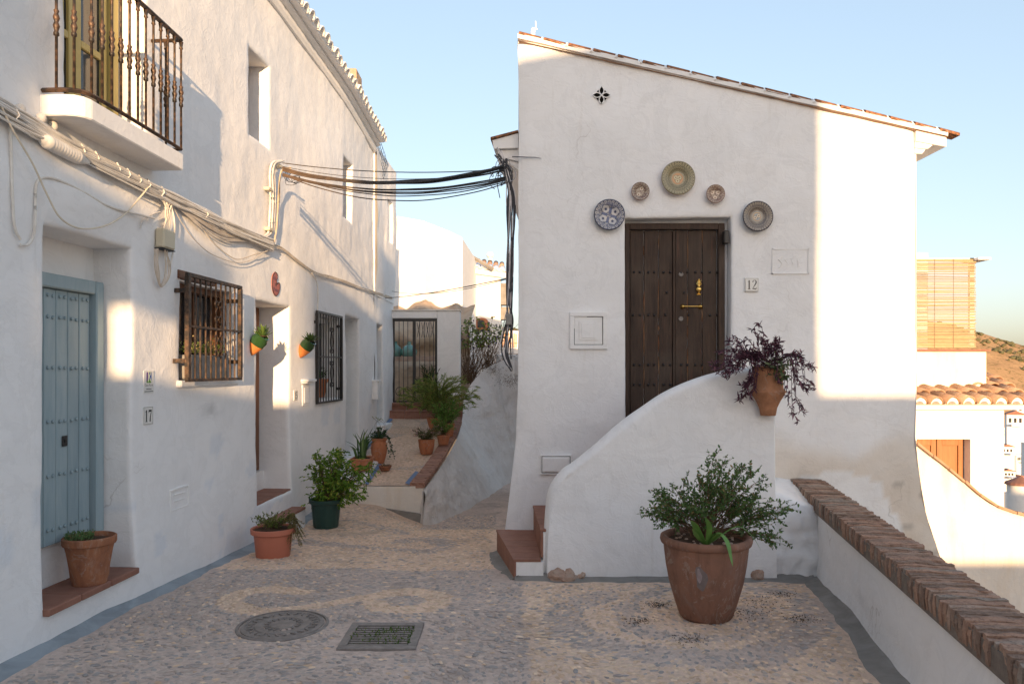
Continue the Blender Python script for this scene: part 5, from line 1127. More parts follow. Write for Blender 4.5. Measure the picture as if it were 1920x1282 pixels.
p17 = wpt(281, 779, .0); number_tile('house_number', 'white tile with the black number 17 beside the blue door', '17', lambda a, c, d: tuple(LP(p17.y + a, p17.z + c, d + woff(p17))), .13, .135, .09, M['ink'])
p15 = wpt(554, 741, .0); number_tile('house_number', 'small white number tile low beside the second doorway', '15', lambda a, c, d: tuple(LP(p15.y + a, p15.z + c, d + woff(p15))), .11, .115, .08, M['ink'])
def text(s, T, h, mat, parent, name, align='CENTER', ys=1):
    cu = bpy.data.curves.new('t', 'FONT'); cu.body = s; cu.size = 1; cu.align_x = align; cu.extrude = 0; cu.resolution_u = 2
    ob = bpy.data.objects.new('t', cu); C.objects.link(ob); dg = bpy.context.evaluated_depsgraph_get(); me = bpy.data.meshes.new_from_object(ob.evaluated_get(dg)); bpy.data.objects.remove(ob)
    V = np.array([v.co[:] for v in me.vertices]); F = [tuple(p.vertices) for p in me.polygons]; b = MB(); b.add([T(v[0] * h, v[1] * h * ys, 0) for v in V], F); bpy.data.meshes.remove(me); o = b.build(name, mat, parent, auto=False); return o
sg = thing('guesthouse_sign', 'white guesthouse plaque with a blue and green R logo above number 17', 'sign', tuple(wpt(282, 716, .0)))
ps = wpt(282, 716, 0); TS = lambda a, c, d: tuple(LP(ps.y + a, ps.z + c, d + woff(ps)))
b = MB(); b.prism([(-.068, -.085), (.068, -.085), (.068, .085), (-.068, .085)], TS, -.01, .006); b.build('plaque', M['white_tile'], sg, bevel=.001)
mb_, mg_, my_ = m_simple('logo_blue', (.05, .12, .42, 1), None, .5), m_simple('logo_green', (.12, .32, .05, 1), None, .5), m_simple('logo_lime', (.62, .70, .18, 1), None, .5)
b = MB(); b.prism([(-.005, -.005), (.03, -.005), (.034, .02), (.034, .062), (.03, .074), (-.005, .074)], TS, .0062, .007); b.build('logo_blue_half', mb_, sg)
b = MB(); b.prism([(-.034, .0), (-.006, -.005), (-.006, .074), (-.03, .074), (-.034, .06)], TS, .0062, .007); b.build('logo_dark_half', m_simple('logo_violet', (.16, .10, .28, 1), None, .5), sg)
b = MB(); b.prism([(-.034, -.006), (.03, -.006), (.022, .012), (.0, .020), (-.024, .012)], TS, .0072, .0078); b.build('logo_hill', mg_, sg)
b = MB(); stroke([(-.012, .0), (-.006, .04), (-.006, .080)], .010, TS, .0080, .0086, b); stroke(curve2([(-.006, .078), (.012, .076), (.014, .056), (-.002, .046)], 4), .008, TS, .0088, .0092, b); stroke([(.0, .046), (.010, .024), (.026, .002)], [.006, .008, .010], TS, .0094, .0098, b); b.build('logo_letter', m_simple('logo_pale', (.75, .80, .62, 1), None, .5), sg)
text('Casa Rural', lambda a, c, d: TS(a, c - .030, .0066), .026, M['greyink'], sg, 'lettering')
for k, (w_, y_) in enumerate(((.035, -.052), (.058, -.070))):
    b = MB()
    xx = -w_
    while xx < w_: e = U(.004, .012); b.prism([(xx, y_ - .003), (min(xx + e, w_), y_ - .003), (min(xx + e, w_), y_ + .003), (xx, y_ + .003)], TS, .0062, .0068); xx += e + .003
    o = b.build('small_print', M['ink'], sg); o['kind'] = 'stuff'
pp = wpt(517, 532, 0); TPl = lambda a, c, d: tuple(LP(pp.y + a, pp.z + c, d + woff(pp))); pal = thing('palette_plaque', 'red clay plaque shaped like a painter palette on the wall over the second doorway', 'plaque', tuple(pp))
OP = curve2([(-.02, .125), (-.085, .075), (-.105, -.01), (-.085, -.085), (-.01, -.13), (.06, -.105), (.105, -.05), (.115, .0), (.085, .022), (.055, .008), (.03, .0), (.02, .03), (.045, .07), (.035, .11), (-.02, .125)], 4)[:-1]
b = MB(); b.prism([tuple(q) for q in OP], TPl, -.01, .012); b.build('board', m_simple('red_clay_glaze', (.42, .10, .05, 1), (.30, .07, .05, 1), .4, .5, 30, .2), pal)
b = MB(); b.tube([TPl(q[0], q[1], .012) for q in list(OP) + [OP[0]]], .004, 5); b.build('rim', M['ink'], pal)
nv = m_simple('dark_blue_glaze', (.03, .035, .09, 1), None, .4)
text('Villa', lambda a, c, d: TPl(a - .028, c + .035, .0128), .055, nv, pal, 'lettering'); text('Pintor', lambda a, c, d: TPl(a + .005, c - .085, .0128), .06, nv, pal, 'lettering')
b = MB(); b.prism([(.0 + .013 * math.cos(a), -.01 + .02 * math.sin(a)) for a in np.linspace(0, 6.28, 10)[:-1]], TPl, .0122, .0135); b.build('thumb_hole', M['ink'], pal)
# letter boxes
def lbox(px, py, w, h, d, label, lid=True):
    p = wpt(px, py, 0); t = thing('letter_box', label, 'letter box', tuple(p)); b = MB(); LBox(b, p.y - w / 2, p.y + w / 2, p.z - h / 2, p.z + h / 2, -.01, d); b.build('body', M['plaster_far'], t, bevel=.006)
    b = MB(); LBox(b, p.y - w / 2 - .015, p.y + w / 2 + .015, p.z + h / 2 + .001, p.z + h / 2 + .03, -.01, d + .02); b.build('lid', M['plaster_far'], t, bevel=.004)
lbox(699, 732, .16, .30, .10, 'slim white letter box on the wall between the two far doorways'); lbox(572, 717, .26, .022, .075, 'white letter slot hood on the wall above the small meter door')

# ------------------------------------------------------------------ cables
def strand(b, pts, r, jit, off=.03, n=5, col=None, seed=0):
    P = []
    for k, q in enumerate(pts): o = (q[2] if len(q) > 2 else off); P.append(tuple(wpt(q[0], q[1], o)))
    P = curve2([p for p in P], 7) if False else catmull(P, 7)
    m = len(P); ph = RNG.uniform(0, 6.28, 3); t = np.linspace(0, m * .22, m)
    P = P + np.stack([np.abs(jit * .5 * np.sin(t * 1.7 + ph[0])), 0 * t, jit * (np.sin(t + ph[1]) + .5 * np.sin(t * 2.3 + ph[2]))], -1) + np.array((abs(RNG.normal()) * jit * .5, 0, RNG.normal() * jit))
    c = np.array((1, 1, 1)) * U(.82, 1.1) if col is None else np.array(col); b.tube(P, r, n, col=np.tile(c, (m * n, 1))[:m * n]); return P
def catmull(pts, k=8):
    P = np.array(pts, float); P = np.vstack([2 * P[0] - P[1], P, 2 * P[-1] - P[-2]]); o = []
    for i in range(1, len(P) - 2):
        for q in range(k):
            t = q / k; o.append(.5 * ((2 * P[i]) + (-P[i - 1] + P[i + 1]) * t + (2 * P[i - 1] - 5 * P[i] + 4 * P[i + 1] - P[i + 2]) * t * t + (-P[i - 1] + 3 * P[i] - 3 * P[i + 1] + P[i + 2]) * t ** 3))
    o.append(P[-2]); return np.array(o)
main = [(-60, 165), (0, 205), (60, 240), (120, 272), (200, 312), (280, 352), (330, 378), (400, 412), (450, 436), (512, 462)]
cb = thing('cable_bundle', 'thick bundle of whitewashed cables running along the left house under the balcony', 'cables', tuple(wpt(200, 312)))
for k in range(20):
    b = MB(); dy = U(-11, 11); pts = [(x, y + dy * (1.5 if x < 120 else (1.0 if x < 340 else .8)) + (U(-3, 3)), .035 + U(0, .035)) for x, y in main]; strand(b, pts, U(.006, .012), .006); b.build('cable', M['cable_white'], cb, smooth=True, col=True)
for k in range(11):                                 # slack strands that sag below the bundle
    b = MB(); d = 3 + k * 2.4; pts = [(290, 356, .04), (340, 386 + d * .3, .04), (380, 408 + d * .8, .04), (420, 430 + d * .8, .035), (460, 445 + d * .3, .035), (505, 463 + U(-2, 2), .03)]; strand(b, pts, U(.004, .008), .004, col=(.8, .76, .72)); b.build('cable', M['cable_white'], cb, smooth=True, col=True)
b = MB(); rib = [(.0, 0)]; P0, P1_ = wpt(72, 258, .06), wpt(165, 305, .06)
Q = [P0.lerp(P1_, t) for t in np.linspace(0, 1, 60)]; R_ = [(.012 + .030 * min(1, i / 9, (59 - i) / 14)) * (1 + .03 * math.sin(i * 1.9)) for i in range(60)]; b.tube(Q, R_, 12, col=np.ones((60 * 12, 3)) * 1.1); b.build('splice_sleeve', M['cable_white'], cb, smooth=True, col=True)
for (x, y) in ((38, 205), (77, 222), (99, 237)):   # cable ties and clamps
    b = MB(); p = wpt(x, y, .03); b.lathe([(.010, -.03), (.026, -.02), (.03, 0), (.024, .02), (.01, .03)], tuple(p), 10, col=(1.05, 1.03, 1)); b.build('clamp', M['cable_white'], cb, smooth=True, col=True)
for k in range(9):
    q = random.choice(main[1:]); i = main.index(q); q2 = main[min(i + 1, len(main) - 1)]; f = U(0, 1); x, y = q[0] * (1 - f) + q2[0] * f, q[1] * (1 - f) + q2[1] * f; p = wpt(x, y, .03)
    b = MB(); b.tube([p + Vector((0.02, -.01, -.045)), p + Vector((.05, 0, 0)), p + Vector((.02, .01, .05))], .0045, 4, col=np.ones((12, 3)) * 1.1); b.build('cable_tie', M['cable_white'], cb, smooth=True, col=True)
cb2 = thing('cable_bundle', 'cable strands curving down from the wall bracket along the upper edge of the second doorway', 'cables', tuple(wpt(600, 510)))
for k in range(5):
    b = MB(); dy = U(-2.5, 2.5); strand(b, [(x, y + dy) for x, y in ((490, 452), (515, 462), (535, 472), (560, 492), (590, 512), (615, 520), (640, 527), (668, 538), (700, 548), (735, 560))], U(.005, .010), .004, .02, col=(.9, .84, .76)); b.build('cable', M['cable_white'], cb2, smooth=True, col=True)
cb3 = thing('cable_riser', 'vertical group of pale cables and conduit rising to the cable crossing', 'cables', tuple(wpt(515, 400)))
for x, r in ((506, .012), (510, .016), (515, .008)):
    b = MB(); strand(b, [(x + 18, 302, .06), (x + 5, 306, .06), (x, 325, .045), (x + 1, 370, .04), (x - 1, 415, .04), (x - 3, 436, .03), (x - 12, 444, .03)], r, .001, n=8); b.build('conduit', M['cable_white'], cb3, smooth=True, col=True)
for k in range(5):
    b = MB(); strand(b, [(545, 316 + U(-3, 3), .20), (530, 318, .14), (524, 335, .09 + U(0, .03)), (522 + U(-2, 2), 370, .05), (519, 410, .045), (516, 440, .035), (511, 462, .03)], U(.005, .009), .004, col=(.72, .62, .5)); b.build('cable', M['cable_white'], cb3, smooth=True, col=True)
b = MB()
for x, y in ((503, 355), (504, 430), (523, 312)): p = wpt(x, y, .03); LBox(b, p.y - .05, p.y + .05, p.z - .018, p.z + .018, .0, .06)
o = b.build('wall_clip', M['cream_plastic'], cb3, bevel=.006); o['kind'] = 'stuff'
# loose loops
LOOP = [('thin pale cable hanging in a long loop from the bundle above the blue door', [[(0, 195), (25, 245), (60, 305), (88, 365), (110, 405), (140, 425), (170, 428), (205, 420), (235, 400), (262, 370), (278, 350)]], (1.0, .93, .8), .0055, .07),
        ('white cable pair dropping and curling back at the far left of the wall', [[(19, 235), (21, 300), (24, 390), (28, 430), (38, 450)], [(38, 458), (52, 458), (63, 440), (66, 400), (67, 350), (80, 333), (110, 338), (160, 362), (200, 385), (250, 400), (290, 410)]], (1.08, 1.07, 1.05), .008, .034),
        ('thin cable sagging below the bundle beside the junction box', [[(325, 380), (350, 402), (380, 430), (400, 455), (430, 480), (450, 486), (480, 476), (505, 470), (520, 466)]], (.85, .8, .74), .005, .04),
        ('second thin sagging cable crossing above the first window grille', [[(322, 384), (345, 425), (370, 455), (400, 478), (440, 492), (470, 488), (500, 470)]], (.85, .8, .74), .004, .04),
        ('short white cable looping down to the letter slot', [[(585, 512), (594, 530), (596, 555), (595, 585)]], (1.05, 1.03, 1), .009, .02)]
for lab, parts, col, r, off in LOOP:
    t = thing('loose_cable', lab, 'cable', tuple(wpt(*parts[0][0]))); 
    for pl in parts: b = MB(); strand(b, pl, r, .0012, off, 6, col); b.build('cable', M['cable_white'], t, smooth=True, col=True)
jb = thing('junction_box', 'cream plastic junction box with a loop of cables hanging under it', 'junction box', tuple(wpt(300, 450)))
pj = wpt(301, 449, 0); b = MB(); LBox(b, pj.y - .085, pj.y + .085, pj.z - .075, pj.z + .075, .0, .075); b.build('box', M['cream_plastic'], jb, bevel=.012)
b = MB(); LBox(b, pj.y - .088, pj.y + .088, pj.z - .083, pj.z - .076, .0, .07); b.build('base_gasket', M['ink'], jb)
for k in range(4):
    b = MB(); x0_ = 290 + k * 2.2; x1_ = 319 - k * 3.0; strand(b, [(x0_, 466, .045), (x0_ + U(-1, 1), 490, .04), (x0_ + 2, 515 + U(-3, 2), .035), (303 + U(-3, 3), 538 - k * 1.2, .035), (x1_ - 2, 520, .035), (x1_, 495, .04), (312 + U(-4, 4), 468, .045)], U(.0035, .005), .001, col=(.8 + .1 * (k % 3), .7 + .1 * (k % 3), .6 + .1 * (k % 3))); b.build('cable', M['cable_white'], jb, smooth=True, col=True)
for k in range(8):
    b = MB(); strand(b, [(318 + U(-22, 10), 368 + U(-6, 6), .05), (316 + U(-6, 4), 395, .05), (314 + k * 1.3 - 5, 420, .04), (310 + k * 1.6 - 6, 436, .04)], U(.004, .007), .003, col=(1.05, 1, .92)); b.build('cable', M['cable_white'], jb, smooth=True, col=True)
b = MB(); strand(b, [(320, 385, .05), (326, 410, .05), (327, 445, .04), (323, 480, .035), (318, 500, .03)], .007, .001, col=(1.1, 1.08, 1.05)); b.build('cable', M['cable_white'], jb, smooth=True, col=True)
b = MB(); strand(b, [(262, 428, .02), (268, 415, .03), (285, 402, .03), (300, 398, .03)], .006, .001); b.build('cable', M['cable_white'], jb, smooth=True, col=True)
# the crossing from the left house to the corner house
cr = thing('overhead_cables', 'sagging black cables crossing the street from the left house to the corner house', 'cables', (-1.3, 7.6, 3.7))
A0, B0 = wpt(530, 316, .25), Vector((-.04, 7.08, CH + (690 - 322) / FPX * 7.1))
def span(a, c, sag, r, col, n=6, wob=.0):
    P = []
    for t in np.linspace(0, 1, 40): p = a.lerp(c, t); p.z -= sag * 4 * t * (1 - t); p.z += wob * math.sin(t * 23 + sag * 99); p.x += wob * .5 * math.sin(t * 17); P.append(p)
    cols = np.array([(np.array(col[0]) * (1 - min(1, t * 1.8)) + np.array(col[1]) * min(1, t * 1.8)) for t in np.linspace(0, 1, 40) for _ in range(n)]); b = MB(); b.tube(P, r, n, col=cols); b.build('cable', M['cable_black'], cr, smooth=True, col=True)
sunlit_br, dk = (3.2, 2.1, 1.3), (1, 1, 1)  # sunlit brown end and shaded dark end are put into the cable colour
for k in range(5): span(A0 + Vector((0, 0, U(-.03, .02))), B0 + Vector((U(-.04, 0), U(-.05, .05), .03 + U(-.02, .02))), .14 + U(-.010, .012), U(.008, .0115), (sunlit_br, dk), 6, .004)
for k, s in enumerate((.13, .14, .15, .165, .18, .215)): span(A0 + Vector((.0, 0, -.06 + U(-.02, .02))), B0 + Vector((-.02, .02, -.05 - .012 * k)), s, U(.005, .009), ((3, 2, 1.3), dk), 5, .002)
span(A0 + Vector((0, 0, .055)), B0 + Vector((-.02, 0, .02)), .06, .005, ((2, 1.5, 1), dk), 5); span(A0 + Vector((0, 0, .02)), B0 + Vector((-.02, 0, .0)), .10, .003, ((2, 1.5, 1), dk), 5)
for k in range(5):
    b = MB(); a, s = U(0, 6), U(.05, .09); c = A0 + Vector((.05 + U(0, .1), .05, -.02 + U(-.05, .0))); b.tube([c + Vector((s * math.cos(q + a), .02 * q, s * .7 * math.sin(q + a) - .03)) for q in np.linspace(0, 5.5, 18)], .003, 4, col=np.ones((72, 3)) * 2); b.build('loose_loop', M['cable_black'], cr, smooth=True, col=True)
dn = thing('downlead_cables', 'tangle of black cables running down the left corner of the corner house', 'cables', (-.05, 7.2, 3))
for k in range(12):
    z0 = zf(305) ; b = MB(); xo_ = U(-.055, .03); P = [(-.10 + U(-.1, .06), 7.12, z0 + U(-.08, .12)), (-.03 + U(-.04, .03), 7.14, z0 - .12), (xo_, 7.18, 3.25), (xo_ * .8 - .01, 7.2, 2.8), (xo_ * .7 - .02, 7.2, 2.3), (xo_ - .025, 7.2, 2.0 - U(0, .3))]
    if k % 2: P = P[:-1] + [(xo_ - .02, 7.2, 2.1), (xo_ - .03 - U(0, .05), 7.2, 1.8), (.0, 7.2, 1.62)]
    P = catmull(P, 7); P = P + np.stack([.006 * np.sin(np.arange(len(P)) * .6 + k), 0 * P[:, 0], 0 * P[:, 0]], -1); w_ = (1.5, 1.5, 1.6) if k % 3 else (16, 15, 14); b.tube(P, U(.004, .009), 5, col=np.tile(np.array(w_, float), (len(P) * 5, 1))); b.build('cable', M['cable_black'], dn, smooth=True, col=True)
for k in range(7):
    b = MB(); a, s = U(0, 6), U(.04, .08); c = Vector((-.13 + U(-.08, .1), 7.12, zf(322) + U(-.1, .05))); b.tube([c + Vector((s * math.cos(q + a), .02 * q, s * math.sin(q + a))) for q in np.linspace(0, 5.5, 18)], .004, 4, col=np.ones((72, 3)) * (1 if k % 2 else 9)); b.build('loose_loop', M['cable_black'], dn, smooth=True, col=True)
b = MB(); b.tube(catmull([(-.12, 7.1, zf(330)), (-.14, 7.1, zf(350)), (-.115, 7.1, zf(378))], 5), .004, 4, col=np.ones((44, 3))); b.build('loose_end', M['cable_black'], dn, smooth=True, col=True)
b = MB(); b.box(-.06, .0, 7.13, 7.2, zf(610), zf(590)); b.build('splitter', M['cement'], dn, bevel=.008)
b = MB(); b.tube([(.0, 7.09, zf(303)), (.22, 7.075, zf(305)), (.28, 7.088, zf(306))], [.006, .004, .002], 5, col=np.ones((15, 3)) * 3); b.build('wall_spike', M['cable_black'], dn, col=True)
ln = thing('overhead_cables', 'two thin dark lines drooping across the alley in front of the bright far houses', 'cables', (-1, 11, 3))
for (p, q, s, r) in ((pt(722, 559, 13.2), pt(955, 521, 7.25), .03, .006), (pt(735, 546, 13.2), pt(955, 522, 7.25), .09, .004)):
    b = MB(); P = [p.lerp(q, t) - Vector((0, 0, s * 4 * t * (1 - t))) for t in np.linspace(0, 1, 24)]; b.tube(P, r, 5, col=np.ones((120, 3))); b.build('cable', M['cable_black'], ln, smooth=True, col=True)
wt_ = thing('wire_trellis', 'blue-black wire frame sticking out beyond the far end of the roof', 'wire frame', (-2.2, 12.9, 5.0)); b = MB()
AA_ = [pt(702, 232, 12.75), pt(712, 262, 12.8), pt(722, 290, 12.85), pt(727, 312, 12.9)]
for k in range(5): b.tube([p + Vector((-.0 - .035 * k, .1 * k, -.03 * k)) for p in AA_], .004, 4)
for p in catmull([tuple(q) for q in AA_], 4): b.tube([Vector(p), Vector(p) + Vector((-.14, .4, -.12))], .003, 4)
o = b.build('wires', m_simple('blue_black_wire', (.02, .04, .08, 1), None, .5), wt_); o['kind'] = 'stuff'
# ------------------------------------------------------------------ beyond the gate and up the alley
bed = np.linspace(-3.4, 2.0, 50); by_ = np.linspace(14.4, 30, 60); XX, YY = np.meshgrid(bed, by_, indexing='ij')
ZZ = 1.0 + .9 * sstep(-1.1, -.2, XX) * sstep(14.5, 16, YY) + .25 * sstep(16, 26, YY) + .06 * fbm(XX * 1.3, YY * 1.3, 3, 4) - 1.6 * sstep(15.3, 14.6, YY) * sstep(-1.0, -.2, XX)
tag(link('garden_earth', mesh('garden_earth', np.stack([XX, YY, ZZ - .05], -1).reshape(-1, 3), grid_faces(50, 60, (by_[None, :-1] > 15.95) | (bed[:-1, None] < -1.1)), M['rock'], True)), kind='structure')
rk = thing('rock_outcrop', 'sunlit golden rock mass rising behind the gate wall', 'rock', (-2, 17.5, 1)); xs = np.linspace(-3.9, -.95, 80); ts = np.linspace(0, 1, 70); XX, TT = np.meshgrid(xs, ts, indexing='ij')
topz = 3.30 + .10 * fbm(xs * 2.2, xs * 0 + 2, 3, 3) - .12 * sstep(-1.8, -1.2, xs); YY = 16.4 + .5 * TT + 2.4 * sstep(.55, 1, TT) - .16 * fbm(XX * 1.4, TT * 3.2, 5, 4) * (1 - TT * .4); ZZ = .8 + (topz[:, None] - .8) * (1 - (1 - TT) ** 1.3) + .05 * fbm(XX * 4, TT * 6, 2, 3)
# ledge that carries the jugs
YY = YY + .34 * np.exp(-((ZZ - 2.0) / .17) ** 2)
b = MB(); b.add(np.stack([XX, YY, ZZ], -1).reshape(-1, 3), grid_faces(80, 70)); b.build('rock_face', M['rock'], rk, smooth=True, auto=False)
for px, s, lab in ((742, 1.0, 'left green glass jug on the rock ledge seen through the gate'), (767, 1.25, 'right and larger green glass jug on the rock ledge seen through the gate')):
    c = pt(px, 668, 16.0); b = MB(); b.lathe([(0, 0), (.11 * s, 0), (.135 * s, .04), (.14 * s, .12), (.10 * s, .20), (.035 * s, .25), (.03 * s, .31), (.04 * s, .32)], tuple(c), 20); tag(b.build('glass_jug', M['glassgreen'], smooth=True), lab, 'jug', 'green glass jugs behind the gate')
b = MB(); b.box(-2.5, -1.6, 15.85, 16.35, 1.80, 1.895); tag(b.build('rock_shelf', M['rock_pink'], rk), None)
sl_ = thing('low_wall', 'small smooth white wall closing the top of the retaining wall, near the corner house', 'wall', (.2, 15.7, 1.3)); b = MB(); b.box(-.33, 1.2, 15.55, 15.9, .9, 1.93); b.build('wall', M['plaster_far'], sl_, bevel=.02)
b = MB(); b.box(-.10, .05, 15.42, 15.55, 1.0, 1.92); b.build('pillar', M['plaster_far'], sl_, bevel=.02)

bw = thing('white_house', 'big bright angular white building without windows behind the gate', 'house', (-2.5, 20.5, 2))
PL = [(-4.6, 19.6), (-3.3, 19.75), (-3.06, 19.95), (-2.38, 20.3), (-1.80, 21.3), (-1.40, 21.1), (-1.2, 25), (-4.6, 25)]; TZ = [5.60, 5.61, 5.68, 5.65, 5.56, 5.34, 5.3, 5.6]
b = MB(); n = 8; b.add([(x, y, 1.5) for x, y in PL] + [(x, y, z) for (x, y), z in zip(PL, TZ)], [(i, (i + 1) % n, n + (i + 1) % n, n + i) for i in range(n)] + [tuple(range(n, 2 * n)), tuple(range(n))[::-1]]); b.build('wall', M['plaster_far'], bw, bevel=.03)

rh = thing('white_house', 'white house with small arched window and tiled eave at the end of the alley', 'house', (-1, 26, 2))
b = MB(); b.box(-3.2, -.385, 25, 29, 0, 4.72, lambda p: (p[0], p[1], p[2] + (-.14 * (p[0] + .385) if p[2] > 1 else 0))); b.build('wall', M['plaster_far'], rh)
x = -2.2; rt_ang = math.atan(-.14)
while x < -.15:
    z = 4.83 - .14 * (x + .385); link('eave_tile', m_white, rh, (x, 24.78, z), (math.radians(22), rt_ang * -1, 0), (1.25, 1.6, 1.25)); x += .205
    link('roof_tile', m_tile, rh, (x - .2, 25.28, z + .2), (math.radians(22), 0, 0), (1.2, 1.4, 1.2))
b = MB(); b.box(-2.3, -.12, 24.82, 25, 4.68, 4.84, lambda p: (p[0], p[1], p[2] - .14 * (p[0] + .385))); b.build('eave', M['plaster_far'], rh)
b = MB(); b.box(-2.4, -.12, 24.95, 28, 4.84, 4.90, lambda p: (p[0], p[1], p[2] - .14 * (p[0] + .385) + .10 * (p[1] - 24.95))); b.build('roof', M['rooftile'], rh)
c = pt(903, 607, 25); b = MB(); arch = [(-.19, -.17), (.19, -.17), (.19, .08)] + [(.19 * math.cos(a), .08 + .10 * math.sin(a)) for a in np.linspace(0, math.pi, 9)[1:-1]] + [(-.19, .08)]
b.prism([(x * 1.12, z * 1.12) for x, z in arch], lambda a, q, d: (c.x + a, 25 - d, c.z + q), -.05, .02); wd = b.build('window', M['terra_orange'], rh)
b = MB(); b.prism([(x * .62 - .02, z * .72) for x, z in arch], lambda a, q, d: (c.x + a, 25 - d, c.z + q), .021, .03); b.build('pane', M['glass'], wd)
b = MB(); b.box(c.x - .24, c.x + .3, 24.93, 25.0, c.z - .235, c.z - .192); b.build('sill', M['brownwood'], wd)
b = MB(); b.box(-.384, -.10, 25.1, 25.6, 3.78, 4.5); b.box(-.384, -.05, 25.3, 25.9, 3.3, 3.72) ; o = b.build('shuttered_bay', M['cement'], rh)
b = MB(); b.tube([pt(866, 470, 24.6), pt(925, 505, 24.6)], .06, 4); b.build('ridge_beam', M['cement'], rh)
cp = pt(919, 500, 26); b = MB(); b.lathe([(.07, 0), (.07, .30), (.12, .34), (.13, .43), (.08, .50), (0, .51)], tuple(cp), 14); b.build('chimney', M['plaster_far'], rh, smooth=True)
fh = thing('white_house', 'far white house low behind the black downlead cables', 'house', (0, 30, 1))
b = MB(); b.box(-.9, 3, 29.5, 33, -1, 2.45); b.box(-.62, 3, 31, 34, 2.45, 3.2); b.build('wall', M['plaster_far'], fh)
fn = thing('wooden_fence', 'small sunlit wooden slat fence on the far house beside the cables', 'fence', (-.3, 29.4, 2.4))
for k in range(9):
    b = MB(); xx = -.47 + k * .075; b.box(xx, xx + .06, 29.40, 29.43, 2.46, 3.02 + U(-.02, .02)); b.build('slat', M['orangewood'], fn)
b = MB(); b.box(-.48, .22, 29.435, 29.46, 2.60, 2.66); b.build('rail', M['orangewood'], fn)

# ------------------------------------------------------------------ right side: lane wall, house with terrace
lw = thing('garden_wall', 'long cream stained garden wall with curved tiled top below the terrace house', 'wall', (6, 9, -.5))
GT = catmull([(4.60, .95), (4.92, .69), (5.34, .36), (5.72, .04), (6.0, -.08), (6.30, -.16), (6.9, -.25), (8.0, -.32), (10.5, -.4)], 8)
us = np.linspace(4.25, 10.5, 130); zt = np.interp(us, GT[:, 0], GT[:, 1]); ts = np.linspace(0, 1, 44); XX = np.repeat(us[:, None], 44, 1); ZZ = -2.6 + (zt[:, None] + 2.6) * ts[None]; YY = 9.0 - .02 * fbm(XX * 1.2, ZZ * 1.2, 3, 3) - .006 * fbm(XX * 6, ZZ * 6, 3, 2)
b = MB(); b.add(np.stack([XX, YY, ZZ], -1).reshape(-1, 3), grid_faces(130, 44)); b.add([(u_, 9.18, z_) for u_, z_ in zip(us, zt)] + [(u_, 9.18, -2.6) for u_ in us], [(i, i + 1, 130 + i + 1, 130 + i) for i in range(129)]); b.build('wall', M['plaster_cream'], lw, smooth=True, auto=False)
cumG = np.concatenate([[0], np.cumsum(np.hypot(*np.diff(GT, axis=0).T))]); s = .1
while s < cumG[-1] - .25:
    b = MB(); a_, c_ = [(np.interp(q, cumG, GT[:, 0]), np.interp(q, cumG, GT[:, 1])) for q in (s, s + .235)]; j = U(-.004, .004)
    b.add([(a_[0], 8.95, a_[1] + j), (a_[0], 9.22, a_[1] + j), (c_[0], 9.22, c_[1] + j), (c_[0], 8.95, c_[1] + j)] + [(a_[0], 8.95, a_[1] + .035 + j), (a_[0], 9.22, a_[1] + .035 + j), (c_[0], 9.22, c_[1] + .03 + j), (c_[0], 8.95, c_[1] + .03 + j)], [(0, 1, 2, 3), (4, 5, 6, 7), (0, 1, 5, 4), (1, 2, 6, 5), (2, 3, 7, 6), (3, 0, 4, 7)]); b.build('coping_tile', M['edgetile'], lw); s += .245
th_ = thing('white_house', 'sunlit white house with brown wooden doors and barrel tile roof below the bamboo screen', 'house', (6, 10, 1))
b = MB(); b.box(5.3, 5.42, 10, 10.3, -2.5, 1.17); b.box(6.14, 6.59, 10, 10.3, -2.5, 1.17); b.box(5.42, 6.14, 10, 10.3, .70, 1.17); b.box(3.9, 6.59, 10.3, 15, -2.5, 1.3); b.box(3.9, 5.3, 10, 10.3, -2.5, 1.17); b.build('wall', M['plaster_far'], th_)
for x0, x1 in ((5.43, 5.76), (5.77, 6.13)):
    b = MB(); b.box(x0, x0 + .07, 10.14, 10.19, -.9, .69); b.box(x1 - .07, x1, 10.14, 10.19, -.9, .69); b.box(x0 + .071, x1 - .071, 10.14, 10.19, .60, .69); b.box(x0 + .071, x1 - .071, 10.14, 10.19, -.1, -.03); b.box(x0 + .071, x1 - .071, 10.16, 10.18, -.9, .599); b.build('door_leaf', M['orangewood'], th_, bevel=.003)
b = MB(); b.tube([(5.80, 10.12, -.02), (5.90, 10.11, -.02), (6.02, 10.12, -.02)], .012, 6); b.build('door_bar', M['brownwood'], th_)
b = MB(); b.box(5.2, 6.85, 9.86, 10.35, 1.10, 1.165); b.build('eave', M['plaster_far'], th_, bevel=.008)
bv, bf = barrel(.30, .105, .085, .016, 10); m_big = mesh('roof_tile', bv, bf, M['rooftile'], True)
pl = np.stack([np.cos(np.linspace(0, math.pi, 11)) * .088, np.full(11, .02), np.sin(np.linspace(0, math.pi, 11)) * .088], -1); pin = np.stack([np.cos(np.linspace(0, math.pi, 11)) * .05, np.full(11, .012), np.sin(np.linspace(0, math.pi, 11)) * .035], -1)
m_end = mesh('tile_end', pl, [tuple(range(11))], M['plaster_far']); m_sh = mesh('tile_chip', pin, [tuple(range(11))], M['cement'])
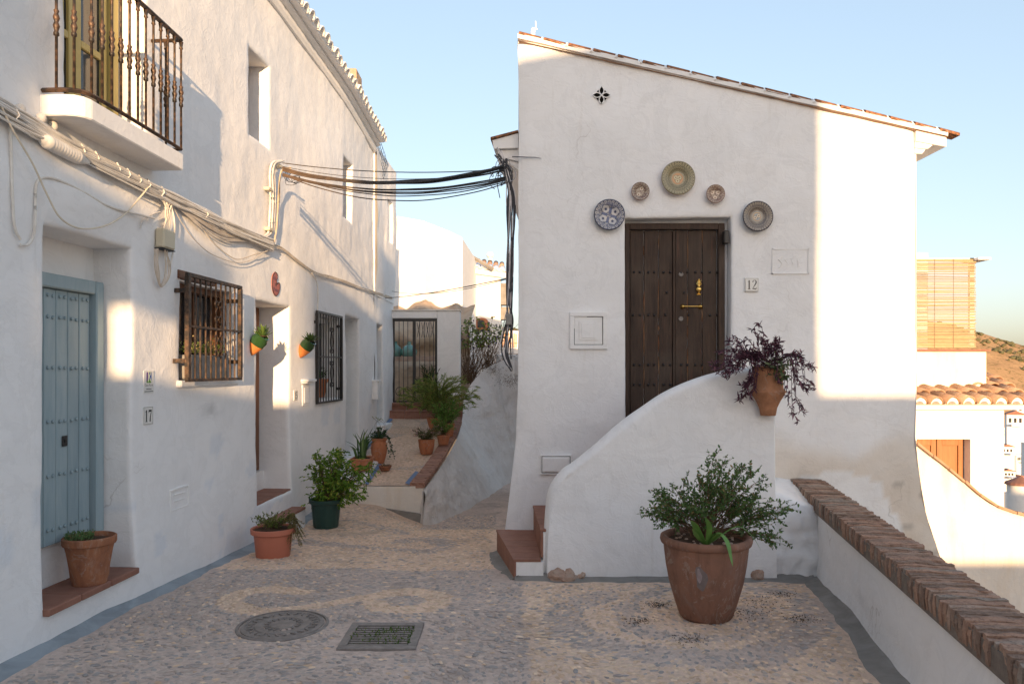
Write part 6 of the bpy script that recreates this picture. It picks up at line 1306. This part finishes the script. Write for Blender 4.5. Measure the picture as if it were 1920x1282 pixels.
for k in range(8):
    x = 5.36 + k * .212
    link('tile_end', m_end, th_, (x, 9.80, 1.18)); link('tile_chip', m_sh, th_, (x, 9.80, 1.182))
    for r in range(2): link('roof_tile', m_big, th_, (x - .02 * r, 9.80 + .27 * r, 1.18 + .085 * r + U(-.006, .006)), (math.radians(16), U(-.05, .05), math.radians(12 + U(-3, 3))), (1, 1.05, 1))
    if k >= 5:
        for r in range(2, 4): link('roof_tile', m_big, th_, (x + .02 * r, 9.80 + .27 * r, 1.18 + .085 * r), (math.radians(16), U(-.05, .05), math.radians(8 + U(-3, 3))), (1, 1.05, 1))
b = MB(); b.box(5.2, 6.98, 9.84, 10.9, 1.168, 1.185, lambda p: (p[0], p[1], p[2] + .30 * (p[1] - 9.84))); b.build('roof', M['rooftile'], th_)
b = MB(); b.box(4.2, 6.58, 10.35, 10.6, 1.2, 1.88, lambda p: (p[0] * 1.0, p[1], p[2])); b.build('terrace_parapet', M['plaster_cream'], th_, bevel=.01)
b = MB(); b.box(4.2, 6.62, 10.32, 10.63, 1.882, 1.91); b.build('parapet_tiles', M['tile'], th_)
b = MB(); b.box(4.2, 6.46, 11.6, 13, 1.2, 3.44); b.build('upper_wall', M['plaster_far'], th_)
D_ = 10.7; sc_b = thing('bamboo_screen', 'split bamboo screen standing on the terrace parapet', 'screen', (6, D_, 2)); XA, XB = 5.5, (1829 - CX) / FPX * D_; zA, zB = CH - (652 - HY) / FPX * D_, CH - (486 - HY) / FPX * D_
v0 = []; b = MB(); z = zA
while z < zB:
    g_ = U(.007, .013); den = z > zB - .16 or z < zA + .22; sag = U(-.004, .004); y_ = D_ + U(-.006, .006); c_ = np.array((1, 1, 1)) * U(.65, 1.15)
    b.tube([(XA, y_, z), ((XA + XB) / 2, y_ - .003, z + sag), (XB + U(-.01, .01), y_, z + U(-.005, .005))], g_ * .5, 4, col=np.tile(c_, (12, 1))); z += g_ * (1.02 if den else U(1.0, 2.0))
o = b.build('reeds', M['bamboo'], sc_b, col=True); o['kind'] = 'stuff'
for x in (5.75, 6.05, 6.32): b = MB(); b.tube([(x, D_ - .012, zA), (x, D_ - .012, zB)], .003, 4, col=np.ones((8, 3)) * .5); b.build('binding', M['bamboo'], sc_b, col=True)
b = MB(); b.box(XB - .07, XB - .01, D_ + .015, D_ + .06, zA, zB + .02); b.box(XA, XB + .15, D_ + .015, D_ + .06, zB - .02, zB + .02); b.build('post_frame', M['plaster_cream'], sc_b)
b = MB(); P = [pt(1740, 545, D_), pt(1836, 492, D_)]; b.box(XB - .02, XB + .16, D_ - .1, D_ + .3, zB - .02, zB + .01); b.build('roof_edge', M['plaster_far'], sc_b)

# ------------------------------------------------------------------ village and hill in the distance
hcol = ['distant white village house with brown roof', 'distant white village house with terrace']
VH = [(1890, 852, 60, 7, 3.2, 1), (1912, 868, 75, 6, 3.5, 0), (1893, 895, 48, 6, 2.6, 1), (1915, 905, 55, 5, 2.4, 1), (1896, 935, 40, 5, 2.5, 0), (1905, 800, 95, 9, 5, 1), (1888, 815, 110, 8, 3, 1), (1925, 780, 130, 10, 6, 1), (1940, 850, 70, 8, 4, 0), (1960, 910, 50, 7, 4, 1), (1990, 830, 85, 9, 5, 1), (2030, 890, 60, 8, 4, 0)]
names = ['low', 'wide', 'small', 'tall', 'nearest', 'blue-shaded', 'pale', 'hilltop', 'outer', 'outer right', 'far right', 'rightmost']
for k, (px, py, D, w, h, rf_) in enumerate(VH):
    c = pt(px, py, D); t = thing('village_house', ['distant white village house under the eave of the terrace house', 'distant village house with two floors at the right edge', 'distant low village house in the middle of the gap', 'distant village house with flat roof at the right edge', 'nearest distant village house just above the garden wall', 'distant tall village house with dark openings on its shaded side', 'distant pale village house next to the round green tree', 'farthest village house against the brown slope', 'distant village house beyond the right frame edge', 'distant village house beyond the right edge, low', 'distant village house beyond the right edge, high', 'distant village house beyond the right edge, middle'][k], 'house', tuple(c), 'distant village houses')
    a = U(-.5, .5); ca, sa = math.cos(a), math.sin(a); T = lambda p: (c.x + p[0] * ca - p[1] * sa, c.y + p[0] * sa + p[1] * ca, c.z + p[2]); s_ = D / FPX
    W_, H_ = w * s_ * 3.2, h * s_ * 4.5; dp = W_ * .9
    b = MB(); b.box(-W_ / 2, W_ / 2, 0, dp, -14, H_, T); b.build('wall', M['plaster_far'], t)
    if rf_: b = MB(); b.prism([(-W_ * .56, H_ * 1.0), (W_ * .56, H_ * 1.0), (W_ * .56, H_ * 1.06), (0, H_ * 1.35), (-W_ * .56, H_ * 1.06)], lambda a_, q, d: T((a_, d, q)), -W_ * .06, dp * 1.05)
    else: b = MB(); b.box(-W_ * .53, W_ * .53, -.1, dp, H_ * .98, H_ * 1.05, T)
    b.build('roof', M['tile'] if rf_ else M['plaster_cream'], t)
    for q in range(3):
        b = MB(); x0 = -W_ * .38 + q * W_ * .28; b.box(x0, x0 + W_ * .13, -.06, .05, H_ * .35, H_ * .72, T); b.build('window', M['ink'], t)
    b = MB(); b.box(-W_ * .3, W_ * .42, -.9, -.05, H_ * .08, H_ * .22, T); b.build('balcony', M['plaster_far'], t)
rt = thing('white_cistern', 'round white water tank with conical cap just above the garden wall', 'tank', tuple(pt(1915, 960, 26))); c = pt(1914, 965, 26); b = MB(); b.lathe([(0, -2), (.42, -2), (.42, 1.05), (.0, 1.05)], tuple(c), 24); b.build('tank', M['plaster_far'], rt, smooth=True)
b = MB(); b.lathe([(.50, 1.06), (.46, 1.14), (0, 1.36)], tuple(c), 20); b.build('cap', M['tile'], rt)
# shrubs dotted over the hillside
b = MB(); n_ = 2600; xs = RNG.uniform(330, 520, n_); ys = RNG.uniform(420, 625, n_); k2 = (fbm(xs * .05, ys * .03, 3, 3) > -.15); xs, ys = xs[k2], ys[k2]; xs = np.concatenate([xs, RNG.uniform(-60, 40, 300)]); ys = np.concatenate([ys, RNG.uniform(520, 625, 300)]); zs = terr(xs, ys)
ico = bmesh.new(); bmesh.ops.create_icosphere(ico, subdivisions=1, radius=1); iv = np.array([v.co[:] for v in ico.verts]); if_ = np.array([[v.index for v in f.verts] for f in ico.faces]); ico.free()
sz = RNG.uniform(.4, 1.7, len(xs)) ** 1.2; V = iv[None] * sz[:, None, None] * (1 + .25 * RNG.standard_normal((len(xs), len(iv), 1))) * np.array((1.1, 1, .8)) + np.stack([xs, ys, zs + .3 * sz], -1)[:, None]
F = (if_[None] + (np.arange(len(xs)) * len(iv))[:, None, None]).reshape(-1, 3).tolist(); tag(link('hillside_shrubs', mesh('hillside_shrubs', V.reshape(-1, 3), F, m_simple('dull_green_scrub', (.085, .085, .045, 1), (.14, .13, .07, 1), .9, .1, .5, 0), False)), 'dark green scrub dotted over the dry brown hillside', 'shrubs', kind='stuff')
# ------------------------------------------------------------------ plants
def norm(a): return a / (np.linalg.norm(a, axis=-1, keepdims=True) + 1e-9)
OVAL = (np.array([(0, 0, 0), (.5, .38, .06), (-.5, .38, .06), (.36, .72, .04), (-.36, .72, .04), (0, 1, -.06), (0, .4, -.04), (0, .72, -.05)]), [(0, 1, 6), (0, 6, 2), (1, 3, 7, 6), (6, 7, 4, 2), (3, 5, 7), (7, 5, 4)])
LANCE = (np.array([(0, 0, 0), (.5, .25, .05), (-.5, .25, .05), (.35, .6, .02), (-.35, .6, .02), (0, 1, -.12), (0, .25, -.05), (0, .6, -.06)]), OVAL[1])
def leaves(mb, pos, dirs, L, W, tmpl=OVAL, cols=None, roll=1.0, up=None):
    k = len(pos); tv, tf = tmpl; d = norm(dirs); r = norm(RNG.standard_normal((k, 3)) * roll + (np.array((0, 0, 1.0)) if up is None else up)); s = norm(np.cross(d, r)); n = np.cross(s, d)
    L = np.broadcast_to(L, (k,)); W = np.broadcast_to(W, (k,))
    V = pos[:, None] + s[:, None] * (tv[None, :, :1] * W[:, None, None]) + d[:, None] * (tv[None, :, 1:2] * L[:, None, None]) + n[:, None] * (tv[None, :, 2:] * L[:, None, None])
    F = [tuple(i * len(tv) + a for a in f) for i in range(k) for f in tf]; mb.add(V.reshape(-1, 3), F, np.repeat(cols, len(tv), 0))
def colmix(k, a, b_, c=None, pc=0):
    t = RNG.random((k, 1)); o = np.array(a[:3]) * (1 - t) + np.array(b_[:3]) * t
    if c is not None: m_ = RNG.random(k) < pc; o[m_] = np.array(c[:3])
    return o
def stems(n, base, r0, tipf, sag=.0, k=10):
    out = []
    for i in range(n):
        a = U(0, 6.28); b0 = np.array(base) + np.array((r0 * U(0, 1) * math.cos(a), r0 * U(0, 1) * math.sin(a), 0)); tip = np.array(tipf()); t = np.linspace(0, 1, k)[:, None]; mid = (b0 + tip) / 2 + np.array((0, 0, .25)) * np.linalg.norm(tip - b0) * (.5 + sag); P = (1 - t) ** 2 * b0 + 2 * t * (1 - t) * mid + t * t * tip
        P[1:-1] += RNG.standard_normal((k - 2, 3)) * .006; out.append(P)
    return out
def along(P, m, t0=.25):
    t = RNG.uniform(t0, 1, m) * (len(P) - 1); i = np.minimum(t.astype(int), len(P) - 2); f = (t - i)[:, None]; return P[i] * (1 - f) + P[i + 1] * f, norm(P[i + 1] - P[i])
def addplant(parent, fol, stm, mat='leaf'):
    if fol is not None: o = fol.build('foliage', M[mat], parent, auto=False, smooth=False, col=True); o['kind'] = 'stuff'
    if stm is not None: o = stm.build('stems', M['bark'], parent); o['kind'] = 'stuff'
# shrub in the huge pot
def pxy(px, py, Y): return np.array(pt(px, py, Y))
fol, stm = MB(), MB(); Yc = BY; ENV = [(1215, 965), (1235, 925), (1240, 940), (1270, 905), (1300, 890), (1345, 870), (1380, 878), (1415, 872), (1440, 905), (1455, 940), (1470, 960), (1462, 1010), (1440, 985), (1420, 935), (1330, 900), (1290, 930), (1250, 965), (1360, 915), (1395, 905), (1320, 950), (1400, 960), (1230, 955), (1435, 960), (1375, 945), (1345, 965), (1300, 960)]
def tip():
    px, py = random.choice(ENV); w = (px - 1330) / 140; return pxy(px + U(-16, 16), py + U(-12, 14), Yc + U(-.22, .30) * math.sqrt(max(.1, 1 - w * w)))
ST = stems(120, (BX, BY, bz_ + .51), .09, tip, .15, 9); GC = (lin('3f5c32'), lin('6a8a4a'), lin('94824e'))
for P in ST:
    stm.tube(P, np.linspace(.0035, .0012, 9), 3, col=(1, 1, 1)); pos, d = along(P, 15, .45); d2 = norm(d + RNG.standard_normal(d.shape) * .9); leaves(fol, pos, d2, RNG.uniform(.014, .038, 15), RNG.uniform(.009, .019, 15), OVAL, colmix(15, *GC, .10))
    for q in range(5):                            # twiglets
        p0, d0 = along(P, 1, .4); T_ = p0[0] + norm(d0[0] + RNG.standard_normal(3) * .8) * U(.04, .11); stm.tube([p0[0], (p0[0] + T_) / 2 + RNG.standard_normal(3) * .004, T_], .0012, 3); tt = RNG.uniform(.2, 1, 7)[:, None]; leaves(fol, p0 + (T_ - p0) * tt, norm((T_ - p0) + RNG.standard_normal((7, 3)) * .08), RNG.uniform(.016, .032, 7), RNG.uniform(.009, .016, 7), OVAL, colmix(7, *GC, .06))
addplant(bigpot, fol, stm)
def blade(P, w, mat, parent, name, col, fold=.25, k=14):
    P = catmull(P, 5); k = len(P); t = norm(np.gradient(P, axis=0)); s = norm(np.cross(t, np.array((0, 0, 1.)) + 1e-3)); n = np.cross(s, t); u_ = np.linspace(0, 1, k); ww = w * (np.minimum(1, (1 - u_) * 3.0) ** .7) * (.55 + .45 * np.minimum(1, u_ * 4)); V = np.stack([P - s * ww[:, None] + n * (ww * fold)[:, None], P, P + s * ww[:, None] + n * (ww * fold)[:, None]], 1).reshape(-1, 3)
    b = MB(); b.add(V, grid_faces(k, 3), np.tile(np.array(col[:3]), (len(V), 1))); return b.build(name, M[mat], parent, smooth=True, auto=False, col=True)
G1 = lin('6f9a4c'); lilc = (BX + .0, BY - .17, bz_ + .50)
for (pts, w) in (([(1325, 1025), (1342, 1000), (1362, 1015), (1374, 1062)], .020), ([(1322, 1022), (1310, 1000), (1302, 985), (1296, 975)], .024), ([(1326, 1024), (1330, 990), (1322, 968)], .018), ([(1330, 1020), (1380, 988), (1408, 1003), (1428, 1033)], .014), ([(1322, 1024), (1308, 1008), (1298, 990)], .016), ([(1328, 1022), (1346, 1004), (1352, 1000)], .02)):
    blade([pxy(x, y, BY - .19 - .16 * i / (len(pts) - 1) * (1 if w > .015 else .3)) for i, (x, y) in enumerate(pts)], w, 'leafwax', bigpot, 'long_leaf', G1)
# low shoots in the sill pot
fol = MB(); c0 = np.array(sc_) + np.array((-.035, -.02, .29)); k = 520; a = RNG.uniform(0, 6.28, k); r = .11 * np.sqrt(RNG.random(k)); pos = c0 + np.stack([r * np.cos(a) * .8 - .02, r * np.sin(a), RNG.uniform(0, .05, k)], -1); leaves(fol, pos, RNG.standard_normal((k, 3)) * .6 + np.array((0, 0, .8)), RNG.uniform(.012, .022, k), .007, OVAL, colmix(k, lin('4d6b3c'), lin('7f9b62'))); addplant(sillpot, fol, None)
# trailing herbs in the pink pot
fol, stm = MB(), MB(); B0_ = np.array(PKC) + np.array((0, 0, .26))
for P in stems(46, B0_, .12, lambda: B0_ + np.array((U(-.19, .16), U(-.15, .15), U(.05, .15))), .1, 7): pos, d = along(P, 22, .1); leaves(fol, pos, norm(d + RNG.standard_normal(d.shape) * .8), RNG.uniform(.012, .026, 22), .009, OVAL, colmix(22, lin('46602c'), lin('8a9a4a'), lin('7a4a5a'), .04)); stm.tube(P, .0015, 3)
for i in range(34):
    e = B0_ + np.array((U(.14, .30), U(-.12, .08), U(-.20, .04))); P = catmull([B0_ + np.array((.06, U(-.08, .08), .02)), B0_ + np.array((.17, U(-.08, .08), U(.06, .13))), e], 5); pos, d = along(P, 36, .2); leaves(fol, pos, norm(d + RNG.standard_normal(d.shape) * .55), RNG.uniform(.014, .03, 36), .006, LANCE, colmix(36, lin('4c5c2e'), lin('8c8a4e'), lin('9a7a4a'), .1)); stm.tube(P, .0016, 3)
addplant(pinkpot, fol, stm)
# bright bush in the green pot
fol, stm = MB(), MB(); E2 = [(592, 880), (605, 862), (625, 855), (650, 868), (668, 888), (680, 905), (690, 880), (640, 900), (600, 905), (615, 925), (660, 925), (672, 935), (640, 940), (600, 935), (630, 880), (655, 905), (598, 860), (640, 850), (665, 870), (620, 945)]
YG = GPC[1]
def tip2():
    px, py = random.choice(E2); return pxy(px + U(-8, 8), py + U(-8, 8), YG + U(-.22, .18))
for P in stems(74, np.array(GPC) + np.array((0, 0, .29)), .10, tip2, .12, 8):
    stm.tube(P, np.linspace(.005, .0015, 8), 4); c_ = P[-1]
    for q in range(3):
        p0 = P[-1 - q * 2] + RNG.standard_normal(3) * .02
        for w_ in range(4):
            T_ = p0 + np.array((RNG.normal() * .065, RNG.normal() * .06, RNG.normal() * .045 - .01)); tt = RNG.uniform(.2, 1, 9)[:, None]; dd_ = norm((T_ - p0)[None] + RNG.standard_normal((9, 3)) * .03 + np.array((0, 0, -.035))); leaves(fol, p0 + (T_ - p0) * tt, dd_, RNG.uniform(.022, .045, 9), RNG.uniform(.011, .02, 9), OVAL, colmix(9, lin('3f6a1e'), lin('86a83c'), lin('b2b850'), .10))
addplant(greenpot, fol, stm)
# spiky leaves on the ledge: each large leaf is a part
AC_ = np.array((P1.x - .02, 10.35, .39)); random.seed(11)
for i in range(26):
    a = U(0, 6.28); h = U(.22, .46) if i < 18 else U(.12, .28); r = U(.05, .16) if i < 18 else U(.16, .28); x0 = AC_ + np.array((U(-.06, .06), U(-.10, .10), 0)); tipp = x0 + np.array((r * math.cos(a), r * math.sin(a), h)); blade([x0, (x0 * .5 + tipp * .5) + np.array((-.02 * math.cos(a), 0, .04)), tipp], U(.014, .022), 'leafwax', aloepot, 'leaf', colmix(1, lin('2f5426'), lin('6f8a4a'))[0], .5)
# vine over the urn
fol, stm = MB(), MB(); U0 = np.array(UR) + np.array((0, 0, .36))
for P in stems(26, U0, .06, lambda: U0 + np.array((U(-.17, .15), U(-.15, .1), U(.02, .18))), .1, 6): pos, d = along(P, 14, .1); leaves(fol, pos, norm(d + RNG.standard_normal(d.shape)), RNG.uniform(.02, .04, 14), .02, OVAL, colmix(14, lin('24422a'), lin('466a40'))); stm.tube(P, .002, 3)
for i in range(7): P = catmull([U0, U0 + np.array((.12 + U(-.02, .04), -.08, .04)), U0 + np.array((.15 + U(-.02, .08), -.1, -.12)), U0 + np.array((.17 + U(-.05, .10), -.12, -.12 - U(.06, .22)))], 6); pos, d = along(P, 12, .2); leaves(fol, pos, norm(RNG.standard_normal(d.shape)), .028, .022, OVAL, colmix(12, lin('24422a'), lin('3c5c38'))); stm.tube(P, .0015, 3)
for i in range(5): P = catmull([U0, U0 + np.array((U(-.1, .1), -.02, .2)), U0 + np.array((U(-.1, .16), -.05, .28 + U(0, .05)))], 5); stm.tube(P, .0018, 3); pos, d = along(P, 12, .8); leaves(fol, pos, RNG.standard_normal(d.shape), .012, .009, OVAL, colmix(12, lin('8a9a3a'), lin('b4b040')))
addplant(urn, fol, stm)
fol = MB(); k = 60; pos = np.array(SP) + np.array((0, 0, .07)) + RNG.standard_normal((k, 3)) * np.array((.03, .03, .012)); leaves(fol, pos, RNG.standard_normal((k, 3)) + np.array((0, 0, 1)), .025, .008, LANCE, colmix(k, lin('4a4a34'), lin('6a6a44'))); addplant(small, fol, None)
# pots on the raised path
def tuft(parent, c, n, h, r, L, cols, droop=.3, wl=.007, flower=None, mat='leaf'):
    fol, stm = MB(), MB(); c = np.array(c)
    for P in stems(n, c, r * .3, lambda: c + np.array((U(-r, r), U(-r, r), h * U(.35, 1))), droop, 6):
        m_ = 12; pos, d = along(P, m_, .15); leaves(fol, pos, norm(d + RNG.standard_normal(d.shape) * .6), RNG.uniform(L * .6, L * 1.2, m_), wl, LANCE, colmix(m_, *cols)); stm.tube(P, .0018, 3)
        if flower is not None and random.random() < .5: pos = P[-1] + RNG.standard_normal((5, 3)) * .01; leaves(fol, pos, RNG.standard_normal((5, 3)), .016, .014, OVAL, colmix(5, flower, flower))
    addplant(parent, fol, stm, mat)
tuft(fp1, (c_ if False else (F1[0], F1[1] + .05, F1[2] + .2)), 70, .22, .22, .035, (lin('3c5228'), lin('6f7f48'), lin('8a6a50'), .1), .2, .010, lin('c59a9a'))
tuft(fp2, (F2[0], F2[1], F2[2] + .15), 80, .30, .20, .045, (lin('4a7a2e'), lin('8aaa50')), .3, .013)
tuft(fp3, (F3[0], F3[1], F3[2] + .2), 120, .38, .30, .05, (lin('3f7022'), lin('7da448')), .3, .016)
# the big ferny clump by the gate
fol, stm = MB(), MB(); C4 = np.array(F4) + np.array((.04, 0, .20)); random.seed(5)
for i in range(210):
    a = U(0, 6.28); R_ = U(.12, .60); h = U(.25, .75) * (1.1 - R_ * .6); e = C4 + np.array((R_ * math.cos(a), R_ * math.sin(a) * .8, h)); P = catmull([C4 + RNG.standard_normal(3) * .04, C4 * .55 + e * .45 + np.array((0, 0, h * .35)), e, e + np.array((.12 * math.cos(a), .1 * math.sin(a), U(-.08, .10)))], 5); pos, d = along(P, 26, .2); leaves(fol, pos, norm(d + RNG.standard_normal(d.shape) * .28), RNG.uniform(.05, .11, 26), .007, LANCE, colmix(26, lin('56792f'), lin('a8b45e'), lin('b5a668'), .10)); stm.tube(P, .002, 3)
addplant(fp4, fol, stm)
dkp = thing('spiky_shrub', 'dark spiky shrub in front of the right half of the iron gate', 'shrub', (-1.55, 14.05, .8)); c0 = np.array((-1.60, 14.1, .85)); fol, stm = MB(), MB()
for i in range(60):
    a = U(0, 6.28); e = c0 + np.array((U(.05, .28) * math.cos(a), U(.05, .2) * math.sin(a), U(.3, .85))); P = catmull([c0, c0 * .5 + e * .5 + np.array((0, 0, .1)), e], 5); pos, d = along(P, 18, .15); leaves(fol, pos, norm(d + RNG.standard_normal(d.shape) * .4), RNG.uniform(.06, .12, 18), .009, LANCE, colmix(18, lin('1f3018'), lin('3f5a2c'))); stm.tube(P, .003, 3)
addplant(dkp, fol, stm)
# dry bush with sparse leaves on the retaining wall
dry = thing('dry_bush', 'dry twiggy bush with sparse green and purple leaves on top of the retaining wall', 'bush', (-.8, 15.3, 1.4)); fol, stm = MB(), MB()
for cx_, n_, hh, rr in ((-.86, 95, 1.30, .28), (-.50, 60, .95, .22)):
    c0 = np.array((cx_, 15.2, 1.35 if cx_ < -.7 else 1.65))
    for i in range(n_):
        e = c0 + np.array((RNG.normal() * rr + .10, RNG.normal() * .2, U(.3, 1) * hh)); P = catmull([c0 + RNG.standard_normal(3) * np.array((.10, .08, .03)), c0 * .5 + e * .5 + RNG.standard_normal(3) * .05, e, e + RNG.standard_normal(3) * .08], 5); stm.tube(P, np.linspace(.005, .0015, len(P)), 3); pos, d = along(P, 16, .1); dryc = colmix(16, lin('6a4a34'), lin('9a7a58')); hi = pos[:, 2] > c0[2] + hh * .55; dryc[hi] = colmix(int(hi.sum()), lin('557034'), lin('9cae58'), lin('5a4a6a'), .18); leaves(fol, pos, RNG.standard_normal((16, 3)), np.where(hi, .055, .025), np.where(hi, .036, .008), OVAL, dryc)
addplant(dry, fol, stm)
for (x, y, z, s, lab) in ((-.42, 15.05, 1.62, .10, 'dry brown tuft at the foot of the twiggy bush'), (-.02, 14.9, 1.42, .15, 'dry grey weed clump high on the retaining wall beside the corner house')):
    t = thing('dry_weed', lab, 'weed', (x, y, z)); fol = MB(); k = 260; pos = np.array((x, y, z)) + RNG.standard_normal((k, 3)) * np.array((s, .08, s * .5)); leaves(fol, pos, RNG.standard_normal((k, 3)), .05, .005, LANCE, colmix(k, lin('5a4638'), lin('8a7a62'))); addplant(t, fol, None)
# weeds in the drain, leaf litter
wd_ = MB(); k = 420; pos = np.stack([RNG.normal(-.76, .13, k).clip(-.98, -.62), RNG.choice(y0 * 0 + np.array([4.37 + .094 + q * .0375 for q in range(8)]), k) + RNG.normal(0, .004, k), RNG.uniform(-.012, .012, k)], -1); leaves(wd_, pos, RNG.standard_normal((k, 3)) + np.array((0, 0, .8)), .018, .009, OVAL, colmix(k, lin('4a6a2c'), lin('6f7f3a'))); o = wd_.build('weeds', M['leaf'], dr, auto=False, col=True); o['kind'] = 'stuff'
lit = MB(); k = 900; cl = [(gpt(x, y), s) for x, y, s in ((1235, 1135, .05), (1505, 1162, .06), (1420, 1130, .12), (1200, 1165, .05), (1400, 1150, .10), (1470, 1115, .06), (1290, 1200, .06))]; ii = RNG.integers(0, len(cl), k); px3 = np.array([cl[i][0].x for i in ii]) + RNG.standard_normal(k) * np.array([cl[i][1] for i in ii]); py3 = np.array([cl[i][0].y for i in ii]) + RNG.standard_normal(k) * np.array([cl[i][1] for i in ii]) * .8
leaves(lit, np.stack([px3, py3, zg(px3, py3) + .008], -1), np.stack([RNG.standard_normal(k), RNG.standard_normal(k), RNG.uniform(0, .3, k)], -1), RNG.uniform(.006, .016, k), .006, OVAL, colmix(k, lin('4a3526'), lin('3a3a22'), lin('7a5a3c'), .2)); tag(lit.build('leaf_litter', M['leaf'], auto=False, col=True), 'dry dark leaf litter scattered round the huge pot', 'leaf litter', kind='stuff')
# succulents of the wall pots: leaf by leaf
for t_, top_ in ((wp1, wt1), (wp2, wt2)):
    c0 = np.array(top_) + np.array((0, 0, -.02))
    for i in range(22):
        a = i * 2.4; e_ = .25 + .75 * (i / 22); d_ = np.array((math.cos(a) * e_, math.sin(a) * e_, 1.15 - e_ * .75)); L = U(.10, .15); blade([c0, c0 + d_ * L * .5, c0 + d_ * L + np.array((0, 0, .012))], .013, 'leafwax', t_, 'leaf', colmix(1, lin('35522c'), lin('6a7f3c'))[0], .55)
# purple trailing plant
random.seed(21); fol, stm = MB(), MB(); fg = MB(); A5 = np.array((AC.x, 5.86, zq(688)))
PC = (lin('3d2233'), lin('6e4456'), lin('8a5c6a')); T5 = [(1352, 665), (1368, 640), (1395, 640), (1415, 610), (1425, 640), (1455, 640), (1470, 660), (1350, 690), (1375, 695), (1340, 685), (1500, 665), (1520, 690), (1530, 725), (1515, 730), (1500, 770), (1495, 785), (1480, 745), (1385, 750), (1395, 720), (1402, 735), (1460, 715), (1490, 700), (1362, 700), (1405, 660), (1440, 655), (1378, 660), (1390, 680)]
def top5():
    px, py = random.choice(T5); return pxy(px + U(-8, 8), py + U(-8, 8), 5.84 + U(-.12, .10))
for i in range(84):
    e = top5(); h = max(0, A5[2] - e[2]); out_ = np.array(((e[0] - A5[0]) * .6, (e[1] - A5[1]) * .5 - .03, .07 + .04 * U(0, 1))); P = catmull([A5 + RNG.standard_normal(3) * .03, A5 + out_, A5 * .25 + e * .75 + np.array((0, -.01, .03)), e], 5); P[1:-1] += RNG.standard_normal((len(P) - 2, 3)) * .004; stm.tube(P, .0022, 4, col=(1, 1, 1))
    m_ = 14; pos, d = along(P, m_, .25); leaves(fol, pos, norm(d * .8 + RNG.standard_normal(d.shape) * .65), RNG.uniform(.028, .058, m_), RNG.uniform(.009, .015, m_), LANCE, colmix(m_, *PC, .15)); leaves(fol, np.repeat(P[-1:], 3, 0), RNG.standard_normal((3, 3)), .05, .013, LANCE, colmix(3, *PC, .15))
k = 130; pos = A5 + RNG.standard_normal((k, 3)) * np.array((.07, .04, .035)) + np.array((.04, -.02, .02)); leaves(fg, pos, RNG.standard_normal((k, 3)) + np.array((0, -.6, .0)), RNG.uniform(.03, .055, k), .018, OVAL, colmix(k, lin('4a5c38'), lin('7f8a68')))
k = 60; pos = A5 + np.stack([RNG.normal(.055, .025, k), RNG.normal(-.06, .02, k), RNG.uniform(-.12, .0, k)], -1); leaves(fg, pos, RNG.standard_normal((k, 3)) + np.array((0, -.3, -1)), .035, .02, OVAL, colmix(k, lin('3f5230'), lin('6a7a50')))
o = fol.build('purple_foliage', M['leaf'], amp, auto=False, col=True); o['kind'] = 'stuff'; o = fg.build('green_foliage', M['leaf'], amp, auto=False, col=True); o['kind'] = 'stuff'; o = stm.build('stems', m_simple('purple_stem', (.08, .03, .045, 1), None, .6), amp); o['kind'] = 'stuff'
# window flowers
fol = MB(); k = 700; q_ = np.array([LV(U(6.14, 6.78), 1.78 + abs(random.gauss(0, .045)), U(-.09, .03))[:] for _ in range(k)]); leaves(fol, q_, RNG.standard_normal((k, 3)) + np.array((0, 0, .5)), .02, .012, OVAL, colmix(k, lin('4f6a30'), lin('8a9a4c'), lin('e0c890'), .22)); addplant(wp, fol, None)
fol = MB(); k = 160; q_ = np.array([LV(9.75 + random.gauss(0, .07), 1.52 + abs(random.gauss(0, .05)), -.1 + random.gauss(0, .05))[:] for _ in range(k)]); leaves(fol, q_, RNG.standard_normal((k, 3)) + np.array((0, 0, 1)), .05, .014, LANCE, colmix(k, lin('2f4a28'), lin('5a7a40'))); addplant(wq, fol, None)
# broken rock at the foot of the parapet and a chip of brick beside the pot
def rocklump(name, label, c, r, mat, seed, cat='rock'):
    bm = bmesh.new(); bmesh.ops.create_icosphere(bm, subdivisions=4, radius=1)
    for v in bm.verts:
        p = v.co; n_ = 1 + .28 * float(fbm(p.x * 1.6 + seed, p.y * 1.6, p.z * 1.6, 4)) ; q_ = Vector((round(p.x * 3) / 3, round(p.y * 3) / 3, round(p.z * 3) / 3)); p = p.lerp(q_, .25) * n_; v.co = Vector((p.x * r[0], p.y * r[1], p.z * r[2]))
    me = bpy.data.meshes.new(name); bm.to_mesh(me); bm.free(); me.materials.append(M[mat]); return tag(link(name, me, None, c), label, cat)
g = gpt(1060, 1090); rocklump('rock', 'rough reddish rock sticking out of the white parapet foot', (g.x, 6.02, -.03), (.125, .11, .085), 'rock_pink', 3); rocklump('rock', 'small reddish stone at the right end of the broken rock', (g.x + .13, 6.02, -.03), (.05, .07, .055), 'rock_pink', 8)
g = gpt(1417, 1085); rocklump('stone_chip', 'broken brick chip leaning on the white wall right of the huge pot', (g.x, 5.98, -.015), (.055, .04, .06), 'rock_pink', 14, 'stone')
# chimney stump over the left roof
ch = thing('masonry_chimney', 'golden stone chimney stump rising behind the left roof edge', 'chimney', (-2.85, 13.6, 5.5)); b = MB(); x0_, x1_ = (645 - CX) / FPX * 13.6, (668 - CX) / FPX * 13.6; b.box(x0_, x1_, 13.6, 14.1, 5.0, CH + (690 - 128) / FPX * 13.6, lambda p: (p[0] + (.07 if p[2] < 6 and p[0] > x0_ + .1 else 0), p[1], p[2])); b.build('shaft', M['rock'], ch, bevel=.01)
b = MB(); b.tube([LV(8.7, 5.9, -.6), LV(8.9, 6.0, -.9)], .01, 4)
